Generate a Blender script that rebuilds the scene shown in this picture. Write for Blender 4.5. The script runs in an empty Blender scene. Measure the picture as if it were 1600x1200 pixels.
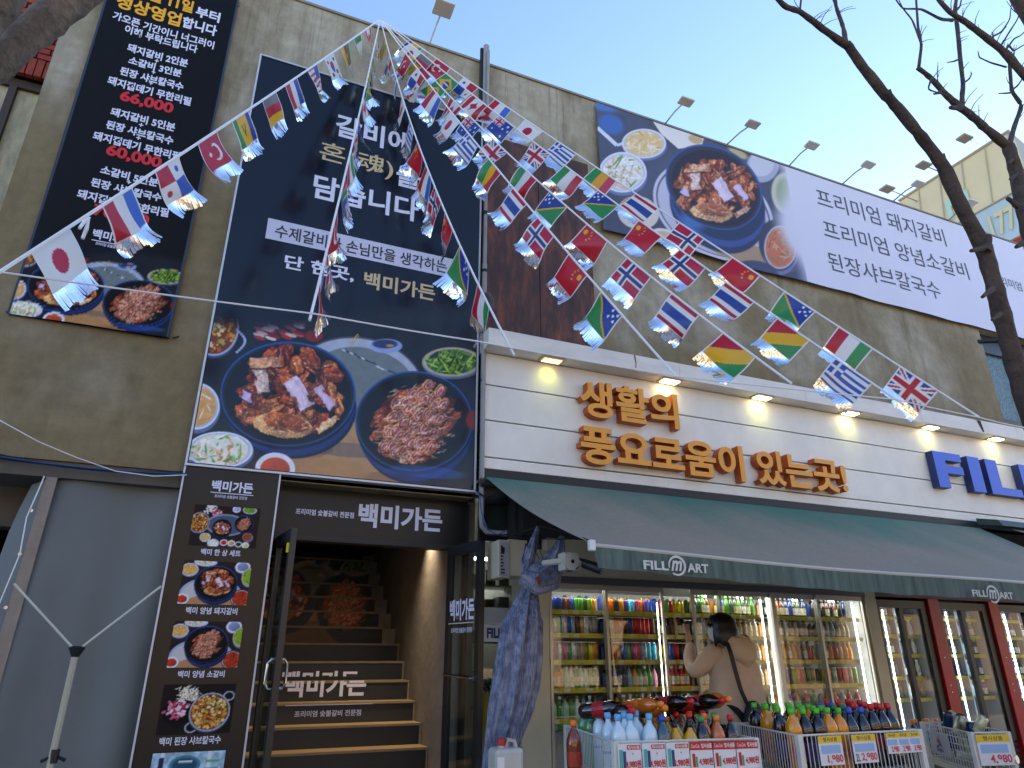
import bpy, bmesh, math, random
import numpy as np
from mathutils import Vector, Matrix
random.seed(7); rng = np.random.default_rng(7)
C = bpy.context.scene.collection
SC = bpy.context.scene
# ------------------------------------------------------------------ camera, sky, sun, exposure
F = 1067.0; PIT = math.radians(21.95); YAW = math.radians(23.07); HC = 1.28
cam = bpy.data.cameras.new('camera'); cam.sensor_width = 36; cam.lens = 36*F/1600
cam.clip_end = 2000; cam.clip_start = .05
co = bpy.data.objects.new('camera', cam); C.objects.link(co)
co.location = (0, 0, HC); co.rotation_euler = (math.pi/2+PIT, 0, -YAW)
SC.camera = co
SUN_EL, SUN_AZ = 19, 66          # azimuth from +y towards +x
w = bpy.data.worlds.new('World'); SC.world = w; w.use_nodes = True
nt = w.node_tree; bg = nt.nodes['Background']
sky = nt.nodes.new('ShaderNodeTexSky'); sky.sky_type = 'NISHITA'; sky.sun_disc = False
sky.sun_elevation = math.radians(SUN_EL); sky.sun_rotation = math.radians(SUN_AZ)
sky.air_density = 1.0; sky.dust_density = .1; sky.ozone_density = 5
nt.links.new(sky.outputs[0], bg.inputs[0]); bg.inputs[1].default_value = .15
sl = bpy.data.lights.new('sun', 'SUN'); sl.energy = 5; sl.angle = math.radians(.5); sl.color = (1, .86, .68)
so = bpy.data.objects.new('sun', sl); C.objects.link(so)
e, a_ = math.radians(SUN_EL), math.radians(SUN_AZ)
sd = Vector((math.sin(a_)*math.cos(e), math.cos(a_)*math.cos(e), math.sin(e)))
so.rotation_euler = sd.to_track_quat('Z', 'Y').to_euler(); so.location = (20, 10, 20)
SC.view_settings.view_transform = 'Standard'; SC.view_settings.look = 'None'
SC.view_settings.exposure = 1.82; SC.view_settings.gamma = 1; SC.view_settings.use_curve_mapping = False
SC.view_settings.use_white_balance = True; SC.view_settings.white_balance_temperature = 7700; SC.view_settings.white_balance_tint = 18
SC.cycles.max_bounces = 8; SC.cycles.transparent_max_bounces = 16
SC.cycles.caustics_reflective = False; SC.cycles.caustics_refractive = False

# ------------------------------------------------------------------ survey helpers: where a sight line meets a plane y = Y of the street
_f = np.array([math.sin(YAW)*math.cos(PIT), math.cos(YAW)*math.cos(PIT), math.sin(PIT)])
_r = np.array([math.cos(YAW), -math.sin(YAW), 0]); _u = np.cross(_r, _f)
def ray(x, y):
    d = _f*F+_r*(x-800)+_u*(600-y); return d/d[1]
def W(x, y, Y):
    r = ray(x, y); return Vector((r[0]*Y, Y, HC+r[2]*Y))
def proj(p):
    q = np.array([p[0], p[1], p[2]-HC]); z = q@_f
    return 800+F*(q@_r)/z, 600-F*(q@_u)/z

# ------------------------------------------------------------------ colours and materials
def lin(c):
    return c/12.92 if c <= .04045 else ((c+.055)/1.055)**2.4
def H(h):
    h = h.lstrip('#'); return tuple(lin(int(h[i:i+2], 16)/255) for i in (0, 2, 4))
def HS(h):
    h = h.lstrip('#'); return np.array([int(h[i:i+2], 16)/255 for i in (0, 2, 4)])
_mats = {}
def mat(name, col=(.5, .5, .5), rough=.6, metal=0, var=0, vscale=4, bump=0, bscale=60, emit=None, es=1, attr=None, spec=.5, trans=0, stretch=(1, 1, 1), coat=0):
    if name in _mats: return _mats[name]
    m = bpy.data.materials.new(name); m.use_nodes = True; t = m.node_tree; N = t.nodes; L = t.links
    b = N['Principled BSDF']
    if isinstance(col, str): col = H(col)
    b.inputs['Base Color'].default_value = (*col, 1); b.inputs['Roughness'].default_value = rough
    b.inputs['Metallic'].default_value = metal; b.inputs['Specular IOR Level'].default_value = spec
    b.inputs['Coat Weight'].default_value = coat; b.inputs['Coat Roughness'].default_value = .08
    b.inputs['Transmission Weight'].default_value = trans
    tc = N.new('ShaderNodeTexCoord'); mp = N.new('ShaderNodeMapping'); mp.inputs['Scale'].default_value = stretch
    L.new(tc.outputs['Object'], mp.inputs[0])
    src = None
    if attr:
        at = N.new('ShaderNodeAttribute'); at.attribute_name = attr; src = at.outputs['Color']
        L.new(src, b.inputs['Base Color'])
    if var:
        n = N.new('ShaderNodeTexNoise'); n.inputs['Scale'].default_value = vscale; n.inputs['Detail'].default_value = 6
        n.inputs['Roughness'].default_value = .65
        L.new(mp.outputs[0], n.inputs['Vector'])
        r = N.new('ShaderNodeMapRange'); r.inputs[1].default_value = .3; r.inputs[2].default_value = .7
        r.inputs[3].default_value = 1-var; r.inputs[4].default_value = 1+var*.6
        L.new(n.outputs[0], r.inputs[0])
        mx = N.new('ShaderNodeVectorMath'); mx.operation = 'SCALE'
        if src: L.new(src, mx.inputs[0])
        else: mx.inputs[0].default_value = col
        L.new(r.outputs[0], mx.inputs['Scale']); L.new(mx.outputs[0], b.inputs['Base Color'])
    if bump:
        n2 = N.new('ShaderNodeTexNoise'); n2.inputs['Scale'].default_value = bscale; n2.inputs['Detail'].default_value = 4
        L.new(mp.outputs[0], n2.inputs['Vector'])
        bp = N.new('ShaderNodeBump'); bp.inputs['Strength'].default_value = bump; bp.inputs['Distance'].default_value = .02
        L.new(n2.outputs[0], bp.inputs['Height']); L.new(bp.outputs[0], b.inputs['Normal'])
    if emit:
        if isinstance(emit, str): emit = H(emit)
        b.inputs['Emission Color'].default_value = (*emit, 1); b.inputs['Emission Strength'].default_value = es
    _mats[name] = m; return m
def glass_mat(name, tint=(.9, .95, .95), refl=1.0, rough=.0, base=.04):
    if name in _mats: return _mats[name]
    m = bpy.data.materials.new(name); m.use_nodes = True; t = m.node_tree; N = t.nodes; L = t.links
    N.remove(N['Principled BSDF']); o = N['Material Output']
    tr = N.new('ShaderNodeBsdfTransparent'); tr.inputs[0].default_value = (*tint, 1)
    gl = N.new('ShaderNodeBsdfGlossy'); gl.inputs['Roughness'].default_value = rough; gl.inputs[0].default_value = (refl, refl, refl, 1)
    fr = N.new('ShaderNodeFresnel'); fr.inputs[0].default_value = 1.5
    ad = N.new('ShaderNodeMath'); ad.operation = 'ADD'; ad.inputs[1].default_value = base; ad.use_clamp = True
    ge = N.new('ShaderNodeNewGeometry'); iv = N.new('ShaderNodeMath'); iv.operation = 'SUBTRACT'; iv.inputs[0].default_value = 1; L.new(ge.outputs['Backfacing'], iv.inputs[1])
    L.new(fr.outputs[0], ad.inputs[0]); mu = N.new('ShaderNodeMath'); mu.operation = 'MULTIPLY'; L.new(ad.outputs[0], mu.inputs[0]); L.new(iv.outputs[0], mu.inputs[1]); ad = mu
    mx = N.new('ShaderNodeMixShader'); L.new(ad.outputs[0], mx.inputs[0]); L.new(tr.outputs[0], mx.inputs[1]); L.new(gl.outputs[0], mx.inputs[2])
    L.new(mx.outputs[0], o.inputs[0]); _mats[name] = m; return m
def concrete_mat(name, c1, c2, c3, streak=1.0):
    m = bpy.data.materials.new(name); m.use_nodes = True; t = m.node_tree; N = t.nodes; L = t.links
    b = N['Principled BSDF']; b.inputs['Roughness'].default_value = .72; b.inputs['Specular IOR Level'].default_value = .4
    tc = N.new('ShaderNodeTexCoord')
    def noise(scale, st, detail=8, rough=.62, dist=0):
        mp = N.new('ShaderNodeMapping'); mp.inputs['Scale'].default_value = st
        L.new(tc.outputs['Object'], mp.inputs[0])
        n = N.new('ShaderNodeTexNoise'); n.inputs['Scale'].default_value = scale; n.inputs['Detail'].default_value = detail
        n.inputs['Roughness'].default_value = rough; n.inputs['Distortion'].default_value = dist
        L.new(mp.outputs[0], n.inputs['Vector']); return n.outputs[0]
    def ramp(s, a, b_):
        r = N.new('ShaderNodeMapRange'); r.inputs[1].default_value = a; r.inputs[2].default_value = b_; r.interpolation_type = 'SMOOTHSTEP'
        L.new(s, r.inputs[0]); return r.outputs[0]
    def mix(f, A, B):
        x = N.new('ShaderNodeMix'); x.data_type = 'RGBA'; L.new(f, x.inputs[0])
        for i, v in ((6, A), (7, B)):
            if isinstance(v, tuple): x.inputs[i].default_value = (*v, 1)
            else: L.new(v, x.inputs[i])
        return x.outputs[2]
    big = ramp(noise(.55, (1, 1, 1), 5, .55, .4), .38, .62)
    st = ramp(noise(1.3, (2.0, 1, .5), 8, .62), .40, .75)
    fine = ramp(noise(7, (1, 1, 1), 10, .7), .3, .72)
    # mix turns browner and darker lower down, greyer and paler towards the coping
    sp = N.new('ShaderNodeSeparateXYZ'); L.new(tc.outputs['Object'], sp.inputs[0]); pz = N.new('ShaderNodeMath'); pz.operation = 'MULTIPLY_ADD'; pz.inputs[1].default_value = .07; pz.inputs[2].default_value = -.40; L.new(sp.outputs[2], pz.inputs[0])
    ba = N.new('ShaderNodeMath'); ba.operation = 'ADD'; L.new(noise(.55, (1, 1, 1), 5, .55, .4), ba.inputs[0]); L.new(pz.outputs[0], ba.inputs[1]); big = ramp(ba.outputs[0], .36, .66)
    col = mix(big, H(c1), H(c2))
    col = mix(st, col, H(c3))
    # cast panels: faint squares about a metre across
    mp = N.new('ShaderNodeMapping'); mp.inputs['Rotation'].default_value = (math.pi/2, 0, 0); L.new(tc.outputs['Object'], mp.inputs[0])
    br = N.new('ShaderNodeTexBrick'); br.offset = .37; br.inputs['Scale'].default_value = 1; br.inputs['Brick Width'].default_value = .93
    br.inputs['Row Height'].default_value = .74; br.inputs['Mortar Size'].default_value = .003; br.inputs['Color1'].default_value = (.8, .8, .8, 1)
    br.inputs['Color2'].default_value = (1.08, 1.08, 1.08, 1); br.inputs['Mortar'].default_value = (.8, .8, .8, 1); br.inputs['Bias'].default_value = 0
    br.inputs['Mortar Smooth'].default_value = 1
    L.new(mp.outputs[0], br.inputs[0])
    mm = N.new('ShaderNodeMix'); mm.data_type = 'RGBA'; mm.blend_type = 'MULTIPLY'; mm.inputs[0].default_value = .28
    L.new(col, mm.inputs[6]); L.new(br.outputs[0], mm.inputs[7])
    sc = N.new('ShaderNodeMapRange'); sc.inputs[3].default_value = .82; sc.inputs[4].default_value = 1.14; L.new(fine, sc.inputs[0])
    vm = N.new('ShaderNodeVectorMath'); vm.operation = 'SCALE'; L.new(mm.outputs[2], vm.inputs[0]); L.new(sc.outputs[0], vm.inputs['Scale'])
    # drip stains from the coping
    sep = N.new('ShaderNodeSeparateXYZ'); L.new(tc.outputs['Object'], sep.inputs[0])
    dr = noise(3.2, (5.5, 1, .12), 6, .7)
    zr = N.new('ShaderNodeMapRange'); zr.inputs[1].default_value = 6.6; zr.inputs[2].default_value = 7.8; L.new(sep.outputs[2], zr.inputs[0])
    d2 = ramp(dr, .52, .7); mu = N.new('ShaderNodeMath'); mu.operation = 'MULTIPLY'; L.new(d2, mu.inputs[0]); L.new(zr.outputs[0], mu.inputs[1])
    m3 = N.new('ShaderNodeMath'); m3.operation = 'MULTIPLY'; m3.inputs[1].default_value = .7*streak; L.new(mu.outputs[0], m3.inputs[0])
    fin = mix(m3.outputs[0], vm.outputs[0], H('2e2a24'))
    L.new(fin, b.inputs['Base Color'])
    bp = N.new('ShaderNodeBump'); bp.inputs['Strength'].default_value = .35; bp.inputs['Distance'].default_value = .01
    L.new(noise(26, (1, 1, 1), 6), bp.inputs['Height']); L.new(bp.outputs[0], b.inputs['Normal'])
    _mats[name] = m; return m
PRINT = mat('banner_print', rough=.6, attr='print', spec=.15)
PRINTG = mat('glossy_print', rough=.15, attr='print', spec=.42)
PRINTD = mat('stair_print', rough=.5, attr='print')
FLAGM = mat('flag_print', rough=.28, attr='print', spec=.6)
def _flagtrans():
    t = FLAGM.node_tree; N = t.nodes; L = t.links; b = N['Principled BSDF']; o = N['Material Output']
    tl = N.new('ShaderNodeBsdfTranslucent'); at = [n for n in N if n.type == 'ATTRIBUTE'][0]; L.new(at.outputs['Color'], tl.inputs[0])
    mx = N.new('ShaderNodeMixShader'); mx.inputs[0].default_value = .35; L.new(b.outputs[0], mx.inputs[1]); L.new(tl.outputs[0], mx.inputs[2]); L.new(mx.outputs[0], o.inputs[0])
_flagtrans()
BLACK = mat('black_paint', '111315', .5); WHITE = mat('white_paint', 'dcdcd8', .5); CREAMM = mat('cream_metal', 'bdb59b', .45, var=.12, vscale=3)
TXTW = mat('white_lettering', 'd6d8ea', .5); TXTR = mat('red_lettering', 'd8161c', .5); TXTY = mat('yellow_lettering', 'f2ab14', .5)
TXTG = mat('gold_lettering', 'c9b187', .45); TXTD = mat('dark_lettering', '20222c', .5); STEEL = mat('steel', (.55, .55, .55), .25, 1)
ALU = mat('aluminium_frame', 'a8a8a2', .35, .7); GREYP = mat('grey_pipe', '8f8f8b', .5, var=.15, vscale=6); CABLE = mat('black_cable', '101114', .6)
WCORD = mat('white_cord', 'e6e6e6', .6); REDM = mat('red_paint', 'a81210', .4, var=.1); YEL = mat('yellow_price_strip', 'c9bd2e', .4, var=.35, vscale=22)
FOIL = mat('silver_foil', (.92, .94, .97), .12, 1, bump=.12, bscale=22)
CYAN = mat('cyan_lettering', '6fc3c6', .5)

# ------------------------------------------------------------------ mesh builder and the object tree
ORG = {}
class MB:
    def __init__(s): s.v = []; s.f = []; s.mi = []
    def add(s, vs, fs, mi=0):
        o = len(s.v); s.v += [tuple(v) for v in vs]; s.f += [tuple(i+o for i in f) for f in fs]; s.mi += [mi]*len(fs); return s
    def box(s, x0, x1, y0, y1, z0, z1, mi=0):
        v = [(x, y, z) for x in (x0, x1) for y in (y0, y1) for z in (z0, z1)]
        return s.add(v, [(0, 1, 3, 2), (4, 6, 7, 5), (0, 4, 5, 1), (2, 3, 7, 6), (0, 2, 6, 4), (1, 5, 7, 3)], mi)
    def hexa(s, b, t, mi=0):   # b, t: four bottom and four top corners, same order
        return s.add(list(b)+list(t), [(3, 2, 1, 0), (4, 5, 6, 7), (0, 1, 5, 4), (1, 2, 6, 5), (2, 3, 7, 6), (3, 0, 4, 7)], mi)
    def tube(s, pts, rad, n=8, cap=True, mi=0, noise=0):
        pts = [Vector(p) for p in pts]; k = len(pts)
        if not hasattr(rad, '__len__'): rad = [rad]*k
        vs = []; up = Vector((.13, .21, .97))
        for i, p in enumerate(pts):
            d = (pts[min(i+1, k-1)]-pts[max(i-1, 0)]).normalized()
            u = d.cross(up)
            if u.length < .1: u = d.cross(Vector((1, 0, 0)))
            u.normalize(); q = d.cross(u)
            for j in range(n):
                a = 2*math.pi*j/n; rr = rad[i]*(1+noise*(random.random()-.5)); vs.append(p+(u*math.cos(a)+q*math.sin(a))*rr)
        fs = [(i*n+j, i*n+(j+1) % n, (i+1)*n+(j+1) % n, (i+1)*n+j) for i in range(k-1) for j in range(n)]
        if cap: fs += [tuple(range(n-1, -1, -1)), tuple((k-1)*n+j for j in range(n))]
        return s.add(vs, fs, mi)
    def lathe(s, prof, n=12, c=(0, 0, 0), mi=0, axis='z'):
        vs = []
        for r, z in prof:
            for j in range(n):
                a = 2*math.pi*j/n
                if axis == 'z': vs.append((c[0]+r*math.cos(a), c[1]+r*math.sin(a), c[2]+z))
                elif axis == 'x': vs.append((c[0]+z, c[1]+r*math.cos(a), c[2]+r*math.sin(a)))
                else: vs.append((c[0]+r*math.cos(a), c[1]+z, c[2]+r*math.sin(a)))
        k = len(prof)
        fs = [(i*n+j, i*n+(j+1) % n, (i+1)*n+(j+1) % n, (i+1)*n+j) for i in range(k-1) for j in range(n)]
        fs += [tuple(range(n-1, -1, -1)), tuple((k-1)*n+j for j in range(n))]
        return s.add(vs, fs, mi)
    def mesh(s, name, off=(0, 0, 0), mats=(), smooth=False):
        me = bpy.data.meshes.new(name)
        me.from_pydata([(v[0]-off[0], v[1]-off[1], v[2]-off[2]) for v in s.v], [], s.f)
        for m in mats: me.materials.append(m)
        if len(mats) > 1: me.polygons.foreach_set('material_index', s.mi)
        if smooth: me.polygons.foreach_set('use_smooth', [True]*len(me.polygons))
        me.update(); return me
    def build(s, name, m, parent=None, smooth=False, fix=True, bevel=0):
        off = ORG[parent.name] if parent else (0, 0, 0)
        ms = m if isinstance(m, (list, tuple)) else [m]
        me = s.mesh(name, off, ms, smooth)
        if fix:
            bm = bmesh.new(); bm.from_mesh(me); bmesh.ops.recalc_face_normals(bm, faces=bm.faces); bm.to_mesh(me); bm.free()
        o = bpy.data.objects.new(name, me); C.objects.link(o); o.parent = parent; ORG[o.name] = tuple(off)
        if smooth:
            sm = o.modifiers.new('n', 'EDGE_SPLIT'); sm.split_angle = math.radians(42)
        if bevel:
            bv = o.modifiers.new('b', 'BEVEL'); bv.width = bevel; bv.segments = 2; bv.limit_method = 'ANGLE'
        return o
def tag(o, label=None, cat=None, group=None, kind=None):
    if label: o['label'] = label
    if cat: o['category'] = cat
    if group: o['group'] = group
    if kind: o['kind'] = kind
    return o
def root(name, loc, label, cat, group=None):
    o = bpy.data.objects.new(name, None); C.objects.link(o); o.location = loc; o.empty_display_size = .1
    ORG[o.name] = tuple(loc); return tag(o, label, cat, group)
def dup(o, loc, rot=(0, 0, 0), label=None, group=None, mats=None):
    r = o.copy(); C.objects.link(r); r.location = loc; r.rotation_euler = rot
    if label: r['label'] = label
    if group: r['group'] = group
    for ch in o.children:
        c = ch.copy(); C.objects.link(c); c.parent = r
        for g in ch.children:
            d = g.copy(); C.objects.link(d); d.parent = c
    return r
# ---- lettering
_gl = {}
def glyphs(body, bold=0.0, ext=0.0, res=6):
    k = (body, bold, ext, res)
    if k in _gl: return _gl[k]
    c = bpy.data.curves.new('lettering', 'FONT'); c.body = body; c.offset = bold; c.extrude = ext; c.resolution_u = res
    o = bpy.data.objects.new('lettering', c); C.objects.link(o); bpy.context.view_layer.update()
    dg = bpy.context.evaluated_depsgraph_get(); me = o.evaluated_get(dg).to_mesh()
    vs = [tuple(v.co) for v in me.vertices]; fs = [tuple(p.vertices) for p in me.polygons]
    o.to_mesh_clear(); bpy.data.objects.remove(o); bpy.data.curves.remove(c)
    _gl[k] = (vs, fs); return vs, fs
def text(body, x0, x1, zc, h, Y, m, parent, bold=.0, ext=0, name='lettering', fn=None):
    """letters fitted to x0..x1 and height h on the plane y=Y; fn maps (u, v, d) to the world when given"""
    vs, fs = glyphs(body, bold, ext)
    xs = [v[0] for v in vs]; zs = [v[1] for v in vs]
    a0, a1, b0, b1 = min(xs), max(xs), min(zs), max(zs)
    sx = (x1-x0)/(a1-a0); sz = h/(b1-b0)
    mb = MB()
    if fn: P = [fn(x0+(v[0]-a0)*sx, (v[1]-b0)*sz+zc-h/2, v[2]) for v in vs]
    else: P = [(x0+(v[0]-a0)*sx, Y-v[2], zc-h/2+(v[1]-b0)*sz) for v in vs]
    mb.add(P, fs); return mb.build(name, m, parent, fix=False)
def ptext(body, l, r, hp, Y, m, parent, bold=.02, ext=0, name='lettering', fn=None):
    A, B = W(*l, Y), W(*r, Y); cx, cy = (l[0]+r[0])/2, (l[1]+r[1])/2
    h = W(cx, cy-hp/2, Y).z-W(cx, cy+hp/2, Y).z
    return text(body, A.x, B.x, (A.z+B.z)/2, h, Y, m, parent, bold, ext, name, fn)
# ---- coloured print: one colour per grid point, row 0 at the top
def grid(name, P, img, m, parent=None):
    h, wd = img.shape[:2]
    off = np.array(ORG[parent.name] if parent else (0, 0, 0), float)
    me = bpy.data.meshes.new(name)
    vs = (P.reshape(-1, 3)-off).astype(np.float32)
    idx = np.arange(h*wd).reshape(h, wd)
    q = np.stack([idx[1:, :-1], idx[1:, 1:], idx[:-1, 1:], idx[:-1, :-1]], -1).reshape(-1, 4)
    me.vertices.add(len(vs)); me.vertices.foreach_set('co', vs.ravel())
    me.loops.add(q.size); me.loops.foreach_set('vertex_index', q.ravel().astype(np.int32))
    me.polygons.add(len(q)); me.polygons.foreach_set('loop_start', np.arange(0, q.size, 4, dtype=np.int32))
    me.polygons.foreach_set('use_smooth', np.ones(len(q), bool))
    me.update(calc_edges=True)
    ca = me.color_attributes.new('print', 'FLOAT_COLOR', 'POINT')
    im = np.clip(img.reshape(-1, 3), 0, 1); im = np.where(im <= .04045, im/12.92, ((im+.055)/1.055)**2.4)
    ca.data.foreach_set('color', np.concatenate([im, np.ones((len(im), 1))], 1).astype(np.float32).ravel())
    me.materials.append(m); me.validate()
    o = bpy.data.objects.new(name, me); C.objects.link(o); o.parent = parent; ORG[o.name] = tuple(off); return o
def flat(x0, x1, z0, z1, Y, h, wd):
    X, Z = np.meshgrid(np.linspace(x0, x1, wd), np.linspace(z1, z0, h)); return np.stack([X, np.full_like(X, Y), Z], -1)
# ---- numpy painter
def sample(a, x, y):
    h, wd = a.shape[:2]; x = np.clip(x, 0, wd-1.001); y = np.clip(y, 0, h-1.001); xi = x.astype(int); yi = y.astype(int)
    fx = (x-xi)[..., None]; fy = (y-yi)[..., None]
    return (a[yi, xi]*(1-fx)+a[yi, xi+1]*fx)*(1-fy)+(a[yi+1, xi]*(1-fx)+a[yi+1, xi+1]*fx)*fy
def vnoise(h, wd, cells, seed=0, oct=4):
    r = np.random.default_rng(seed); out = np.zeros((h, wd)); amp = 1; tot = 0
    for o in range(oct):
        ch = max(2, int(cells*2**o*h/wd)+2); cw = int(cells*2**o)+2; g = r.random((ch, cw))
        yy = np.linspace(0, ch-1.001, h); xx = np.linspace(0, cw-1.001, wd); yi = yy.astype(int); xi = xx.astype(int)
        fy = (yy-yi)[:, None]; fx = (xx-xi)[None, :]; fy = fy*fy*(3-2*fy); fx = fx*fx*(3-2*fx)
        A = g[yi][:, xi]; B = g[yi][:, xi+1]; Cc = g[yi+1][:, xi]; D = g[yi+1][:, xi+1]
        out += amp*((A*(1-fx)+B*fx)*(1-fy)+(Cc*(1-fx)+D*fx)*fy); tot += amp; amp *= .55
    return out/tot
class Cv:
    def __init__(s, wd, h, W_, H_, bg='101318'):
        s.wd, s.h = wd, h; s.a = np.ones((h, wd, 3))*HS(bg); s.k = wd/W_
        s.X, s.Y = np.meshgrid((np.arange(wd)+.5)/wd*W_, (np.arange(h)+.5)/h*H_)
        s.px = W_/wd; s.n1 = vnoise(h, wd, 60, 3); s.n2 = vnoise(h, wd, 14, 5)
    def win(s, x0, x1, y0, y1):
        i0 = max(0, int(y0/s.px)-1); i1 = min(s.h, int(y1/s.px)+2); j0 = max(0, int(x0/s.px)-1); j1 = min(s.wd, int(x1/s.px)+2)
        return (slice(i0, i1), slice(j0, j1)) if i1 > i0 and j1 > j0 else None
    def blend(s, w_, m, col):
        m = m[..., None]; s.a[w_] = s.a[w_]*(1-m)+col*m
    def ell(s, cx, cy, rx, ry, col, rot=0, soft=1.2, al=1, clip=None, grad=None):
        R = max(rx, ry)*1.1+2; w_ = s.win(cx-R, cx+R, cy-R, cy+R)
        if w_ is None: return
        x = s.X[w_]-cx; y = s.Y[w_]-cy; c, n = math.cos(rot), math.sin(rot); u = (x*c+y*n)/rx; v = (-x*n+y*c)/ry
        d = np.sqrt(u*u+v*v); m = np.clip((1-d)*min(rx, ry)/(s.px*soft)+.5, 0, 1)*al
        if clip is not None: m = m*clip[w_]
        c_ = HS(col) if isinstance(col, str) else np.asarray(col)
        if grad is not None: c_ = c_*(1+grad*(-(u+v)*.5))[..., None]
        s.blend(w_, m, c_)
    def mask(s, cx, cy, rx, ry):
        d = np.sqrt(((s.X-cx)/rx)**2+((s.Y-cy)/ry)**2); return np.clip((1-d)*min(rx, ry)/s.px+.5, 0, 1)
    def poly(s, pts, col, al=1):
        p = np.array(pts, float); w_ = s.win(p[:, 0].min(), p[:, 0].max(), p[:, 1].min(), p[:, 1].max())
        if w_ is None: return
        x, y = s.X[w_], s.Y[w_]; ins = np.zeros(x.shape, bool)
        for i in range(len(p)):
            x1, y1 = p[i]; x2, y2 = p[i-1]
            c_ = ((y1 > y) != (y2 > y)) & (x < (x2-x1)*(y-y1)/((y2-y1) or 1e-9)+x1); ins ^= c_
        s.blend(w_, ins*float(al), HS(col) if isinstance(col, str) else np.asarray(col))
    def line(s, x0, y0, x1, y1, wd, col, al=1):
        L = math.hypot(x1-x0, y1-y0); s.rrect((x0+x1)/2, (y0+y1)/2, L/2, wd/2, math.atan2(y1-y0, x1-x0), col, al)
    def rrect(s, cx, cy, hx, hy, rot, col, al=1, clip=None, tex=0):
        R = math.hypot(hx, hy)+2; w_ = s.win(cx-R, cx+R, cy-R, cy+R)
        if w_ is None: return
        x = s.X[w_]-cx; y = s.Y[w_]-cy; c, n = math.cos(rot), math.sin(rot); u = np.abs(x*c+y*n)-hx; v = np.abs(-x*n+y*c)-hy
        m = np.clip(-np.maximum(u, v)/s.px+.5, 0, 1)*al
        if clip is not None: m = m*clip[w_]
        c_ = HS(col) if isinstance(col, str) else np.asarray(col)
        if tex: c_ = c_*(1+tex*(s.n1[w_]-.5))[..., None]
        s.blend(w_, m, c_)
def meat_pork(cv, cx, cy, R, seed=1, dim=1):
    """marinated pork ribs in a pot of half-width R: slabs of meat with pale bones"""
    r = random.Random(seed); S = R/335
    cl = cv.mask(cx, cy, 305*S, 240*S)
    for k in range(95):
        a = r.random()*6.28; q = r.random()**.6; x = cx+math.cos(a)*q*262*S-4*S; y = cy+math.sin(a)*q*200*S
        base = r.choice(['9a3c1a', 'b44e26', '7c2a12', 'c4602f', 'a84a22', 'd07840', '6c200f'])
        rot = r.random()*3.14; rx = (30+r.random()*42)*S; ry = (16+r.random()*24)*S
        cv.ell(x+4*S, y+6*S, rx*1.04, ry*1.08, '2c0d07', rot, 3, .75, cl)
        cv.ell(x, y, rx, ry, base, rot, 1.6, 1, cl, .55)
        for j in range(4):
            o = (r.random()-.5)*ry*1.3; L = rx*(.3+.5*r.random()); c, n = math.cos(rot), math.sin(rot)
            cv.ell(x-n*o+(r.random()-.5)*rx*.6, y+c*o, L, 2.4*S+1, r.choice(['e0905a', 'd97d48', 'f0b088', '5a170a', '6d2110']), rot, 1.5, .75, cl)
        if r.random() < .5: cv.ell(x-rx*.3, y-ry*.3, rx*.16, ry*.12, 'ffe2cf', rot, 1.2, .8, cl)
    # fatty chop at the bottom
    cv.ell(cx-25*S, cy+165*S, 150*S, 62*S, 'e0a266', .12, 2, 1, cl, .25); cv.ell(cx-10*S, cy+150*S, 118*S, 44*S, 'a5502c', .2, 3, 1, cl, .3)
    for k in range(16): cv.ell(cx+(-120+r.random()*220)*S, cy+(125+r.random()*70)*S, (14+r.random()*26)*S, 3.5*S, r.choice(['edbf8c', 'd08d55', '7c2e16', '8e3a1c']), (r.random()-.5)*1.6, 1.4, .8, cl)
    for (bx, by, hx, hy, ro) in [(-135, -60, 36, 62, -.12), (55, 5, 40, 84, -.55), (-110, -150, 82, 26, -.05), (185, 25, 24, 66, -.62), (-205, 20, 34, 22, .5), (200, 160, 62, 18, -.6)]:
        col = ['d8b6a8', 'dcc3d6', 'cf8e66', 'c9aecb', 'c9aed6', 'd9a27a'][[-135, 55, -110, 185, -205, 200].index(bx)]
        cv.rrect(cx+(bx+5)*S, cy+(by+8)*S, hx*S*1.1, hy*S*1.1, ro, '41160c', .7, cl)
        cv.rrect(cx+bx*S, cy+by*S, hx*S, hy*S, ro, col, 1, cl, .35)
        cv.rrect(cx+(bx-hx*.2)*S, cy+by*S, hx*S*.5, hy*S*.85, ro, tuple(np.minimum(1, HS(col)*1.14)), .7, cl)
        for q_ in range(2): cv.ell(cx+bx*S+math.cos(ro+1.57)*hy*S*random.uniform(-.9, .9)+math.cos(ro)*hx*S*random.choice((-1, 1)), cy+by*S+math.sin(ro+1.57)*hy*S*random.uniform(-.9, .9)+math.sin(ro)*hx*S*random.choice((-1, 1)), 22*S, 9*S, random.choice(['8a3416', 'b5552a', '70240f']), ro+random.uniform(1, 2), 2, 1, cl)
    organic(cv, cx, cy, 312*S, 246*S, S, seed*7)
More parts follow.
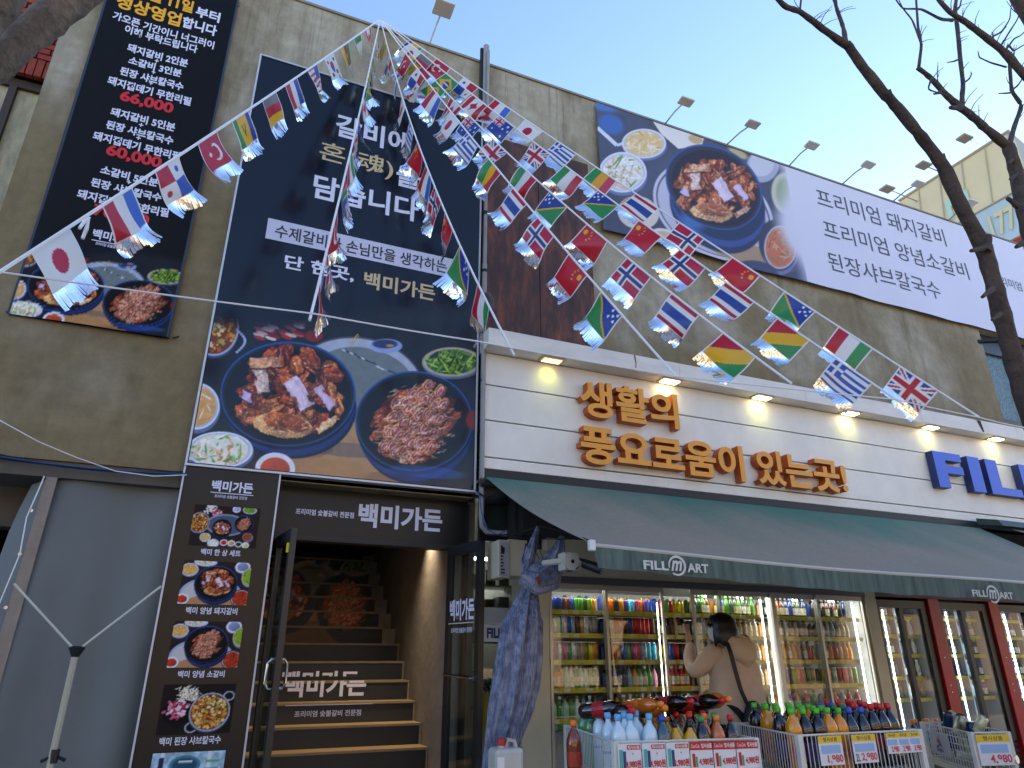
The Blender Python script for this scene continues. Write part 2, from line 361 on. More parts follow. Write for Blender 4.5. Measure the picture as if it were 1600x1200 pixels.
def meat_beef(cv, cx, cy, R, seed=2):
    """rows of sliced beef short rib with oval bones"""
    r = random.Random(seed); S = R/290; cl = cv.mask(cx, cy, 262*S, 222*S)
    for k in range(60):
        a = r.random()*6.28; q = r.random()**.6
        cv.ell(cx+math.cos(a)*q*205*S, cy+20*S+math.sin(a)*q*180*S, (34+r.random()*34)*S, (15+r.random()*14)*S, r.choice(['6d2713', '8a3820', '571b0e', '9b4a2c']), -.9+r.random()*.5, 1.6, 1, cl, .4)
    for i in range(8):
        for j in range(6):
            u = (i-3.5)*62; v = (j-2.5)*80; ro = -.62
            x = cx+(u*math.cos(ro)*.8-v*.28)*S; y = cy+12*S+(-u*.36+v*.92+((i % 2)*20))*S
            if ((x-cx)/(222*S))**2+((y-cy-8*S)/(205*S))**2 > 1: continue
            cv.ell(x+3*S, y+6*S, 46*S, 31*S, '2e0d07', ro-.3, 3, .7, cl)
            cv.ell(x, y, 44*S, 29*S, r.choice(['a3532f', '8d4026', 'b7673f']), ro-.3, 1.5, 1, cl, .3)
            cv.ell(x-2*S, y-2*S, 38*S, 24*S, 'dba878', ro-.3, 1.5, .75, cl); cv.ell(x, y, 33*S, 19*S, '94402a', ro-.3, 1.5, 1, cl)
            cv.ell(x, y, 25*S, 13*S, 'd79a97', ro-.3, 1.3, 1, cl); cv.ell(x, y+1*S, 17*S, 7*S, 'a04a4a', ro-.3, 1.4, .9, cl)
    for k in range(170):
        a = r.random()*6.28; q = r.random()**.5
        cv.ell(cx+math.cos(a)*q*225*S, cy+15*S+math.sin(a)*q*200*S, (10+r.random()*22)*S, (2+r.random()*2.5)*S, r.choice(['e8b98a', 'f1cfae', '4a140b', '6b2413', 'd99262', 'fbe6d4']), -.9+r.random()*1.3, 1.3, .62, cl)
    organic(cv, cx, cy, 270*S, 235*S, S*.8, seed*9)
def organic(cv, cx, cy, rx, ry, S, seed):
    """break up the drawn meat: ragged edges, marbling and wet glints"""
    m = cv.mask(cx, cy, rx, ry); A = 8.5*S/cv.px
    dx = (vnoise(cv.h, cv.wd, 90, seed)-.5)*A*2; dy = (vnoise(cv.h, cv.wd, 90, seed+1)-.5)*A*2
    j, i = np.meshgrid(np.arange(cv.wd), np.arange(cv.h)); wv = sample(cv.a, j+dx*m, i+dy*m); f = vnoise(cv.h, cv.wd, 170, seed+2, 3); g = vnoise(cv.h, cv.wd, 45, seed+3, 3)
    lum = wv.mean(-1); meat = m*np.clip((wv[..., 0]-wv[..., 2])*5, 0, 1)
    k = 1+meat*((f-.5)*.75+(g-.5)*.7); wv = wv*k[..., None]
    gl = np.clip((f-.66)*9, 0, 1)*meat*.30*np.clip(lum*3, 0, 1); wv = wv*(1-gl[..., None])+np.array([1, .9, .84])*gl[..., None]
    cv.a = np.clip(cv.a*(1-m[..., None])+wv*m[..., None], 0, 1)
def pot(cv, cx, cy, rx, ry, drop):
    cv.ell(cx+rx*.05, cy+drop, rx*.96, ry*.97, '0c1a36', 0, 2); cv.ell(cx+rx*.02, cy+drop*.75, rx*.97, ry*.98, '12306c', 0, 3)
    cv.ell(cx-rx*.25, cy+drop*.62, rx*.5, ry*.85, '2f78c8', .2, 14, .55)
    cv.ell(cx, cy+drop*.25, rx*1.0, ry*1.0, '0a1226', 0, 2); cv.ell(cx, cy, rx, ry, '1c4f96', 0, 1.5); cv.ell(cx, cy+2, rx*.975, ry*.972, '18202e', 0, 1.5)
    cv.ell(cx, cy+ry*.02, rx*.93, ry*.93, '0b0c10', 0, 3)
def salad(cv, cx, cy, rx, ry, seed, cols, nb=70, bowl='dfe4f2'):
    r = random.Random(seed); cv.ell(cx+3, cy+ry*.16, rx, ry, '5a6c98', 0, 3); cv.ell(cx, cy, rx, ry, bowl, 0, 1.4); cv.ell(cx, cy, rx*.93, ry*.91, 'b9c0cf', 0, 2)
    cl = cv.mask(cx, cy, rx*.9, ry*.88); cv.ell(cx, cy, rx*.85, ry*.84, cols[0], 0, 4)
    for k in range(nb):
        a = r.random()*6.28; q = r.random()**.5
        cv.ell(cx+math.cos(a)*q*rx*.8, cy+math.sin(a)*q*ry*.78, rx*(.08+.2*r.random()), rx*(.02+.03*r.random()), r.choice(cols), r.random()*3.14, 1.3, .9, cl)
def sauce(cv, cx, cy, r_, col, bowl='e4e6ee'):
    cv.ell(cx, cy+r_*.12, r_, r_*.82, '6a7085', 0, 2); cv.ell(cx, cy, r_, r_*.82, bowl, 0, 1.4); cv.ell(cx, cy, r_*.74, r_*.58, col, 0, 1.6, 1, None, .2)
def stew(cv, cx, cy, rx, ry, seed=4, n=90):
    cv.ell(cx, cy+ry*.08, rx, ry, '3a4c70', 0, 2); cv.ell(cx, cy, rx, ry, 'a8b4cc', 0, 1.4); cv.ell(cx, cy, rx*.93, ry*.93, '7c3a18', 0, 2)
    r = random.Random(seed); cl = cv.mask(cx, cy, rx*.91, ry*.91)
    for k in range(n):
        a = r.random()*6.28; q = r.random()**.5; s_ = rx*(.045+.05*r.random())
        cv.rrect(cx+math.cos(a)*q*rx*.86, cy+math.sin(a)*q*ry*.86, s_, s_*.8, r.random()*1.5, r.choice(['e0a040', 'f0c070', 'c06020', 'e8d8a8', 'd08838', 'a05020', '9aa848']), 1, cl)
    
ART_W, ART_H = 1600, 1250
def art_main(wd):
    """the food photograph printed on the tall sign and the hanging banner"""
    cv = Cv(wd, int(wd*ART_H/ART_W), ART_W, ART_H, '1a1d24')
    cv.a *= (.8+.5*cv.n2)[..., None]
    cv.ell(830, 720, 330, 235, '4e565e', .15, 3); cv.ell(830, 720, 322, 226, 'a9b4c6', .15, 2); cv.ell(815, 760, 290, 210, '60707a', .15, 4); cv.ell(860, 690, 250, 150, '6f7b7c', .2, 3)
    for k in range(16): cv.ell(760+k*19, 545+k*9+random.random()*10, 12, 4, random.choice(['e7edf8', '2b3550', '8fa0c0']), .5, 2, .8)
    cv.ell(800, 1120, 400, 170, '16336e', 0, 4); cv.ell(800, 1115, 372, 152, '9a6d4c', 0, 3)
    cv.poly([(740, 900), (850, 920), (960, 1060), (1010, 1150), (700, 1185), (560, 1120), (700, 1060)], 'b98a5c')
    cv.ell(640, 1150, 250, 60, 'b78453', .05, 6, .8); cv.ell(780, 1050, 210, 36, '2a3a5a', .08, 2, .35)
    for dy in (0, 26): cv.ell(800, 1130+dy, 380, 150, '9fb3d8', 0, 1.5, .0)
    pot(cv, 480, 770, 338, 262, 70); meat_pork(cv, 480, 762, 335)
    pot(cv, 1110, 905, 292, 250, 74); meat_beef(cv, 1110, 905, 284)
    salad(cv, 140, 1050, 165, 92, 11, ['e6e7d8', 'f4f3ea', 'dfe2cf', 'e88b3d', '4f8f3a', 'ffffff', '79ad4c', 'f1c9a0'], 90)
    salad(cv, 20, 830, 118, 118, 12, ['e0a35c', 'eab878', 'd9843c', 'f3d6a2', 'f8efe0'], 40)
    salad(cv, 1300, 610, 150, 74, 13, ['2c4a1a', '6d9a2c', '8fbf3f', '3d6a22', 'a9cf52', '1d3312'], 110, 'b9a06a')
    stew(cv, 110, 430, 125, 150); 
    for t_ in range(12): cv.ell(225+40*math.sin(t_/11*3.14), 450+t_*10, 7, 7, '9fb0d8', 0, 1.5)
    r = random.Random(5)
    for k in range(34): cv.ell(330+r.random()*220, 400+r.random()*95, 30, 9, r.choice(['c02a2c', 'e2625a', 'f0c6c0', '9a1518', 'f4e2dc']), .3, 1.4, .9)
    cv.ell(970, 530, 82, 36, '8ea3cf', 0, 2); cv.ell(965, 520, 62, 22, '2c3c68', 0, 3); cv.ell(990, 528, 20, 7, 'c98a4a', 0, 2)
    cv.ell(610, 480, 45, 30, '8a2016', 0, 3); cv.line(790, 520, 830, 470, 6, 'c8a83c'); cv.line(800, 524, 836, 478, 4, 'b8983c')
    sauce(cv, 415, 1145, 100, 'c2482c'); cv.ell(1410, 900, 40, 50, '8a2412', 0, 8)
    cv.ell(1180, 1160, 190, 30, '2b63b8', .1, 5, .5)
    cv.a *= (.93+.16*cv.n1)[..., None]
    cv.a = np.clip(cv.a, 0, 1)
    return cv
def projv(P):
    q = P-np.array([0, 0, HC]); z = q@_f
    return 800+F*(q@_r)/z, 600-F*(q@_u)/z

# ================================================================== THE SETTING
def plane(name, x0, x1, y0, y1, z, m, kind='structure'):
    mb = MB(); mb.add([(x0, y0, z), (x1, y0, z), (x1, y1, z), (x0, y1, z)], [(0, 1, 2, 3)]); return tag(mb.build(name, m, None), kind=kind)
ASPH = mat('asphalt', '626264', .85, var=.25, vscale=2, bump=.3); PAVE = mat('pavement_grey', 'aca8a0', .8, var=.2, vscale=3)
plane('ground', -400, 400, -400, 600, -.14, mat('far_ground', '8a867e', .9))
plane('road', -200, 200, -12, -1.2, -.13, ASPH)
mb = MB(); mb.box(-200, 200, -1.2, 6.3, -.13, 0); tag(mb.build('pavement', PAVE, None), kind='structure')
mb = MB(); mb.box(-200, 200, -1.35, -1.203, -.13, .005); tag(mb.build('kerb', mat('kerb_stone', 'a8a49c', .8, var=.1), None), kind='structure')

# ------------------------------------------------------------------ the concrete building
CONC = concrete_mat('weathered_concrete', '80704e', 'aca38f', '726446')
CONC2 = concrete_mat('plain_concrete', '6d665b', '8d867a', '6c665c', 0)
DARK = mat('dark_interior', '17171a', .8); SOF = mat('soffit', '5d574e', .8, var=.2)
B = root('concrete_building', (0, 5.72, 0), 'weathered brown concrete building carrying the restaurant signs and long white banner', 'building')
ZT, XL, WX = 7.80, -1.96, 10.04
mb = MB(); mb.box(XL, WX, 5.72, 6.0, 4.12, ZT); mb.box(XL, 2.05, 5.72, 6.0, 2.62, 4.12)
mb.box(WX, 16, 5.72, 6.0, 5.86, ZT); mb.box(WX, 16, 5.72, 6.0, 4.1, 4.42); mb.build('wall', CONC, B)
mb = MB(); mb.box(XL, XL+.28, 6.0, 16, 2.62, ZT); mb.build('side_wall', CONC2, B)
mb = MB(); mb.box(XL+.28, 16, 6.0, 16, 7.3, 7.5); mb.build('roof', CONC2, B)
mb = MB(); mb.box(XL-.02, 16.1, 5.70, 6.02, ZT, ZT+.03); mb.build('coping', mat('coping', '8a8272', .8, var=.2), B)
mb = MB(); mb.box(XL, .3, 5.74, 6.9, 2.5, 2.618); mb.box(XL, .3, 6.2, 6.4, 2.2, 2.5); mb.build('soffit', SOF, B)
mb = MB(); mb.box(-6, 16, 12, 12.2, 0, 7.3); mb.box(XL-.1, XL, 6.6, 12, 0, 2.62); mb.box(XL, 2.0, 6.9, 12, 2.62, 2.7); mb.box(.2, .3, 6.0, 12, 0, 2.6); mb.build('inner_wall', DARK, B)
mb = MB(); mb.box(2.2, 3.0, 8.6, 8.7, 0, 3); mb.box(2.96, 3.06, 6.4, 8.6, 0, 3); mb.build('partition', mat('shop_wall', 'b7bbb2', .7), B)
mb = MB(); mb.box(2.1, 16, 6.0, 12, 2.75, 2.85); mb.build('ceiling', mat('ceiling_panels', 'b4b4ac', .8), B)
# rusty panel on the wall
RUST = bpy.data.materials.new('rusted_sheet'); RUST.use_nodes = True
def _rust():
    N = RUST.node_tree.nodes; L = RUST.node_tree.links; b = N['Principled BSDF']; b.inputs['Roughness'].default_value = .6
    tc = N.new('ShaderNodeTexCoord'); mp = N.new('ShaderNodeMapping'); mp.inputs['Scale'].default_value = (3, 1, .9); L.new(tc.outputs['Object'], mp.inputs[0])
    n = N.new('ShaderNodeTexNoise'); n.inputs['Scale'].default_value = 2.2; n.inputs['Detail'].default_value = 10; n.inputs['Roughness'].default_value = .7; L.new(mp.outputs[0], n.inputs['Vector'])
    r = N.new('ShaderNodeValToRGB'); r.color_ramp.elements[0].position = .32; r.color_ramp.elements[0].color = (*H('241713'), 1); r.color_ramp.elements[1].position = .68; r.color_ramp.elements[1].color = (*H('84452f'), 1)
    x = r.color_ramp.elements.new(.5); x.color = (*H('4c2a1e'), 1)
    L.new(n.outputs[0], r.inputs[0]); L.new(r.outputs[0], b.inputs['Base Color'])
_rust()
R_ = root('rusted_panel', (2.7, 5.7, 4.2), 'rusty red brown sheet panel on the wall right of the tall sign', 'panel')
x0, x1 = .3655*5.69, .5965*5.69; xs = np.linspace(x0, x1, 3)
zt = HC+.958*5.69
for i in range(2):
    mb = MB(); mb.box(xs[i]+.004, xs[i+1]-.004, 5.672, 5.718, 4.20, zt); mb.build('sheet', RUST, R_)

# window at the right end of the wall
wr = root('window', (10.9, 5.85, 4.42), 'dark framed window with teal patterned glass below the banner at right end', 'window')
FR = mat('dark_window_frame', '22262c', .4)
mb = MB(); mb.box(WX, WX+.10, 5.80, 5.9, 4.42, 5.86); mb.box(WX+.1, 16, 5.80, 5.9, 4.42, 4.50); mb.box(WX+.1, 16, 5.80, 5.9, 5.55, 5.86); mb.box(WX+.78, WX+.86, 5.78, 5.9, 4.5, 5.55); mb.box(WX+2.1, WX+2.2, 5.78, 5.9, 4.5, 5.55); mb.build('frame', FR, wr)
TEAL = mat('patterned_glass', '47645f', .25, var=.6, vscale=14, bump=.5, bscale=30)
for a, b_ in ((WX+.1, WX+.78), (WX+.86, WX+2.1), (WX+2.2, 16)):
    mb = MB(); mb.box(a, b_, 5.84, 5.86, 4.5, 5.55); mb.build('pane', TEAL, wr)
cm = root('spotlight', tuple(W(1545, 533, 5.6)), 'small black tubular spotlight above the dark window under the banner', 'spotlight')
mb = MB(); p = W(1543, 533, 5.66); mb.tube([p+Vector((-.12, .08, 0)), p+Vector((.08, -.14, -.03))], [.03, .04], 10); mb.build('housing', BLACK, cm, True)
mb = MB(); mb.tube([p+Vector((.08, -.141, -.03)), p+Vector((.085, -.147, -.031))], [.033, .033], 10); mb.build('lens', mat('lens_glass', '5a6470', .1), cm)

# ------------------------------------------------------------------ brick building on the left
BR = mat('red_brick', '9c3a24', .75, var=.3, vscale=9, bump=.3); MOR = mat('pale_mortar', '9a9184', .9, var=.15)
bk = root('brick_building', (-4, 6.5, 0), 'red brick building with curtained window behind the left edge of the concrete wall', 'building')
wx1, wz1 = -2.1, W(60, 125, 6.3).z   # window head
YB = 6.3
mb = MB(); mb.box(-9, -3.18, YB+.02, 12, 0, 9.5); mb.box(-3.18, XL-.02, YB+.02, 12, wz1+.22, 9.5); mb.box(-3.18, XL-.02, YB+.02, 12, 0, 2.2); mb.build('wall', MOR, bk)
bme = MB(); bme.box(-.095, .095, -.03, .02, -.0285, .0285); bm_ = bme.mesh('brick', mats=[BR]); 
sol = MB(); sol.box(-.0285, .0285, -.035, .02, -.1, .1); sol_ = sol.mesh('brick', mats=[BR])
nbk = 0
def brick(me, x, z, par=bk, y=YB):
    o = bpy.data.objects.new('brick', me); C.objects.link(o); o.parent = par; q = ORG[par.name]; o.location = (x-q[0], y-q[1]+random.uniform(-.003, .004), z-q[2])
z = wz1+.26; row = 0
while z < 8.6:
    x = -3.6+(.1 if row % 2 else 0)
    while x < XL+.05:
        brick(bm_, x, z); nbk += 1; x += .205
    z += .07; row += 1
x = -3.3
while x < XL+.1: brick(sol_, x, wz1+.11); x += .068
mb = MB(); mb.box(-3.18, -3.08, YB+.06, YB+.16, 2.2, wz1); mb.box(-3.08, XL, YB+.06, YB+.16, wz1-.09, wz1); mb.box(-2.42, -2.36, YB+.05, YB+.16, 2.2, wz1-.09); wf = mb.build('window_frame', mat('brown_frame', '3e2f22', .6), bk)
mb = MB(); mb.box(-3.08, -2.42, YB+.1, YB+.12, 2.2, wz1-.09); mb.box(-2.36, XL, YB+.1, YB+.12, 2.2, wz1-.09); mb.build('curtain_pane', mat('cream_curtain', 'b0a683', .5, var=.35, vscale=5, stretch=(4, 1, 1.2)), bk)

# ------------------------------------------------------------------ buildings across the road and far right (seen in reflections or behind the banner)
ob = root('shop_building', (0, -14, 0), 'plain pale office block across the road behind the viewer', 'building')
mb = MB(); mb.box(-26, 24, -26, -14, -.14, 7.5); mb.build('wall', mat('pale_render', 'e0d2b4', .8, var=.15, vscale=.4), ob)
for bi, (q0, q1, hz_b, colb, lbb) in enumerate([(24.2, 52, 9.5, 'b39c80', 'brown block further right across the road behind the viewer'), (52.3, 110, 8, 'b8b0a4', 'grey block at the far right end across the road'), (-70, -26.3, 9, 'b8a084', 'tan block at the far left across the road')]):
    o2 = root('shop_building', (q0, -14, 0), lbb, 'building')
    mb = MB(); mb.box(q0, q1, -26, -14, -.14, hz_b); mb.build('wall', mat('render_%d' % bi, colb, .8, var=.2, vscale=.4), o2)
    mb = MB()
    for i in range(int((q1-q0)/3.2)):
        for j in range(3): mb.box(q0+.8+i*3.2, q0+2.9+i*3.2, -14.0, -13.95, .4+j*3.0, 2.4+j*3.0)
    tag(mb.build('window', mat('dark_glass', '1c2228', .1), o2), kind='stuff')
mb = MB()
for i in range(14):
    for j in range(2): mb.box(-24.5+i*3.4, -22.4+i*3.4, -14.0, -13.95, 1.0+j*3.2, 2.9+j*3.2)
tag(mb.build('window', mat('dark_glass', '1c2228', .1), ob), kind='stuff')
fb = root('billboard_building', (28, 14, 0), 'distant roof billboard in yellow and pale blue above a red brick block', 'building')
ZB = 1.629*12.5+HC; c1 = Vector((2.226*12.5, 12.5, ZB)); Yb = (ZB-HC)/1.153; c2 = Vector((1.569*Yb, Yb, ZB)); c3 = Vector((c1.x+8, 12.5+1.5, ZB))
YELB = mat('yellow_canvas', 'd6c49c', .7, var=.08, vscale=.5); BLUB = mat('pale_blue_canvas', 'a9bcc0', .7, var=.08, vscale=.5)
def wallquad(A, B_, z0, z1, th=.15):
    d = (B_-A); n = Vector((-d.y, d.x, 0)).normalized()*th
    return [Vector((p.x, p.y, z0)) for p in (A, B_, B_+n, A+n)], [Vector((p.x, p.y, z1)) for p in (A, B_, B_+n, A+n)]
hb = .16*c1.y*1.0
mb = MB(); mb.hexa(*wallquad(c2, c1, ZB-2.7, ZB)); yb = mb.build('upper_panel', YELB, fb)
nt_ = YELB.node_tree; b_ = nt_.nodes['Principled BSDF']; b_.inputs['Emission Strength'].default_value = 0
mb = MB(); mb.hexa(*wallquad(c2, c1, ZB-4.6, ZB-2.7)); mb.build('lower_panel', BLUB, fb)
mb = MB(); mb.hexa(*wallquad(c1, c3, ZB-2.7, ZB)); mb.build('end_panel', mat('grey_canvas', 'a7aaa0', .7), fb)
mb = MB(); mb.hexa(*wallquad(c1, c3, ZB-4.6, ZB-2.7)); mb.build('end_panel', BLUB, fb)
mb = MB(); dd = c2-c1; nn = Vector((dd.y, -dd.x, 0)).normalized()*.04
for k in range(5):
    t0 = k/5; p = c1+dd*t0-nn; q = c1+dd*min(1, t0+.07)-nn
    mb.tube([Vector((p.x, p.y, ZB)), Vector((q.x, q.y, ZB-2.7))], .022, 5)
mb.tube([c1-nn+Vector((0, 0, .03)), c2-nn+Vector((0, 0, .03))], .06, 5); mb.tube([c1-nn+Vector((0, 0, -2.7)), c2-nn+Vector((0, 0, -2.7))], .04, 5); mb.build('brace', mat('brace_steel', 'a8a28c', .6), fb)
LB = mat('faded_lettering', 'a9c8b8', .8); LB2 = mat('faded_gold_lettering', 'c9bf98', .8)
LD = dd.length; du = dd.normalized()
def onface(u, v, d): 
    p = c1+du*u-nn*1.4; return (p.x, p.y, ZB-v)
def fct(u, v, d): p = c2-du*u-nn*1.5; return (p.x, p.y, v)
text('L N', LD*.16, LD*.58, ZB-1.9, 1.0, 0, LB, fb, .03, fn=fct); text('177', LD*.66, LD*.86, ZB-3.7, 1.1, 0, LB2, fb, .03, fn=fct)
mb = MB()
hz = ZB-4.65; p1, p2, p3 = c1+nn*1.5, c2+nn*1.5, c3
mb.add([(p1.x, p1.y, hz), (p2.x, p2.y, hz), (p2.x+10, p2.y+8, hz), (p3.x+6, p3.y, hz), (p1.x, p1.y, 0), (p2.x, p2.y, 0), (p2.x+10, p2.y+8, 0), (p3.x+6, p3.y, 0)], [(0, 1, 2, 3), (0, 4, 5, 1), (1, 5, 6, 2), (2, 6, 7, 3), (3, 7, 4, 0)])
BW = bpy.data.materials.new('brick_courses'); BW.use_nodes = True
def _bw():
    N = BW.node_tree.nodes; L = BW.node_tree.links; b = N['Principled BSDF']; b.inputs['Roughness'].default_value = .8
    tc = N.new('ShaderNodeTexCoord'); mp = N.new('ShaderNodeMapping'); mp.inputs['Rotation'].default_value = (math.pi/2, 0, 0); L.new(tc.outputs['Object'], mp.inputs[0])
    t = N.new('ShaderNodeTexBrick'); t.inputs['Scale'].default_value = 1; t.inputs['Brick Width'].default_value = .4; t.inputs['Row Height'].default_value = .16; t.inputs['Mortar Size'].default_value = .012
    t.inputs['Color1'].default_value = (*H('8a3524'), 1); t.inputs['Color2'].default_value = (*H('a0402c'), 1); t.inputs['Mortar'].default_value = (*H('5a3028'), 1)
    L.new(mp.outputs[0], t.inputs[0]); L.new(t.outputs[0], b.inputs['Base Color'])
_bw(); mb.build('brick_block', BW, fb)
for i, (px, py) in enumerate([(1507, 216), (1443, 258), (1386, 295)]):
    Yq = [13.5, 14.8, 16.3][i]; p = W(px, py, Yq); r_ = root('billboard_floodlight', tuple(p), ['floodlight on a long arm nearest the yellow billboard corner', 'floodlight on a long arm at the middle of the yellow billboard', 'floodlight at the low left end of the yellow billboard'][i], 'floodlight', 'floodlights of the roof billboard')
    q = W(px+48, py+20, Yq+.6); mb = MB(); mb.tube([p, q], .03, 5); mb.build('arm', ALU, r_)
    mb = MB(); mb.box(p.x-.28, p.x+.28, p.y-.2, p.y+.2, p.z-.05, p.z+.03); mb.build('head', mat('lamp_grey', '8f8a80', .5), r_)

# ------------------------------------------------------------------ floodlights along the roof edge
for i, ((bx, by), (tx, ty), ds) in enumerate([((671, 66), (691, 17), 'leftmost'), ((1037, 191), (1068, 161), 'second from left'), ((1133, 226), (1172, 196), 'third from left'), ((1230, 255), (1264, 229), 'fourth from left'), ((1313, 283), (1352, 259), 'fifth from left'), ((1392, 310), (1430, 289), 'sixth from left'), ((1478, 335), (1512, 318), 'rightmost')]):
    Yt = 5.25 if i else 5.5
    b0 = W(bx, by, 5.74); b0.z = ZT+.03; t0 = W(tx, ty, Yt)
    r_ = root('floodlight', tuple(b0), f'{ds} of the floodlights on thin arms along the roof edge', 'floodlight', 'floodlights along the concrete roof edge')
    if i == 0: r_['label'] = 'floodlight standing alone on the roof edge above the bunting apex'
    if i == 1: r_['label'] = 'floodlight on its arm above the left end of the long white banner'
    mb = MB(); mb.tube([b0, b0+(t0-b0)*.6+Vector((0, 0, .02)), t0], .011, 6); mb.build('arm', ALU, r_)
    s_ = 1.0
    mb = MB(); d = Vector((0, -1, -.35)).normalized(); 
    rx, ry = (.10, .06) if i else (.115, .10)
    tilt = -.12
    bb = [t0+Vector((sx*rx, sy*ry-.05, sy*tilt*ry-.03)) for sx, sy in ((-1, -1), (1, -1), (1, 1), (-1, 1))]
    tt = [v+Vector((0, 0, .03))+(t0-v)*.12 for v in bb]
    mb.hexa(bb, tt); hd = mb.build('head', mat('lamp_housing', 'd4d0c6', .5), r_, bevel=.01)
    mb = MB(); mb.hexa([v+(t0-v)*.15-Vector((0, 0, .006)) for v in bb], [v+(t0-v)*.15-Vector((0, 0, .001)) for v in bb]); mb.build('lens', mat('lamp_lens', 'd0ccc0', .3), hd.parent)

# ------------------------------------------------------------------ hanging black banner (left)
def spl(l, r, hp, Y): return l, r, hp, Y
Yb1 = 5.69
bn = root('hanging_banner', (-1.1, Yb1, 3.9), 'black hanging banner with white menu lines, red prices and meat photo', 'banner')
A0, A1 = W(16.3, 492, Yb1), W(270.5, 528, Yb1); xb0, xb1, zb0, zb1 = A0.x, A1.x, (A0.z+A1.z)/2, HC+1.10*Yb1
xb1 = (W(270.5, 528, Yb1).x+W(366, 9, Yb1).x)/2; xb0 = (A0.x+W(158, 0, Yb1).x)/2
SIGNY = 5.66
art = art_main(900)
ax = lambda px: (px-300)*3.2; ay = lambda py: (py-375)*3.2
SX0, SX1 = -.0530*SIGNY, .3602*SIGNY; SZ0, SZ1 = HC+.2465*SIGNY, HC+.9855*SIGNY
def art_rect(h, wd, z1=4.62):
    P = flat(SX0+.008, SX1-.008, SZ0+.01, z1, SIGNY-.004, h, wd); x, y = projv(P); X, Y_ = ax(x), ay(y)
    im = sample(art.a, X/art.px-.5, Y_/art.px-.5)
    fade = np.clip((Y_-330-60*np.sin(X/260))/110, 0, 1)[..., None]; fade = fade*fade*(3-2*fade); base = HS('0d1220')
    return P, im*fade+base*(1-fade)
Pm, Im = art_rect(330, 430)
# banner cloth
hh, wwd = 250, 170
P = flat(xb0, xb1, zb0, zb1, Yb1, hh, wwd); v = (zb1-P[..., 2])/(zb1-zb0); u = (P[..., 0]-xb0)/(xb1-xb0)
def bwave(u, v): return .006+.008*np.sin(u*9+v*4)*np.sin(v*7)+.016*np.clip(v-.9, 0, 1)*10*u
P[..., 1] -= bwave(u, v)
P[..., 0] += .010*np.sin(v*3.1)*(1-u*.5)
fr = (xb1-xb0)/(SX1-SX0)*(Im.shape[0]/Im.shape[1])*(SX1-SX0)/(zb1-zb0)*1.04   # share of the banner the photo takes
vv = 1-v; src = np.where(vv < fr, 1, 0)
iy = (1-np.clip(vv/fr, 0, 1))*(Im.shape[0]-1); ix = u*(Im.shape[1]-1)
img = sample(Im, ix, iy); fd = np.clip((fr*.86-vv)/(fr*.09), 0, 1)[..., None]; basec = HS('0e0f12')
img = img*fd+basec*(1-fd)
hem = ((u < .012) | (u > .988) | (v < .004))[..., None]; img = np.where(hem, HS('3c4656'), img)
o = grid('cloth', P, img, PRINT, bn)
sb = MB(); sb.add([(P[i, j][0], Yb1+.016, P[i, j][2]) for i, j in ((0, 0), (0, -1), (-1, -1), (-1, 0))], [(0, 1, 2, 3)]); sb.build('backing', BLACK, bn)
YT = Yb1-.006
def bfn(x, z, d):
    v = (zb1-z)/(zb1-zb0); u = (x-xb0)/(xb1-xb0); return (x, Yb1-float(bwave(u, v))-.0035, z)
for body, l, r, hp, m, bo in [
    ('월 11일', (233, -6), (303, 9), 20, TXTY, .035), ('부터', (306, 19), (344, 28), 17, TXTW, .035), ('정상영업', (181, 6), (284, 27), 23, TXTY, .035), ('합니다', (285, 35), (339, 49), 18, TXTW, .035),
    ('가오픈 기간이니 너그러이', (176, 27), (335, 70), 13.5, TXTW, .03), ('이해 부탁드립니다', (195, 47), (309, 77), 13.5, TXTW, .03),
    ('돼지갈비 2인분', (199, 75), (294, 99), 13.5, TXTW, .035), ('+', (242, 94), (248, 95.5), 6, TXTW, .03), ('소갈비 3인분', (201, 94), (284, 115), 13, TXTW, .035), ('+', (237, 112), (243, 113), 6, TXTW, .03),
    ('된장 샤브칼국수', (187.5, 111), (287, 136), 13.5, TXTW, .035), ('+', (233, 129), (239, 130.5), 6, TXTW, .03), ('돼지껍데기 무한리필', (168, 127), (299, 158), 14, TXTW, .035), ('66,000', (187.5, 151), (271, 170), 20, TXTR, .04),
    ('돼지갈비 5인분', (173, 175), (274, 199), 14, TXTW, .035), ('+', (217, 195), (224, 196), 6, TXTW, .03), ('된장 샤브칼국수', (166, 195), (271, 220), 14, TXTW, .035), ('+', (213, 215), (220, 216.5), 6, TXTW, .03), ('돼지껍데기 무한리필', (145.5, 213), (282, 244), 14.5, TXTW, .035), ('60,000', (166, 236.5), (252.5, 254), 21, TXTR, .04),
    ('소갈비 5인분', (157.5, 266), (247, 285), 14, TXTW, .035), ('+', (198, 283.5), (205, 285), 6, TXTW, .03), ('된장 샤브칼국수', (142.5, 285), (252.5, 309), 14, TXTW, .035), ('+', (190, 303), (197, 304), 6, TXTW, .03), ('돼지껍데기 무한리필', (121, 304), (264, 333), 15, TXTW, .035), ('70,000', (146, 328), (232.5, 347), 21, TXTR, .04),
    ('백미가든', (145, 365), (207.5, 376), 15, TXTW, .035), ('프리미엄 숯불갈비 전문점', (149, 380.5), (198, 388.5), 5, TXTW, .02)]:
    ptext(body, l, r, hp, YT, m, bn, bo, fn=bfn)
mb = MB(); a, b_ = W(143, 374.5, YT), W(208, 386, YT); mb.add([bfn(a.x, a.z-.004, 0), bfn(b_.x, a.z-.004, 0), bfn(b_.x, a.z+.004, 0), bfn(a.x, a.z+.004, 0)], [(0, 1, 2, 3)]); mb.build('rule_line', TXTW, bn, fix=False)
mb = MB()
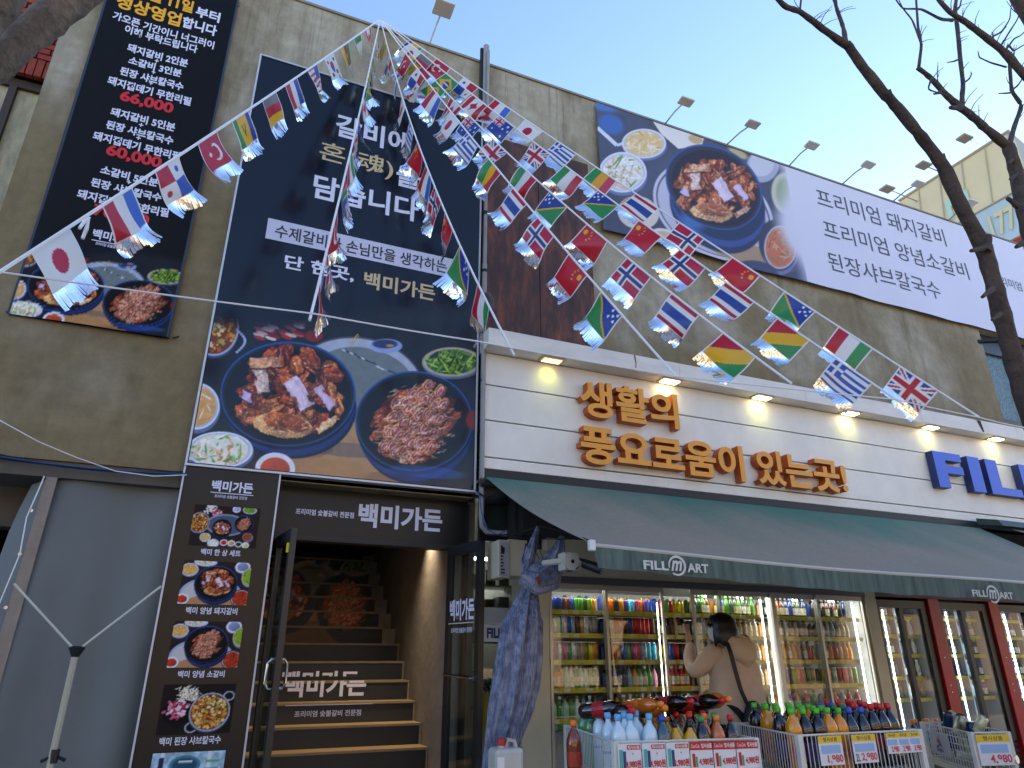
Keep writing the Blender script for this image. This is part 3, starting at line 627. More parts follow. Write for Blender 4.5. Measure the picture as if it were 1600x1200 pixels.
for px, py in ((158, 0), (366, 9), (270, 528), (17, 492)):
    p = W(px, py, 5.7); mb.tube([p, p+Vector((.04 if px > 200 else -.04, .02, .03))], .006, 5)
mb.build('tie', BLACK, bn)

# ------------------------------------------------------------------ the tall framed sign
SGM = mat('sign_face', '0d1220', .14, spec=.42)
sg = root('tall_sign', (.87, SIGNY, SZ0), 'tall dark blue sign with grilled rib lettering and two pots of raw ribs', 'sign')
mb = MB(); mb.box(SX0, SX1, SIGNY, 5.715, SZ0, SZ1); mb.build('panel', SGM, sg)
grid('food_print', Pm, Im, PRINTG, sg)
mb = MB(); t_ = .016
mb.box(SX0-t_, SX0, SIGNY-.012, 5.715, SZ0-t_, SZ1+t_); mb.box(SX1, SX1+t_, SIGNY-.012, 5.715, SZ0-t_, SZ1+t_); mb.box(SX0, SX1, SIGNY-.012, 5.715, SZ0-t_, SZ0); mb.box(SX0, SX1, SIGNY-.012, 5.715, SZ1, SZ1+t_)
mb.build('frame', mat('pale_frame', 'c4c8cf', .4, .2), sg)
YS = SIGNY-.003
def btext(body, l, r, t, b_, m, bo): # left, right, top and bottom survey points
    A, Bp, T, Bo = W(*l, YS), W(*r, YS), W(*t, YS), W(*b_, YS)
    return text(body, A.x, Bp.x, (T.z+Bo.z)/2, T.z-Bo.z, YS, m, sg, bo)
btext('갈비에', (525, 191), (641, 225), (539, 180), (540.6, 216), TXTW, .026)
btext('혼(魂)', (499, 240), (614.5, 265), (514, 222), (533, 262), TXTG, .010); btext('을', (620, 266), (657, 279), (634, 258), (650, 297), TXTW, .026)
btext('담습니다', (492, 272), (654, 328), (498, 272), (507, 313), TXTW, .026)
mb = MB(); a, b_, c_ = W(417, 355, YS), W(707, 420, YS), W(417, 340, YS); d_ = W(414.5, 372, YS); mb.box(a.x, b_.x, YS-.001, YS, d_.z, c_.z); mb.build('white_strip', mat('pale_strip', 'c3c5d8', .4), sg)
YS -= .003
btext('수제갈비와 손님만을 생각하는', (430, 360), (698, 420), (434, 350), (434, 371), TXTD, .014)
btext('단 한곳,', (445, 405), (553, 434), (447, 397), (468, 425), TXTW, .026); btext('백미가든', (569, 434), (680, 453), (572, 424), (587, 453), TXTG, .026)

# ------------------------------------------------------------------ long white banner on the right
Yl = 5.66; LX0, LX1 = .6275*Yl, 14.5; LZ0, LZ1 = HC+.8085*Yl, HC+1.141*Yl
lb = root('long_banner', (6, Yl, LZ0), 'long white banner with premium rib lettering and a pot of braised ribs', 'banner')
def art_long():
    cv = Cv(620, 560, 1300, 1180, '333b4e'); n = cv.n2; cv.a *= (.8+.4*n)[..., None]
    cv.line(100, 300, 190, 385, 18, 'd5def0'); cv.line(190, 385, 300, 350, 14, 'c8d4ec'); cv.ell(165, 285, 60, 45, '1c5bb8', .5, 8, .8); cv.ell(130, 200, 70, 22, '2a6ac0', .2, 8, .8)
    cv.poly([(360, 270), (600, 350), (590, 385), (480, 400), (400, 330)], 'e8e4dc'); cv.ell(560, 355, 34, 20, 'c8a468', .3, 3)
    salad(cv, 318, 375, 104, 70, 21, ['e5bd74', 'f2dba8', 'd99a4a', 'f6ecd8'], 50); salad(cv, 218, 512, 112, 96, 22, ['e9e6da', 'ffffff', '5d8f3a', 'e8a478', 'd9dccb'], 100)
    cv.ell(290, 705, 96, 78, 'd9cdb8', .3, 2); cv.ell(270, 680, 60, 46, 'c07a3a', .3, 6); cv.ell(420, 815, 70, 32, 'e4dfd6', .3, 2); cv.ell(420, 815, 50, 20, 'cfb184', .3, 3)
    cv.ell(640, 690, 300, 210, 'c9c8d6', .5, 2); cv.ell(640, 690, 285, 196, '3a3f52', .5, 2); cv.ell(640, 692, 278, 190, 'bdbdce', .5, 2)
    cv.ell(760, 880, 260, 50, 'a8835c', .35, 4)
    cv.ell(875, 480, 75, 80, '9fa7bc', .6, 3); cv.ell(870, 470, 58, 60, 'c7cbd8', .6, 3); cv.ell(760, 420, 50, 18, 'c2a86a', .5, 4)
    for dr, c_, s_ in ((110, '1b2440', 1), (80, '1d3f80', 1), (50, '14233f', 1)): cv.ell(660, 585+dr, 238, 178, c_, .55, 3)
    cv.ell(560, 720, 60, 70, '2f7ad0', .8, 20, .7)
    cv.ell(645, 580, 240, 185, '1d4380', .55, 2); cv.ell(645, 582, 232, 177, '1b2234', .55, 2); cv.ell(650, 585, 215, 165, '14151c', .55, 2)
    s0 = Cv.mask
    meat_pork(cv, 650, 590, 222, 9)
    cv.ell(985, 610, 70, 100, 'c8c6a8', -.1, 4); cv.ell(990, 610, 52, 80, '88a070', -.1, 8); cv.ell(950, 860, 92, 128, '262b3e', -.35, 3)
    salad(cv, 955, 865, 82, 112, 24, ['c8643a', 'd8805a', 'a84a28', '5a7a40', 'e09a78'], 60, '30364a')
    cv.ell(840, 985, 110, 60, '2c3550', .2, 4)
    cv.a = .78*cv.a+.22*np.array([.78, .78, .9])
    return cv
al = art_long()
wdp = 300; AX1 = W(1252, 400, Yl).x
P = flat(LX0, AX1, LZ0, LZ1, Yl, 230, wdp); x, y = projv(P); X_, Y2 = (x-900)*3, (y-100)*3
im = sample(al.a, X_/al.px-.5, Y2/al.px-.5); fx = np.clip((P[..., 0]-LX0)/(AX1-LX0), 0, 1)
fade = np.clip((fx-.88+.05*np.sin(P[..., 2]*4))/.12, 0, 1)[..., None]; fade = fade*fade*(3-2*fade); LBC = HS('d3d2e2'); im = im*(1-fade)+LBC*fade
def wave(P):
    P = P.copy(); s = (LZ1-P[..., 2])/(LZ1-LZ0); sag = .008*np.sin((P[..., 0]-LX0)*2.1)+.005*np.sin((P[..., 0]-LX0)*5.3); P[..., 2] += sag*np.clip(s-.6, 0, 1)*2.5
    P[..., 1] -= lwave(P[..., 0], P[..., 2]); return P
def lwave(x, z): return .010*(1+np.sin(x*3.0+z*2.2)+.4*np.sin(x*7.7-z*3))*(LZ1-z)/(LZ1-LZ0)
grid('food_print', wave(P), im, PRINT, lb)
P2 = flat(AX1, LX1, LZ0, LZ1, Yl, 24, 160); grid('cloth', wave(P2), np.ones((24, 160, 3))*LBC, mat('banner_cloth', rough=.5, attr='print', bump=.06, bscale=5), lb)
TXTL = mat('slate_lettering', '4a4d5c', .6); YQ = Yl-.008
def lfn(x, z, d): return (x, Yl-float(lwave(x, z))-.0035, z)
for body, l, r, hp in [('프리미엄 돼지갈비', (1277, 312), (1475, 367), 26), ('프리미엄 양념소갈비', (1287.5, 360), (1510.7, 421), 26), ('된장샤브칼국수', (1295, 410), (1468, 452), 27), ('프리미엄 숯불갈비 전문점', (1553, 441), (1680, 468), 13)]:
    ptext(body, l, r, hp, YQ, TXTL, lb, .002, fn=lfn)

# ------------------------------------------------------------------ menu board
YM = 5.67; MX0, MX1 = -.0535*YM, .0675*YM; MZ1 = HC+.2445*YM
mn = root('menu_board', (.05, YM, 0), 'narrow black menu board with five dish photos beside the stair doorway', 'sign')
mb = MB(); mb.box(MX0, MX1, YM, 5.72, .05, MZ1); mb.build('panel', mat('menu_face', '141313', .3, spec=.35), mn)
mb = MB(); t_ = .013
mb.box(MX0-t_, MX0, YM-.01, 5.72, .05, MZ1+.0); mb.box(MX1, MX1+t_, YM-.01, 5.72, .05, MZ1); mb.box(MX0-t_, MX1+t_, YM-.01, 5.72, MZ1, MZ1+t_); mb.build('frame', mat('pale_frame'), mn)
def pic(cv, tl, tr, br, bl, n=70, fadeb=False):
    a, b_ = W(*tl, YM-.003), W(*br, YM-.003); c_, d_ = W(*tr, YM-.003), W(*bl, YM-.003)
    x0, x1 = (a.x+d_.x)/2, (b_.x+c_.x)/2; z1, z0 = (a.z+c_.z)/2, (b_.z+d_.z)/2
    h = int(n*(z1-z0)/(x1-x0)); P = flat(x0, x1, z0, z1, YM-.003, h, n)
    j, i = np.meshgrid(np.linspace(0, cv.wd-1, n), np.linspace(0, cv.h-1, h)); grid('dish_photo', P, sample(cv.a, j, i), PRINT, mn)
cv = Cv(420, 260, 420, 260, '2a1d18')
for a_x, a_y, r_ in ((110, 20, 38), (150, 55, 34)):
    for k in range(60):
        cv.ell(a_x+random.gauss(0, r_*.45), a_y+random.gauss(0, r_*.4), 9, 4, random.choice(['e8e2d8', 'f4f0ea'] if a_x < 120 else ['d87890', 'f0d8dc', 'b84860']), random.random()*3, 1.2, .9)
cv.ell(215, 120, 130, 70, '8a97ad', 0, 3); cv.ell(215, 120, 118, 60, '4d5a6a', 0, 3)
stew(cv, 45, 115, 62, 66, 8, 120); pot(cv, 190, 140, 62, 60, 8); meat_pork(cv, 190, 140, 60, 4); pot(cv, 325, 105, 60, 54, 8); meat_beef(cv, 325, 105, 57)
salad(cv, 350, 14, 45, 24, 31, ['6d9a2c', '8fbf3f', '3d6a22'], 40); sauce(cv, 265, 14, 26, 'a8b8d8'); salad(cv, 360, 190, 34, 30, 32, ['a04828', 'c46038', '702810'], 30, '30303a')
salad(cv, 95, 205, 34, 28, 33, ['e0b070', 'f0d8a0'], 30); salad(cv, 150, 240, 36, 26, 34, ['eef0e8', 'c8d8a8', 'e8a060'], 30); sauce(cv, 215, 232, 24, 'c82818'); sauce(cv, 262, 234, 24, 'e0a858'); sauce(cv, 308, 238, 22, '3a2a24'); sauce(cv, 352, 242, 24, 'e8d890')
pic(cv, (302, 791), (407, 792), (400, 856), (296, 853), 84)
def closeup(kind):
    cv = Cv(420, 280, 420, 280, '2a201d'); cv.ell(190, 215, 190, 110, '9fb0d0', 0, 2); cv.ell(190, 218, 176, 98, 'c9c6c4', 0, 2); cv.ell(200, 270, 150, 50, 'c08a5c', 0, 6)
    salad(cv, 40, 60, 52, 42, 41, ['e8b060', 'f2d090', 'd08838'], 40); salad(cv, 130, 8, 70, 26, 42, ['e8e4dc', 'd0d8c0', 'c8a070'], 40); sauce(cv, 365, 30, 48, '8090b8')
    salad(cv, 412, 95, 46, 60, 43, ['8ab030', 'b8d850', '4a7820'], 50, 'c8b488'); sauce(cv, 22, 250, 42, 'c83820'); salad(cv, 380, 235, 66, 58, 44, ['b83818', 'd85838', '801c0c'], 50, '2a2c34')
    pot(cv, 212, 140, 132, 112, 34)
    (meat_pork if kind == 'pork' else meat_beef)(cv, 212, 135, 128 if kind == 'pork' else 120, 6 if kind == 'pork' else 7); return cv
pic(closeup('pork'), (288, 877), (393, 878), (386, 945), (277, 944), 84); pic(closeup('beef'), (272, 971), (380.5, 971), (371, 1042), (261, 1044), 84)
cv = Cv(420, 300, 420, 300, '1b1512'); cv.poly([(10, 140), (170, 60), (190, 200), (110, 270), (20, 210)], '0d0b0b')
for k in range(110): cv.ell(150+random.gauss(0, 26), 60+random.gauss(0, 20), 16, 2.6, random.choice(['f0e8d0', 'd8d0b0', 'fff8e8']), random.random()*3, 1.2, .9)
for k in range(70): cv.ell(90+random.gauss(0, 28), 150+random.gauss(0, 24), 13, 8, random.choice(['d86080', 'f0c0c8', 'b03050', 'e8e0e0']), random.random()*3, 1.3, .95)
cv.ell(385, 75, 34, 30, 'a8b4cc', 0, 1.5); cv.ell(385, 75, 26, 22, '1b1512', 0, 1.5); cv.ell(190, 260, 36, 32, 'a8b4cc', 0, 1.5); cv.ell(190, 260, 28, 24, '1b1512', 0, 1.5); stew(cv, 285, 170, 118, 116, 12, 190)
pic(cv, (256, 1069), (367, 1069), (361, 1147), (244, 1147), 84)
cv = Cv(420, 300, 420, 300, '9fc4d8'); cv.a *= (.7+.6*cv.n2)[..., None]
for x_ in (60, 330): cv.line(x_, 0, x_-12, 300, 22, 'dce8ee')
cv.poly([(40, 30), (70, 30), (64, 120), (34, 120)], '26304a'); cv.ell(190, 80, 90, 60, '3a8090', 0, 3); cv.ell(190, 80, 70, 44, '1c5068', 0, 3); cv.line(310, 60, 390, 60, 12, '60b070'); cv.line(300, 110, 390, 108, 10, '58a868'); cv.line(150, 60, 230, 60, 10, 'e8f4f8')
pic(cv, (236.5, 1178), (351, 1172), (344, 1250), (228, 1256), 60)
for body, l, r, hp, bo in [('백미가든', (331, 759), (395.5, 763), 17, .035), ('프리미엄 숯불갈비 전문점', (335, 775.5), (386, 778), 5, .01), ('백미 한 상 세트', (314, 862.5), (376, 864.5), 10, .025), ('백미 양념 돼지갈비', (290.5, 954), (371, 955), 11, .025), ('백미 양념 소갈비', (278, 1053.5), (351, 1053), 11, .025), ('백미 된장 샤브칼국수', (249, 1158.5), (345, 1156), 13, .025)]:
    ptext(body, l, r, hp, YM-.003, TXTW, mn, bo)
mb = MB(); a, b_ = W(329, 769, YM), W(396, 773, YM); mb.box(a.x, b_.x, YM-.004, YM-.002, a.z-.003, a.z+.003); mb.build('rule_line', TXTW, mn)

# ------------------------------------------------------------------ stair doorway
YD = 5.9
hd = root('door_header_sign', (1.2, YD, 2.2), 'black header sign with white restaurant name over the stair doorway', 'sign')
x0, x1, z0, z1 = .0705*YD, .3505*YD, HC+.1595*YD, HC+.2285*YD
mb = MB(); mb.box(x0, x1, YD, YD+.12, z0, z1); mb.build('panel', mat('header_face', '0f1113', .35, spec=.35), hd)
mb = MB(); mb.box(x0, x1, YD-.015, YD+.12, z0-.035, z0); mb.build('bottom_rail', BLACK, hd)
ptext('프리미엄 숯불갈비 전문점', (462, 799), (553, 805), 9.5, YD-.003, TXTW, hd, .025); ptext('백미가든', (560, 805), (691, 813), 37, YD-.003, TXTW, hd, .035)
sw = root('stairwell', (1.1, 6.2, 0), 'doorway and stairwell walls around the dark stairs', 'stairwell')
WAL = mat('stairwell_plaster', '8c877d', .75, var=.25, vscale=2.5, bump=.2, bscale=12)
mb = MB(); mb.box(2.04, 2.18, 6.0, 12, 0, 5); mb.build('right_wall', WAL, sw)
mb = MB(); mb.box(.28, .36, 6.0, 12, 0, 5); mb.build('left_wall', WAL, sw)
mb = MB(); mb.box(2.06, 2.09, 5.90, 5.998, 0, 2.6); mb.box(.36, .4, 5.90, 5.998, 0, 2.6); mb.build('door_frame', BLACK, sw)
mb = MB(); mb.box(SX0, 2.18, 5.72, 5.9, z1, SZ0-.02); mb.build('lintel', BLACK, sw)
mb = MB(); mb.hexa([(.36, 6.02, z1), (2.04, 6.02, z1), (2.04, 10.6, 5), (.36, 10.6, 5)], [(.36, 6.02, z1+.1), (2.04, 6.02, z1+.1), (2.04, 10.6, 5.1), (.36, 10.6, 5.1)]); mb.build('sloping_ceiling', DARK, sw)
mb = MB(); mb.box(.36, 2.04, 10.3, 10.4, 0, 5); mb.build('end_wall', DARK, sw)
mb = MB(); p = W(706, 968, 5.99); mb.box(p.x-.05, p.x+.06, 5.88, 5.898, p.z-.07, p.z+.09); mb.build('notice_plate', BLACK, sw)
text('단체석', p.x-.04, p.x+.05, p.z+.01, .035, 5.878, TXTW, sw, .02)
stp = root('staircase', (1.2, 6.2, 0), 'dark stairs with wood edged treads and white restaurant name across the risers', 'staircase')
RIS = mat('black_riser', '24272a', .5, var=.15); TRD = mat('wood_nosing', '93805f', .5, var=.3, vscale=8, stretch=(1, 12, 12))
def yz(k): return 6.72+.25*k, HC-.7386+.18*k   # nose of tread k
text_k = {}
for k in range(-3, 14):
    Yk, Zk = yz(k); xr = 2.03 if k < 6 else 1.905; xl = .37
    mb = MB(); mb.box(xl, xr, Yk+.012, Yk+.26, Zk-.18+.001, Zk-.022); mb.build('riser', RIS, stp)
    mb = MB(); mb.box(xl, xr+.005, Yk, Yk+.262, Zk-.02, Zk); mb.box(xr-.012, xr+.004, Yk+.002, Yk+.011, Zk-.18, Zk-.02); mb.build('tread', TRD, stp)
    if k >= 6: mb = MB(); mb.box(1.907, 2.04, Yk, Yk+.25, 0, Zk-.02); mb.build('stringer', WAL, stp)
mb = MB(); mb.box(.37, 2.03, yz(13)[0]+.27, 10.3, yz(13)[1]-.1, yz(13)[1]); mb.build('landing', TRD, stp)
# lettering split over two risers
vs, fs = glyphs('백미가든', .035); xs = [v[0] for v in vs]; zs = [v[1] for v in vs]; a0, a1, b0, b1 = min(xs), max(xs), min(zs), max(zs)
bmx = bmesh.new(); bv = [bmx.verts.new(((v[0]-a0)/(a1-a0), (v[1]-b0)/(b1-b0), 0)) for v in vs]
for f in fs:
    try: bmx.faces.new([bv[i] for i in f])
    except ValueError: pass
for part, kk, lo, hi in (('up', 3, .70, 1.0), ('dn', 2, 0, .66)):
    b2 = bmx.copy(); g = list(b2.verts)+list(b2.edges)+list(b2.faces); bmesh.ops.bisect_plane(b2, geom=g, plane_co=(0, lo, 0), plane_no=(0, -1, 0), clear_outer=True)
    g = list(b2.verts)+list(b2.edges)+list(b2.faces); bmesh.ops.bisect_plane(b2, geom=g, plane_co=(0, hi, 0), plane_no=(0, 1, 0), clear_outer=True)
    Yk, Zk = yz(kk); Yq = Yk+.009
    if part == 'up': tl, tr = W(441.5, 1050, Yq), W(562, 1047, Yq); zl, zh = W(500, 1057, Yq).z, W(500, 1048.5, Yq).z
    else: tl, tr = W(446, 1070, Yq), W(572, 1070, Yq); zl, zh = W(500, 1089, Yq).z, W(500, 1064, Yq).z
    mb = MB(); b2.verts.index_update(); mb.add([(tl.x+v.co.x*(tr.x-tl.x), Yq, zl+(v.co.y-lo)/(hi-lo)*(zh-zl)) for v in b2.verts], [tuple(v.index for v in f.verts) for f in b2.faces]); mb.build('lettering', TXTW, stp, fix=False)
Yq = yz(1)[0]+.009; ptext('프리미엄 숯불갈비 전문점', (460, 1115.5), (564, 1113.5), 10, Yq, TXTW, stp, .02)
mb = MB(); a, b_ = W(446, 1102.5, Yq), W(582, 1099.5, Yq); mb.box(a.x, b_.x, Yq-.001, Yq, a.z-.004, a.z+.002); mb.build('rule_line', TXTW, stp)
# dish photograph printed over the upper risers
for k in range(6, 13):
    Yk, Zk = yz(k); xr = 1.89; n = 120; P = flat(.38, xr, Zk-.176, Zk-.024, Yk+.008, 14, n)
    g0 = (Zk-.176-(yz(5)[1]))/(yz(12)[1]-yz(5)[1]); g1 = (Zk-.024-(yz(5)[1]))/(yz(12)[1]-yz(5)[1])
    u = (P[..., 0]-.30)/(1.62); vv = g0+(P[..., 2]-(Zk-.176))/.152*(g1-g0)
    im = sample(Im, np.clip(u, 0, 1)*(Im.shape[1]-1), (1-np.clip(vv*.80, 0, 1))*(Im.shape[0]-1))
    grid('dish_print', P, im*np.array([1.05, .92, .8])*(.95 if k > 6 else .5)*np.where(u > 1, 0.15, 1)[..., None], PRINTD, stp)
stair_fill = bpy.data.lights.new('downlight', 'SPOT'); stair_fill.energy = 34; stair_fill.color = (1, .86, .68); stair_fill.spot_size = 2.7; stair_fill.spot_blend = .8; stair_fill.shadow_soft_size = .03  # wide fill spot added beside the warm one to brighten treads and printed risers
lo = bpy.data.objects.new('downlight', stair_fill); C.objects.link(lo); lo.location = (1.90, 6.85, 2.72); lo.rotation_euler = (.7, .22, 0)
lp2 = bpy.data.lights.new('downlight', 'SPOT'); lp2.energy = 22; lp2.color = (1, .66, .3); lp2.spot_size = .9; lp2.spot_blend = .7; lp2.shadow_soft_size = .03
lo = bpy.data.objects.new('downlight', lp2); C.objects.link(lo); lo.location = (1.91, 6.85, 2.73); lo.rotation_euler = (0, .28, 0)
dl = root('ceiling_downlight', (1.9, 6.75, 3.1), 'small warm downlight hidden above the stair doorway', 'lamp'); mb = MB(); mb.lathe([(.04, 0), (.04, .3)], 12, (1.9, 6.85, 2.76)); mb.build('lamp_body', mat('warm_lamp', (1, .8, .5), emit=(1, .62, .3), es=6), dl)

# glass door leaves
GL = glass_mat('door_glass', (.72, .80, .80), .8, 0, .05)
def leaf(nm, label, pi_, po, zt, wdth=.055):
    """glass leaf between plan points pi_ (hinge) and po (outer edge)"""
    A, Bp = Vector((*pi_, 0)), Vector((*po, 0)); d = (Bp-A); L = d.length; d.normalize(); n = Vector((-d.y, d.x, 0))*.022
    r = root(nm, (A.x, A.y, 0), label, 'door')
    def bar(u0, u1, z0, z1, m, name, th=1, mb=None):
        q = [A+d*u0-n*th, A+d*u1-n*th, A+d*u1+n*th, A+d*u0+n*th]; t = mb or MB(); t.hexa([v+Vector((0, 0, z0)) for v in q], [v+Vector((0, 0, z1)) for v in q]); return t if mb is None and name is None else t.build(name, m, r)
    t = MB()
    for u0, u1, z0, z1 in ((0, wdth, .02, zt), (L-wdth, L, .02, zt), (wdth, L-wdth, zt-.09, zt), (wdth, L-wdth, .02, .14)):
        q = [A+d*u0-n, A+d*u1-n, A+d*u1+n, A+d*u0+n]; t.hexa([v+Vector((0, 0, z0)) for v in q], [v+Vector((0, 0, z1)) for v in q])
    t.build('frame', mat('black_aluminium', '1a1d20', .35), r)
    bar(wdth, L-wdth, .14, zt-.09, GL, 'glass', .12)
    return r, A, d, n, L
zt = 2.2
ro, A, d, n, L = leaf('glass_door', 'open black framed glass door leaf at the right of the stairs beside the blue tarp', (1.90, 5.86), (2.025, 5.385), zt)
def onleaf(u, v, dd_): p = A+d*u-n*1.15; return (p.x, p.y, v)
m_ = TXTW
def lt(body, pl, pr, z, h, bo): text(body, pl, pr, z, h, 0, TXTW, ro, bo, fn=onleaf)
zc = HC+.075*5.6; lt('백미가든', .07, L-.06, 1.66, .17, .035); lt('프리미엄 숯불갈비 전문점', .1, L-.09, 1.50, .04, .02)
mb = MB(); q = [A+d*.06-n*1.2, A+d*(L-.07)-n*1.2]; mb.tube([q[0]+Vector((0, 0, 1.555)), q[1]+Vector((0, 0, 1.555))], .004, 4); mb.build('rule_line', TXTW, ro)
mb = MB(); c0 = A+d*.06-n*2.6; c1_ = A+d*(L-.06)-n*2.6; mb.tube([A+d*.05+Vector((0, 0, 1.16)), c0+Vector((0, 0, 1.165)), c1_+Vector((0, 0, 1.145)), A+d*(L-.05)+Vector((0, 0, 1.145))], .011, 6); mb.build('push_bar', STEEL, ro, True)
ro, A, d, n, L = leaf('glass_door', 'open black framed glass door leaf with steel handle left of the stairs', (.462, 5.9), (.525, 5.42), zt)
def onleaf2(u, v, dd_): p = A+d*(L-u)+n*1.3; return (p.x, p.y, v)
text('백미가든', .07, L-.07, 1.66, .17, 0, CYAN, ro, .035, fn=onleaf2); text('프리미엄 숯불갈비', .1, L-.09, 1.5, .04, 0, CYAN, ro, .02, fn=onleaf2)
mb = MB(); q = A+d*(L-.04); hx = -n*2.6; z0_, z1_ = W(413, 1076, 5.46).z, W(420, 1030, 5.46).z
for s_ in (1, -1):
    h_ = n*s_*3.1; mb.tube([q+Vector((0, 0, z1_)), q+h_*.7+Vector((0, 0, z1_)), q+h_+Vector((0, 0, z1_-.03)), q+h_+Vector((0, 0, z0_+.03)), q+h_*.7+Vector((0, 0, z0_)), q+Vector((0, 0, z0_))], .011, 8)
mb.build('handle', STEEL, ro, True)
mb = MB(); p = A+d*(L-.03)-n*1.2; mb.box(p.x-.012, p.x+.012, p.y-.012, p.y+.012, 2.02, 2.09); mb.build('yellow_sticker', mat('sticker', 'c8c020', .5), ro)

# ================================================================== THE MART
YF = 5.62; MXR = 14.0
ledge = root('canopy_ledge', (6, 5.44, 4.03), 'pale painted ledge with small lit lamps running above the mart lettering', 'ledge')
LEDM = mat('ledge_paint', 'e2ded4', .55, var=.12, vscale=2.5, stretch=(1, 1, 3)); 
xs_ = [2.075, 4.25, 6.0, 7.9, 9.75, 11.6, MXR]
for i in range(6):
    mb = MB(); mb.box(xs_[i]+.002, xs_[i+1]-.002, 5.44, YF+.1, 4.03, 4.205); mb.build('ledge_segment', LEDM, ledge)
mb = MB(); p = W(993, 566, 5.43); mb.tube([(p.x, 5.438, 4.2), (p.x+.01, 5.437, 4.12), (p.x+.005, 5.437, 4.06)], [.008, .005, .004], 5); mb.build('rust_streak', mat('rust', '8a4a1c', .8), ledge)
mb = MB(); p = W(1530, 655, 5.43); mb.add([(p.x-.05, 5.4375, 4.2), (p.x+.02, 5.4375, 4.04), (p.x+.05, 5.4375, 4.05), (p.x+.03, 5.4375, 4.2), (p.x-.12, 5.4375, 4.19)], [(0, 1, 2, 3), (4, 0, 3)]); mb.build('peeled_patch', mat('dark_rust', '3a2418', .8), ledge)
fas = root('mart_fascia', (6, YF, 2.87), 'cream panelled fascia board of the mart behind orange and blue letters', 'fascia')
FAM = mat('fascia_paint', 'eae6da', .5, var=.10, vscale=1.6, stretch=(1.6, 1, 1.2))
zz = [2.876, 2.988, 3.343, 3.697, 4.028]
for i in range(4):
    mb = MB(); mb.box(2.085, MXR, YF, YF+.06, zz[i]+.006, zz[i+1]-.006); mb.build('board', FAM, fas, bevel=.004)
mb = MB(); mb.box(2.085, MXR, YF+.03, YF+.08, 2.80, 4.028); mb.build('backing', mat('fascia_backing', '3a352e', .8), fas)
mb = MB(); mb.box(2.1, MXR, YF-.02, YF+.3, 2.80, 2.874); mb.build('bottom_channel', BLACK, fas)
LAMP = mat('lit_lens', (1, .98, .75), emit=(1, .97, .66), es=3.5); LRIM = mat('lamp_rim', 'b8a892', .5)
for i, (px, py) in enumerate([(862, 561), (1046, 590), (1190, 616), (1328, 642), (1453, 662), (1555, 681)]):
    r_ = ray(px, py); Yc = 5.53; x = r_[0]*Yc
    r0 = root('recessed_lamp', (x, Yc, 4.03), ['pale unlit looking rectangular lamp at the left end of the ledge', 'lit rectangular lamp in the ledge above the first orange letters', 'lit rectangular lamp in the ledge above the middle of the orange slogan', 'lit rectangular lamp in the ledge near the Greek flag', 'lit rectangular lamp in the ledge left of the blue letters', 'lit rectangular lamp in the ledge nearest the right edge'][i], 'lamp', 'lamps under the ledge')
    mb = MB(); mb.box(x-.125, x+.125, Yc-.065, Yc+.065, 4.018, 4.029); mb.build('rim', LRIM, r0)
    mb = MB(); mb.box(x-.095, x+.095, Yc-.045, Yc+.045, 4.010, 4.017); mb.build('lens', LAMP if i else mat('dim_lens', 'd8b8a0', .4, emit=(1, .8, .5), es=.5), r0)
    L_ = bpy.data.lights.new('ledge_lamp', 'SPOT'); L_.energy = .9; L_.color = (.80, 1, .10); L_.spot_size = 2.1; L_.spot_blend = 1; L_.shadow_soft_size = .05
    lo = bpy.data.objects.new('ledge_lamp', L_); C.objects.link(lo); lo.location = (x, Yc, 4.0); lo.rotation_euler = (.55, 0, 0)
OR = mat('orange_letter', 'f7a029', .4, var=.06); 
OR2 = mat('orange_letter_side', 'b8551a', .5); BL = mat('blue_letter', '2c60d0', .4); BL2 = mat('blue_letter_side', '1a2e62', .5)
def adv(ch): return .92 if ord(ch) > 0x1100 else {' ': .26, '!': .34}.get(ch, .62)
def letters(par, body, l, r, t, b_, m1, m2, bo, cells=None):
    YFr = 5.515; A, Bp, T, Bo = W(*l, YFr), W(*r, YFr), W(*t, YFr), W(*b_, YFr); x = 0; items = []
    for ch in body:
        if ch != ' ':
            vs, fs = glyphs(ch, bo, .048, 4); items.append((x, vs, fs))
        if ord(ch) < 0x1100 and ch not in ' !': x += max(v[0] for v in vs)+.07
        else: x += adv(ch)
    a0 = min(v[0]+o for o, vs, _ in items for v in vs); a1 = max(v[0]+o for o, vs, _ in items for v in vs)
    b0 = min(v[1] for o, vs, _ in items for v in vs); b1 = max(v[1] for o, vs, _ in items for v in vs)
    for o, vs, fs in items:
        mb = MB(); P = [(A.x+(v[0]+o-a0)/(a1-a0)*(Bp.x-A.x), 5.563-v[2], Bo.z+(v[1]-b0)/(b1-b0)*(T.z-Bo.z)) for v in vs]
        mb.add(P, fs)
        for i, f in enumerate(fs):
            mb.mi[i] = 0 if all(vs[j][2] > .04 for j in f) else 1
        mb.build('letter', [m1, m2], par, fix=False)
og = root('orange_lettering', (3.6, 5.56, 3.3), 'two rows of raised orange Korean letters on the cream fascia', 'lettering')
letters(og, '생활의', (906.5, 615), (1060.5, 646), (925, 594), (937, 653), OR, OR2, .028)
letters(og, '풍요로움이 있는곳!', (908, 692), (1324, 752), (936, 666), (937, 726), OR, OR2, .028)
bl = root('blue_lettering', (9, 5.56, 3.3), 'large raised blue capital letters at the right end of the fascia', 'lettering')
A = W(1455, 733, 5.515); B2 = W(1598, 750, 5.515); wl = (B2.x-A.x)
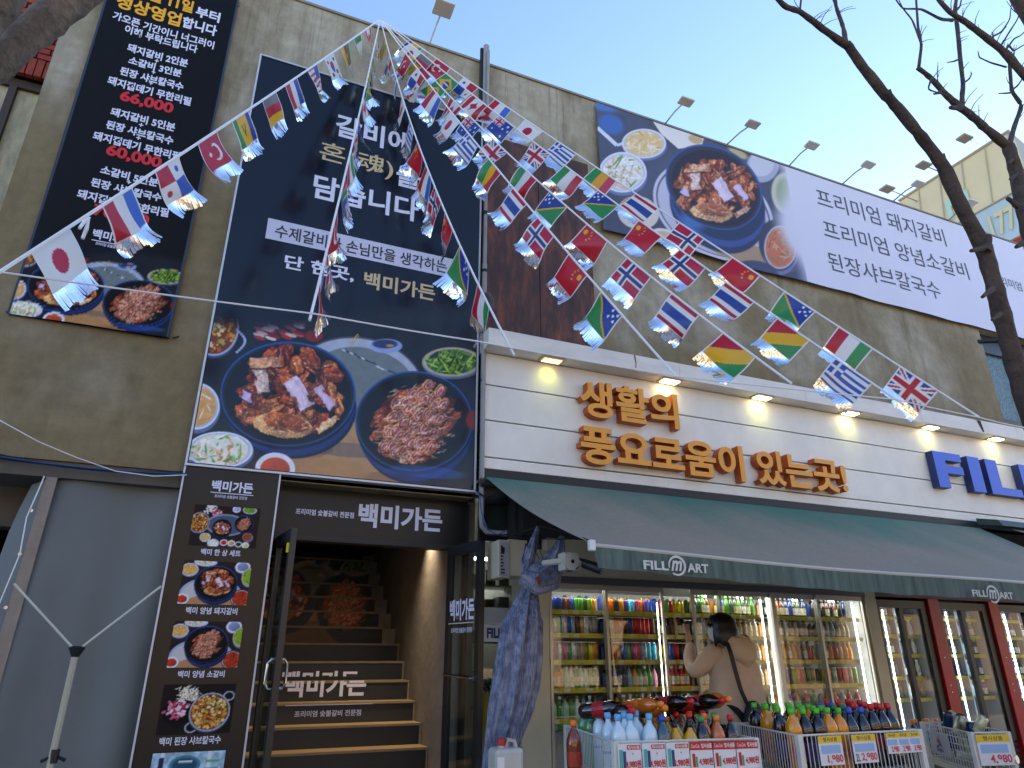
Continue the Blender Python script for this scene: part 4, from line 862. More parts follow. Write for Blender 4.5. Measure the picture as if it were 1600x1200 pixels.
def bluel():
    T, Bo = W(1463, 705, 5.515), W(1467, 760, 5.515); xpx = [(1464, 1506), (1516, 1534), (1543, 1589), (1594, 1642), (1650, 1720)]
    for ch, (p0, p1) in zip('FILLM', xpx):
        vs, fs = glyphs(ch, .04, .048, 4); a0, a1 = min(v[0] for v in vs), max(v[0] for v in vs); b0, b1 = min(v[1] for v in vs), max(v[1] for v in vs)
        x0, x1 = W(p0, 738, 5.515).x, W(p1, 738, 5.515).x; mb = MB();
        mb.add([(x0+(v[0]-a0)/(a1-a0)*(x1-x0), 5.563-v[2], Bo.z+(v[1]-b0)/(b1-b0)*(T.z-Bo.z)) for v in vs], fs)
        for i, f in enumerate(fs): mb.mi[i] = 0 if all(vs[j][2] > .04 for j in f) else 1
        mb.build('letter', [BL, BL2], bl, fix=False)
bluel()

# conduit and drain pipe beside the sign
pp = root('conduit_pipe', (2.08, 5.62, 2.5), 'grey conduit pipe running down the right edge of the tall sign', 'pipe')
zb_ = W(744, 826, 5.6).z
mb = MB(); mb.tube([(2.085, 5.6, 7.9), (2.085, 5.6, 5)], .018, 8); mb.tube([(2.085, 5.6, 5), (2.085, 5.58, zb_+.1), (2.09, 5.57, zb_+.02), (2.13, 5.56, zb_-.03), (2.3, 5.52, zb_-.04)], .024, 8); mb.build('pipe', GREYP, pp, True)
mb = MB(); mb.tube([(2.035, 5.69, 8.0), (2.035, 5.69, 6.94)], .022, 6); mb.build('black_conduit', CABLE, pp)
mb = MB(); mb.tube([(2.08, 5.66, 8.03), (2.08, 5.66, 6.9)], .036, 8); mb.build('upper_pipe', GREYP, pp, True)
mb = MB()
for z in (3.2, 3.7, 4.3, 4.9, 5.6): mb.lathe([(.027, 0), (.027, .03)], 8, (2.085, 5.595, z))
mb.build('joint', CABLE, pp)
hs = root('vent_hose', tuple(W(765, 480, 5.6)), 'short curved grey hose end on the rusty panel by the sign edge', 'hose')
mb = MB(); mb.tube([W(753, 463, 5.62), W(762, 460, 5.55), W(768, 468, 5.53), W(769, 482, 5.53), W(764, 491, 5.6)], .028, 8, noise=.15); mb.build('hose', mat('hose_rubber', '4c4844', .7), hs)

# ------------------------------------------------------------------ awning
aw = root('awning', (6, 4.6, 2.3), 'long dusty green awning with FILL MART valance over the drink coolers', 'awning')
AWM = bpy.data.materials.new('green_canvas'); AWM.use_nodes = True
def _aw():
    N = AWM.node_tree.nodes; L = AWM.node_tree.links; b = N['Principled BSDF']; b.inputs['Roughness'].default_value = .75
    tc = N.new('ShaderNodeTexCoord'); sep = N.new('ShaderNodeSeparateXYZ'); L.new(tc.outputs['Object'], sep.inputs[0])
    def nz(scale, st, det=6):
        mp = N.new('ShaderNodeMapping'); mp.inputs['Scale'].default_value = st; L.new(tc.outputs['Object'], mp.inputs[0]); n = N.new('ShaderNodeTexNoise'); n.inputs['Scale'].default_value = scale; n.inputs['Detail'].default_value = det; n.inputs['Roughness'].default_value = .6
        L.new(mp.outputs[0], n.inputs['Vector']); return n.outputs[0]
    mr = N.new('ShaderNodeMapRange'); mr.inputs[1].default_value = .95; mr.inputs[2].default_value = -.75; L.new(sep.outputs[1], mr.inputs[0])
    a = N.new('ShaderNodeMath'); a.operation = 'MULTIPLY_ADD'; a.inputs[1].default_value = 1.5; L.new(nz(.8, (1, .35, 1)), a.inputs[0]); L.new(mr.outputs[0], a.inputs[2])
    r = N.new('ShaderNodeMapRange'); r.inputs[1].default_value = .62; r.inputs[2].default_value = 1.6; r.interpolation_type = 'SMOOTHSTEP'; L.new(a.outputs[0], r.inputs[0])
    m = N.new('ShaderNodeMix'); m.data_type = 'RGBA'; L.new(r.outputs[0], m.inputs[0]); m.inputs[6].default_value = (*H('2c685c'), 1); m.inputs[7].default_value = (*H('8a8070'), 1)
    s = N.new('ShaderNodeMapRange'); s.inputs[3].default_value = .75; s.inputs[4].default_value = 1.25; L.new(nz(38, (1, .5, 1), 3), s.inputs[0])
    vm = N.new('ShaderNodeVectorMath'); vm.operation = 'SCALE'; L.new(m.outputs[2], vm.inputs[0]); L.new(s.outputs[0], vm.inputs['Scale']); L.new(vm.outputs[0], b.inputs['Base Color'])
_aw()
AY0, AY1 = 5.52, 3.70; bx0 = .379*AY0; fx0 = .569*AY1; bx1, fx1 = 8.45, 6.9
nn_, mm_ = 60, 16; vs = []; 
def awp(u, t):
    x = (bx0*(1-t)+fx0*t)*(1-u)+(8.6*(1-t)+8.2*t)*u; y = AY0+(AY1-AY0)*t
    zb = HC+.271*AY0; zf = (HC+.174*AY1)*(1-u)+(HC+.148*AY1)*u
    z = zb+(zf-zb)*t-.05*math.sin(math.pi*t)*(1)-.006*math.sin(u*40)*math.sin(math.pi*t)+.012*math.sin(u*9+2*t)*t; return (x, y, z)
mb = MB(); vs = [awp(i/nn_, j/mm_) for j in range(mm_+1) for i in range(nn_+1)]
mb.add(vs, [(j*(nn_+1)+i, j*(nn_+1)+i+1, (j+1)*(nn_+1)+i+1, (j+1)*(nn_+1)+i) for j in range(mm_) for i in range(nn_)]); o = mb.build('canopy', AWM, aw, True)
VAL = mat('valance_canvas', '4c625a', .7, var=.6, vscale=3, stretch=(7, 1, .7)); 
vs = []
for j in range(6):
    for i in range(nn_+1):
        p = awp(i/nn_, 1); s = j/5; hgt = .128+.032*(i/nn_); vs.append((p[0]+.03*s*(1-i/nn_), p[1]-.012-.008*math.sin(i*.9)*s, p[2]-.015-hgt*s-.004*math.sin(i*1.3)*s))
mb = MB(); mb.add(vs, [(j*(nn_+1)+i, j*(nn_+1)+i+1, (j+1)*(nn_+1)+i+1, (j+1)*(nn_+1)+i) for j in range(5) for i in range(nn_)]); mb.build('valance', VAL, aw, True)
mb = MB(); mb.tube([Vector(awp(i/12, 1))+Vector((0, 0, -.012)) for i in range(13)], .016, 6); mb.build('front_rod', mat('rod_metal', 'b9b3a4', .4), aw, True)
p0 = Vector(awp(0, 1)); mb = MB(); mb.box(p0.x-.022, p0.x+.018, p0.y-.02, p0.y+.02, p0.z-.045, p0.z+.022); mb.build('end_cap', WHITE, aw, bevel=.008)
mb = MB(); mb.tube([Vector((bx0-.03, AY0+.03, HC+.268*AY0-.03)), Vector((8.6, AY0+.03, HC+.268*AY0-.03))], .04, 10); mb.build('roller', mat('roller_metal', '2e2f30', .4), aw, True)
YV = AY1-.035; TXTA = mat('valance_lettering', 'c9ccc4', .6)
def logo(l, r, c, rr, l2, r2, hp):
    ptext('FILL', l, (l2[0], l2[1]), hp, YV, TXTA, aw, .03); ptext('ART', r2, r, hp, YV, TXTA, aw, .03)
    cc = W(*c, YV); R = abs(W(c[0]+rr, c[1], YV).x-cc.x); mb = MB(); n = 28
    pts = [cc+Vector((math.cos(-2.2+5.6*i/n)*R*.95, 0, math.sin(-2.2+5.6*i/n)*R*.88)) for i in range(n+1)]
    vs = []; 
    for i, p in enumerate(pts):
        q = (p-cc).normalized()*(R*.07*(1+.8*math.sin(i/n*3.14))); vs += [p+q, p-q]
    mb.add(vs, [(2*i, 2*i+1, 2*i+3, 2*i+2) for i in range(n)]); mb.build('logo_ring', TXTA, aw, fix=False)
    vs, fs = glyphs('m', .03); zs = [v[1] for v in vs]; xs = [v[0] for v in vs]; mb = MB(); ww = R*1.15
    mb.add([(cc.x-ww/2+(v[0]-min(xs))/(max(xs)-min(xs))*ww+(v[1]-.25)*R*.5, YV, cc.z-R*.5+(v[1]-min(zs))/(max(zs)-min(zs))*R) for v in vs], fs); mb.build('lettering', TXTA, aw, fix=False)
logo((1005.5, 881), (1107, 888.5), (1058, 884), 13, (1045, 885.5), (1074, 887), 14)
logo((1519, 925.5), (1583, 931.5), (1551.5, 928.5), 9, (1542.5, 928.5), (1561, 929.5), 10.5)
a2 = root('second_awning', (9, 5.3, 2.8), 'dark green second awning cassette starting at the right edge above the first awning', 'awning')
p = W(1552, 813, 5.35); mb = MB(); mb.hexa([(p.x, 5.25, p.z-.08), (13, 5.25, p.z-.08), (13, 5.55, p.z-.02), (p.x, 5.55, p.z-.02)], [(p.x, 5.3, p.z), (13, 5.3, p.z), (13, 5.55, p.z+.06), (p.x, 5.55, p.z+.06)]); mb.build('cassette', mat('dark_green_metal', '2f443e', .5), a2)
mb = MB(); mb.add([(p.x+.2, 5.3, p.z-.1), (13, 5.3, p.z-.1), (13, 4.2, p.z-.7), (p.x+.9, 4.2, p.z-.7)], [(0, 1, 2, 3)]); mb.build('canopy', AWM, a2)

# ------------------------------------------------------------------ drink bottles and cans (one mould per kind)
PET = {}
def liquid(name, h, rough=.08): return mat('drink_'+name, h, rough, spec=.6, coat=.5)
def bottle_parts(kind, lowres=False):
    n = 10 if lowres else 14
    shape = {'cola': [(.030, 0), (.041, .012), (.042, .05), (.038, .11), (.042, .16), (.0425, .19), (.040, .213), (.031, .237), (.018, .26), (.0135, .268), (.0135, .285)],
             'round': [(.036, 0), (.042, .012), (.042, .06), (.040, .10), (.043, .15), (.045, .19), (.043, .215), (.033, .243), (.018, .262), (.0135, .27), (.0135, .285)],
             'water': [(.034, 0), (.042, .01), (.042, .10), (.0405, .12), (.042, .14), (.042, .20), (.0395, .222), (.031, .243), (.018, .258), (.0135, .266), (.0135, .285)],
             'small': [(.028, 0), (.032, .008), (.032, .11), (.028, .135), (.017, .16), (.0125, .172), (.0125, .182)]}[kind]
    top = shape[-1][1]; b = MB(); b.lathe(shape, n); c = MB(); c.lathe([(.0165, top-.006), (.0175, top+.002), (.0175, top+.02), (.014, top+.024)], n)
    lab = {'cola': (.085, .155, .0425), 'round': (.05, .14, .0435), 'water': (.06, .15, .041), 'small': (.03, .105, .0327)}[kind]
    l = MB(); l.lathe([(lab[2], lab[0]), (lab[2], lab[1])], n); return b, l, c
_pet = {}
def bottle_proto(kind, liq, label, cap, low=False):
    k = (kind, liq, label, cap, low)
    if k not in _pet:
        b, l, c = bottle_parts(kind, low)
        _pet[k] = (b.mesh('bottle_body', mats=[liquid(liq, liq)], smooth=True), l.mesh('label', mats=[mat('label_'+label, label, .45, var=.5, vscale=45)]), c.mesh('cap', mats=[mat('cap_'+cap, cap, .4)], smooth=True))
    return _pet[k]
def bottle(kind, liq, label, cap, loc, lab, group, rot=(0, 0, 0), s=1, low=False):
    ms = bottle_proto(kind, liq, label, cap, low); r = bpy.data.objects.new('bottle', None); C.objects.link(r); r.location = loc; r.rotation_euler = rot; r.scale = (s, s, s); r.empty_display_size = .02
    tag(r, lab, 'bottle', group)
    for nm, me in zip(('body', 'label', 'cap'), ms):
        o = bpy.data.objects.new(nm, me); C.objects.link(o); o.parent = r
    return r
_can = {}
def can(col, loc, lab, group, s=1, tall=1.0):
    k = (col, tall)
    if k not in _can:
        b = MB(); b.lathe([(.024, 0), (.032, .008), (.032, .108*tall), (.026, .118*tall)], 12); top = MB(); top.lathe([(.026, .118*tall), (.026, .121*tall)], 12)
        _can[k] = (b.mesh('can_body', mats=[mat('can_'+col, col, .28, .3, var=.6, vscale=28)], smooth=True), top.mesh('lid', mats=[STEEL]))
    r = bpy.data.objects.new('can', None); C.objects.link(r); r.location = loc; r.scale = (s,)*3; r.rotation_euler = (0, 0, random.random()*6); r.empty_display_size = .02; tag(r, lab, 'can', group)
    for nm, me in zip(('body', 'lid'), _can[k]):
        o = bpy.data.objects.new(nm, me); C.objects.link(o); o.parent = r
    return r
CN = {'1b4fae': 'blue', '16388a': 'dark blue', '5a3320': 'brown', '3f8f2a': 'green', 'd88a18': 'amber', 'e0701c': 'orange', '5a3a8c': 'purple', 'd8c818': 'yellow', 'c4201c': 'red', 'e8e8e4': 'white', '3aa86a': 'mint', '8fb8c8': 'pale blue', '30c0e0': 'cyan', 'b04878': 'pink', '181818': 'black', '9a9a90': 'silver', '6a8a20': 'olive', 'c83a68': 'rose', 'b84a30': 'rust red', '4a9a50': 'leaf green', 'e8a020': 'golden', '284a28': 'dark green', 'd8d0a8': 'cream', '602818': 'dark brown', 'a8d8c0': 'pale green', 'c8a070': 'tan', 'e890b0': 'pale pink', '183058': 'navy'}
ORD = ['first', 'second', 'third', 'fourth', 'fifth', 'sixth', 'seventh', 'eighth', 'ninth', 'tenth', 'eleventh', 'twelfth', 'thirteenth', 'fourteenth', 'fifteenth', 'sixteenth', 'seventeenth', 'eighteenth', 'nineteenth', 'twentieth', 'twenty first', 'twenty second', 'twenty third', 'twenty fourth', 'twenty fifth', 'twenty sixth', 'twenty seventh', 'twenty eighth', 'twenty ninth', 'thirtieth', 'thirty first', 'thirty second', 'thirty third', 'thirty fourth', 'thirty fifth', 'thirty sixth', 'thirty seventh', 'thirty eighth', 'thirty ninth', 'fortieth']
CG = glass_mat('cooler_glass', (.97, .98, .98), .9, 0, .03)
WHI = mat('cooler_lining', 'b0b4b2', .5); TUBE = mat('lit_tube', (.9, .97, 1), emit=(.82, .95, 1), es=4.5)
YG = 5.60
# ---- the two wide coolers with sliding doors
ck = root('drink_cooler', (4.6, YG, 0), 'long beige framed drink cooler with sliding glass doors full of cans and bottles', 'cooler')
CX0, CX1 = .4895*YG, 1.158*YG; ZTOP = HC+.106*YG; ZHD = HC+.122*YG
mb = MB(); mb.box(CX0, CX1, YG+.75, YG+.8, 0, ZTOP+.1); mb.box(CX0, CX1, YG+.05, YG+.75, ZTOP+.03, ZTOP+.08); mb.box(CX1+.002, CX1+.02, YG+.05, YG+.75, 0, ZTOP); mb.box(CX0-.02, CX0-.002, YG+.05, YG+.75, 0, ZTOP); mb.box(CX0, CX1, YG+.03, YG+.75, 0, .3); mb.build('cabinet', WHI, ck)
mb = MB(); mb.box(.44*YG, CX0-.02, YG-.02, YG+.2, 0, ZHD+.22); mb.box(CX0-.02, 1.19*YG, YG-.01, YG+.1, ZHD+.002, ZHD+.33); mb.box(CX1+.024, 1.19*YG, YG-.02, YG+.2, 0, ZHD); mb.build('beige_frame', CREAMM, ck)
HDM = mat('grey_head_frame', '55585c', .4, .4)
mb = MB(); mb.box(CX0-.02, CX1+.02, YG-.03, YG+.05, ZTOP+.03, ZHD); mb.build('head_frame', HDM, ck)
av = [.4915, .592, .7035, .7665, .8195, .9335, 1.043, 1.158]; xd = [a*YG for a in av]
SH = [HC+c*YG for c in (.075, .036, -.003, -.043, -.085)]; SH[0] = HC+.071*YG
for i in range(7):
    x0, x1 = xd[i], xd[i+1]; yo = 0 if i % 2 == 0 else .03
    if i == 2: continue      # door slid open where the shopper stands
    mb = MB(); w_ = .026; mb.box(x0-w_/2, x0+w_/2, YG+yo, YG+yo+.025, .3, ZTOP+.03); mb.box(x1-w_/2+.001, x1+w_/2-.001, YG+yo+.001, YG+yo+.024, .3, ZTOP+.03)
    mb.box(x0+w_/2, x1-w_/2, YG+yo+.002, YG+yo+.022, ZTOP-.015, ZTOP+.03); mb.box(x0+w_/2, x1-w_/2, YG+yo+.002, YG+yo+.022, .3, .36); fr_ = mb.build('sliding_door_frame', ALU, ck)
    mb = MB(); mb.box(x0+w_/2, x1-w_/2, YG+yo+.010, YG+yo+.014, .36, ZTOP-.015); g_ = mb.build('glass', CG, ck)
mb = MB(); mb.box(xd[5]-.025, xd[5]+.025, YG-.025, YG+.06, 0, ZTOP+.03); mb.build('post', ALU, ck)
for x, zz0, zz1 in ((xd[5]-.07, .4, ZTOP-.03), (xd[7]-.07, .4, ZTOP-.03), (xd[2]-.03, .6, ZTOP-.1)):
    mb = MB(); mb.tube([(x, YG+.085, zz0), (x, YG+.085, zz1)], .0085 if x > 5 else .005, 8); mb.build('light_tube', TUBE, ck)
for a, b_ in ((CX0+.1, xd[2]-.06), (xd[3]+.06, xd[5]-.1), (xd[5]+.1, CX1-.1)):
    mb = MB(); mb.tube([(a, YG+.10, ZTOP+.018), (b_, YG+.10, ZTOP+.018)], .012, 8); mb.build('light_tube', mat('top_tube', (.9, .97, 1), emit=(.86, .96, 1), es=11), ck)
for s_, z in enumerate(SH):
    mb = MB(); mb.box(CX0+.01, xd[5]-.1, YG+.1, YG+.7, z-.012, z); mb.box(xd[5]+.03, CX1-.1, YG+.1, YG+.7, z-.012-.0, z); mb.build('shelf', mat('shelf_wire', 'a6a8a4', .4, .5), ck)
    mb = MB(); mb.box(CX0+.01, xd[5]-.1, YG+.085, YG+.098, z-.028, z+.012); mb.box(xd[5]+.03, CX1-.1, YG+.085, YG+.098, z-.028, z+.012); mb.build('price_strip', YEL, ck)
    nn2 = int((CX1-CX0)/.11)
    if not s_: mb = MB(); mb.box(-.03, .03, -.0015, .0015, -.016, .016); tick_ = mb.mesh('price_ticket', mats=[mat('price_ticket', 'd8d4a0', .5)])
    for j in range(nn2):
        if random.random() < .5: o = bpy.data.objects.new('price_ticket', tick_); C.objects.link(o); o.parent = ck; q_ = ORG[ck.name]; o.location = (CX0+.08+j*.11-q_[0], YG+.0825-q_[1], z-.008-q_[2])
rows = [
 [('can', ['1b4fae', '1b4fae', '16388a', '5a3320', '602818', '1b4fae', '3f8f2a', '3f8f2a', '284a28', '6a8a20', 'd88a18']), ('can', ['e0701c', 'e0701c', '181818', 'd88a18', '5a3a8c', '30c0e0', 'b04878', 'e0701c', '5a3a8c', '1b4fae']), ('can', ['c4201c', '3f8f2a', 'c4201c', 'd8c818', 'd8c818', 'd8c818']), ('small', ['d8c818', '284a28', '284a28', '3f8f2a', '602818']), ('small', ['602818', '1b4fae', '3f8f2a', '284a28', '284a28', '3f8f2a', '284a28', '284a28', '3f8f2a']), ('small', ['183058', '602818', 'e0701c', '602818', '183058', '16388a', '284a28', '284a28', '183058']), ('small', ['181818', '602818', '181818', '602818', '181818', '602818', '181818', '183058'])],
 [('tall', ['3aa86a', 'a8d8c0', '3aa86a', 'e8e8e4', '1b4fae', '8fb8c8', '5a3320', 'c8a070', 'e8e8e4', '9a9a90', '9a9a90']), ('tall', ['4a9a50', 'd8d0a8', 'c84a20' if False else 'b84a30', 'e0701c', '5a3320', '16388a', 'c4201c', 'c4201c', 'c4201c', 'c4201c', '5a3320']), ('small', ['181818', '181818', '602818', 'd8d0a8', '602818', '181818']), ('small', ['c8a070', '8fb8c8', 'e8e8e4', 'c8a070']), ('small', ['8fb8c8', 'e8e8e4', 'c8a070', 'c8a070', 'e8a020', 'c8a070', 'd8d0a8', 'e8e8e4']), ('small', ['d8d0a8', '9a9a90', 'c8a070', 'e8e8e4', '9a9a90', 'd8d0a8', '9a9a90', 'c8a070']), ('small', ['9a9a90', 'e8e8e4', '9a9a90', '8fb8c8', '9a9a90', 'c8a070', '9a9a90'])],
 [('tall', ['e0701c', '1b4fae', 'e8e8e4', 'e890b0', '3aa86a', 'e8e8e4', '9a9a90', 'c8a070', '6a8a20', 'd8c818', 'd88a18']), ('tall', ['9a9a90', 'e0701c', 'c8a070', '1b4fae', '3aa86a', 'b04878', 'c83a68', '8fb8c8', '30c0e0', '30c0e0']), ('tall', ['d8c818', '1b4fae', 'c4201c', '181818', '602818']), ('small', ['c8a070', '8fb8c8', 'e8e8e4']), ('small', ['9a9a90', 'c8a070', 'e8e8e4', 'c8a070', '5a3320', '9a9a90', '5a3320', 'c8a070']), ('small', ['c8a070', '602818', 'e8a020', 'c8a070', 'e8a020', '602818', 'c8a070', 'c4201c']), ('small', ['8fb8c8', '183058', 'e0701c', 'b84a30', 'c8a070', 'e8a020', 'e8a020'])],
 [('small', ['e8a020', 'd88a18', 'c8a070', 'a8d8c0', 'e8e8e4', '4a9a50', 'a8d8c0', 'a8d8c0', '6a8a20', '4a9a50']), ('small', ['8fb8c8', '1b4fae', '183058', '183058', '8fb8c8', 'd88a18', '4a9a50', '4a9a50', '4a9a50', 'e890b0']), ('small', ['e890b0', 'c83a68', 'b84a30', 'c4201c', 'e0701c']), ('small', ['c4201c', 'e890b0', 'c4201c']), ('small', ['e8e8e4', 'a8d8c0', 'a8d8c0', 'a8d8c0', 'e8e8e4', 'c83a68', 'c4201c', 'e8e8e4']), ('tall', ['181818', 'e0701c', '5a3a8c', '3f8f2a', 'd88a18', 'c83a68', '3f8f2a', 'c8a070']), ('tall', ['d8c818', 'e0701c', 'a8d8c0', 'c4201c', 'c83a68', '9a9a90', '4a9a50'])],
 [('water', ['a8d8c0', '4a9a50', 'a8d8c0', '4a9a50', 'e8e8e4', '8fb8c8', '8fb8c8', '9a9a90']), ('small', ['d88a18', 'e8a020', '9a9a90', 'e8e8e4', '4a9a50', '9a9a90', '1b4fae', '9a9a90']), ('small', ['284a28', '181818', '4a9a50', '181818']), ('small', ['284a28', '181818']), ('water', ['a8d8c0', 'a8d8c0', '4a9a50', 'a8d8c0', 'e8e8e4', '4a9a50']), ('small', ['e0701c', '5a3a8c', 'd88a18', 'c4201c', '4a9a50']), ('small', ['d88a18', 'e0701c', 'a8d8c0', 'c4201c', 'c4201c'])]]
shn = ['top', 'second', 'third', 'fourth', 'bottom']
for s_, row in enumerate(rows):
    for dI, (kind, cols) in enumerate(row):
        x0, x1 = xd[dI]+.045, xd[dI+1]-.04
        if dI == 4 or dI == 6: x1 -= .06
        k = len(cols); 
        for i, c_ in enumerate(cols):
            x = x0+(x1-x0)*(i+.5)/k; y = YG+.15+random.uniform(-.006, .012); z = SH[s_]
            lab = f'{CN[c_]} {"can" if kind in ("can", "tall") else "bottle"}, {ORD[i]} from left on {shn[s_]} shelf behind {ORD[dI]} sliding door'
            if kind == 'can': can(c_, (x, y, z), lab, 'cans on the cooler shelves')
            elif kind == 'tall': can(c_, (x, y, z), lab, 'cans on the cooler shelves', 1, 1.32)
            elif kind == 'small': bottle('small', c_, random.choice(['e8e8e4', c_, 'd8d0a8']), random.choice(['e8e8e4', c_, '181818']), (x, y, z), lab, 'bottles on the cooler shelves', s=.92, low=True)
            else: bottle('water', c_, 'e8e8e4', random.choice(['284a28', 'e8e8e4', '4a9a50']), (x, y, z-.08 if s_ == 4 else z), lab, 'bottles on the cooler shelves', s=.85, low=True)
# second ranks of stock behind the first, deep in the shelves
mb = MB()
for s_ in range(5):
    x = CX0+.06
    while x < CX1-.1:
        if random.random() < .9: mb.lathe([(.03, 0), (.03, .12), (.013, .15)], 7, (x, YG+.26, SH[s_]), mi=random.randrange(5))
        x += .075
tag(mb.build('stock_behind', [mat('can_'+c, c) for c in ('1b4fae', 'c8a070', '284a28', 'd88a18', '9a9a90')], ck), kind='stuff')

# ---- black upright coolers with red posts
RB = mat('black_cooler_frame', '121315', .35)
posts = [(1.333, 1.363), (1.516, 1.545), (1.74, 1.77)]
units = [(1.19, 1.333), (1.363, 1.516), (1.545, 1.74)]
for ui, (a, b_) in enumerate(units):
    x0, x1 = a*YG+.004, b_*YG-.004; zt = HC+.108*YG
    cl_ = root('upright_cooler', ((x0+x1)/2, YG, 0), ['black framed upright cooler next to the beige post, dairy bottles inside', 'black framed upright cooler between two red posts with lit blue stock', 'black framed upright cooler at the right edge with bright tube'][ui], 'cooler', 'black upright coolers')
    mb = MB(); e_ = .05; m0 = (x0+x1)/2-.03; mb.box(x0, x0+e_, YG, YG+.05, .45, zt); mb.box(x1-e_*2, x1, YG, YG+.05, .45, zt); mb.box(m0-.02, m0+.03, YG-.004, YG+.05, .45, zt-.08); mb.box(x0+e_, x1-2*e_, YG, YG+.05, zt-.08, zt); mb.box(x0+e_, x1-2*e_, YG, YG+.05, .45, .52); mb.build('frame', RB, cl_)
    mb = MB(); mb.box(x0, x1, YG+.5, YG+.53, .45, zt); mb.box(x0, x0+.02, YG+.051, YG+.5, .45, zt); mb.box(x1-.11, x1-.09, YG+.051, YG+.5, .45, zt); mb.box(m0, m0+.02, YG+.1, YG+.5, .45, zt); mb.box(x0, x1, YG+.051, YG+.5, zt-.03, zt); mb.build('cabinet', mat('cooler_back', '7a8084', .6), cl_)
    mb = MB()
    for j in range(7): mb.box(x0, x1, YG+.02, YG+.04, .03+j*.06, .07+j*.06)
    mb.box(x0, x1, YG+.045, YG+.06, 0, .45); mb.build('base_grille', mat('brown_grille', '2c2622', .6), cl_)
    for (q0, q1) in ((x0+e_, m0-.02), (m0+.03, x1-2*e_)):
        mb = MB(); mb.box(q0, q1, YG+.02, YG+.026, .52, zt-.08); mb.build('glass', glass_mat('dark_cooler_glass', (.92, .95, .95), .9, 0, .03), cl_)
        for j, z in enumerate([HC+c*YG for c in (.077, .043, .008, -.032, -.07)]):
            mb = MB(); mb.box(q0, q1, YG+.09, YG+.48, z-.01, z); mb.build('shelf', ALU, cl_)
            mb = MB(); mb.box(q0+.005, q1-.005, YG+.078, YG+.089, z-.028, z+.008); mb.build('price_strip', YEL, cl_)
            nb_ = 3
            for i in range(nb_):
                pal = [['e8e8e4', '284a28', '9a9a90', '183058'], ['1b4fae', '16388a', '8fb8c8', '181818'], ['5a3a8c', '1b4fae', '4a9a50', '284a28']][ui]; c_ = random.choice(pal)
                side = 'left' if q0 < m0-.02 else 'right'
                bottle('small', c_, random.choice(['e8e8e4', c_]), random.choice(['e8e8e4', '181818', c_]), (q0+(q1-q0)*(i+.5)/nb_, YG+.15, z), f'{CN[c_]} bottle, {ORD[i]} on {shn[j]} shelf, {side} door of {["left","middle","right"][ui]} black cooler', 'bottles in the black coolers', s=.85, low=True)
    mb = MB(); xt = x0+e_+.06 if ui == 0 else x0+e_+.10; mb.tube([(xt+.06, YG+.07, .6), (xt+.06, YG+.07, zt-.1)], .009 if ui < 2 else .012, 6); mb.tube([(m0+.04, YG+.07, .6), (m0+.04, YG+.07, zt-.1)], .008, 6); mb.build('light_tube', mat('blue_tube', (.7, .85, 1), emit=(.6, .82, 1), es=3.5), cl_)
for i, (a, b_) in enumerate(posts):
    r_ = root('red_post', (a*YG, YG, 0), ['red painted post right of the first black cooler', 'red painted post right of the second black cooler', 'red painted post outside the right edge'][i], 'post', 'red posts between the coolers')
    mb = MB(); mb.box(a*YG, b_*YG, YG-.03, YG+.1, 0, HC+.113*YG); mb.build('post_body', REDM, r_, bevel=.004)
    mb = MB()
    for z in (.95, 1.02, 1.3): mb.lathe([(.012, 0), (.008, -.004)], 8, (a*YG+.07, YG-.031, z), axis='y')
    mb.build('screw', STEEL, r_)
hb_ = root('red_ledge', (8, YG, 2), 'dark red lintel strip above the black coolers', 'lintel')
mb = MB(); mb.box(1.19*YG, 14, YG-.01, YG+.3, HC+.1135*YG, HC+.13*YG); mb.build('strip', mat('dark_red', '4a1512', .5), hb_)
mb = MB(); mb.box(.44*YG, 14, YG+.12, YG+.3, HC+.1305*YG+.02, 2.79); mb.build('board', mat('upper_board', '2a2a2a', .8), hb_)
mb = MB(); mb.box(.445*YG, 6.6, YG+.0, YG+.1, ZHD+.34, 2.79); mb.build('board', mat('dark_board', '26292a', .6), hb_)

# ------------------------------------------------------------------ small shop window between stair door and cooler
sp = root('shop_window', (2.3, 5.95, 0), 'dark framed shop window with lit tubes inside between the stair door and the blue tarp', 'window')
mb = MB(); mb.box(2.19, 2.24, 5.88, 5.95, 0, 2.8); mb.box(2.24, 2.72, 5.88, 5.95, 2.28, 2.34); mb.box(2.70, 2.76, 5.88, 5.95, 0, 2.8); mb.box(2.24, 2.7, 5.88, 5.95, 2.62, 2.8); mb.build('frame', RB, sp)
mb = MB(); mb.box(2.24, 2.7, 5.91, 5.915, .02, 2.28); mb.build('pane', CG, sp); mb = MB(); mb.box(2.24, 2.7, 5.91, 5.915, 2.34, 2.62); mb.build('pane', mat('smoked_pane', '2f3a38', .2, var=.4), sp)
for i, z in enumerate((2.33, 2.12)):
    r_ = root('fluorescent_lamp', (2.6, 7.4+i*.5, z), ['upper fluorescent tube glowing inside the shop window', 'lower fluorescent tube glowing inside the shop window'][i], 'lamp', 'fluorescent tubes inside the shop')
    mb = MB(); mb.tube([(2.3, 7.4+i*.3, z), (2.95, 7.4+i*.3, z)], .016, 8); mb.build('tube', TUBE, r_); mb = MB(); mb.box(2.3, 2.95, 7.38+i*.3, 7.42+i*.3, z+.02, z+.05); mb.build('fitting', WHITE, r_)
r_ = root('shop_shelf', (2.7, 7.0, 0), 'shelf of dark packages and goods seen inside the shop window', 'shelf')
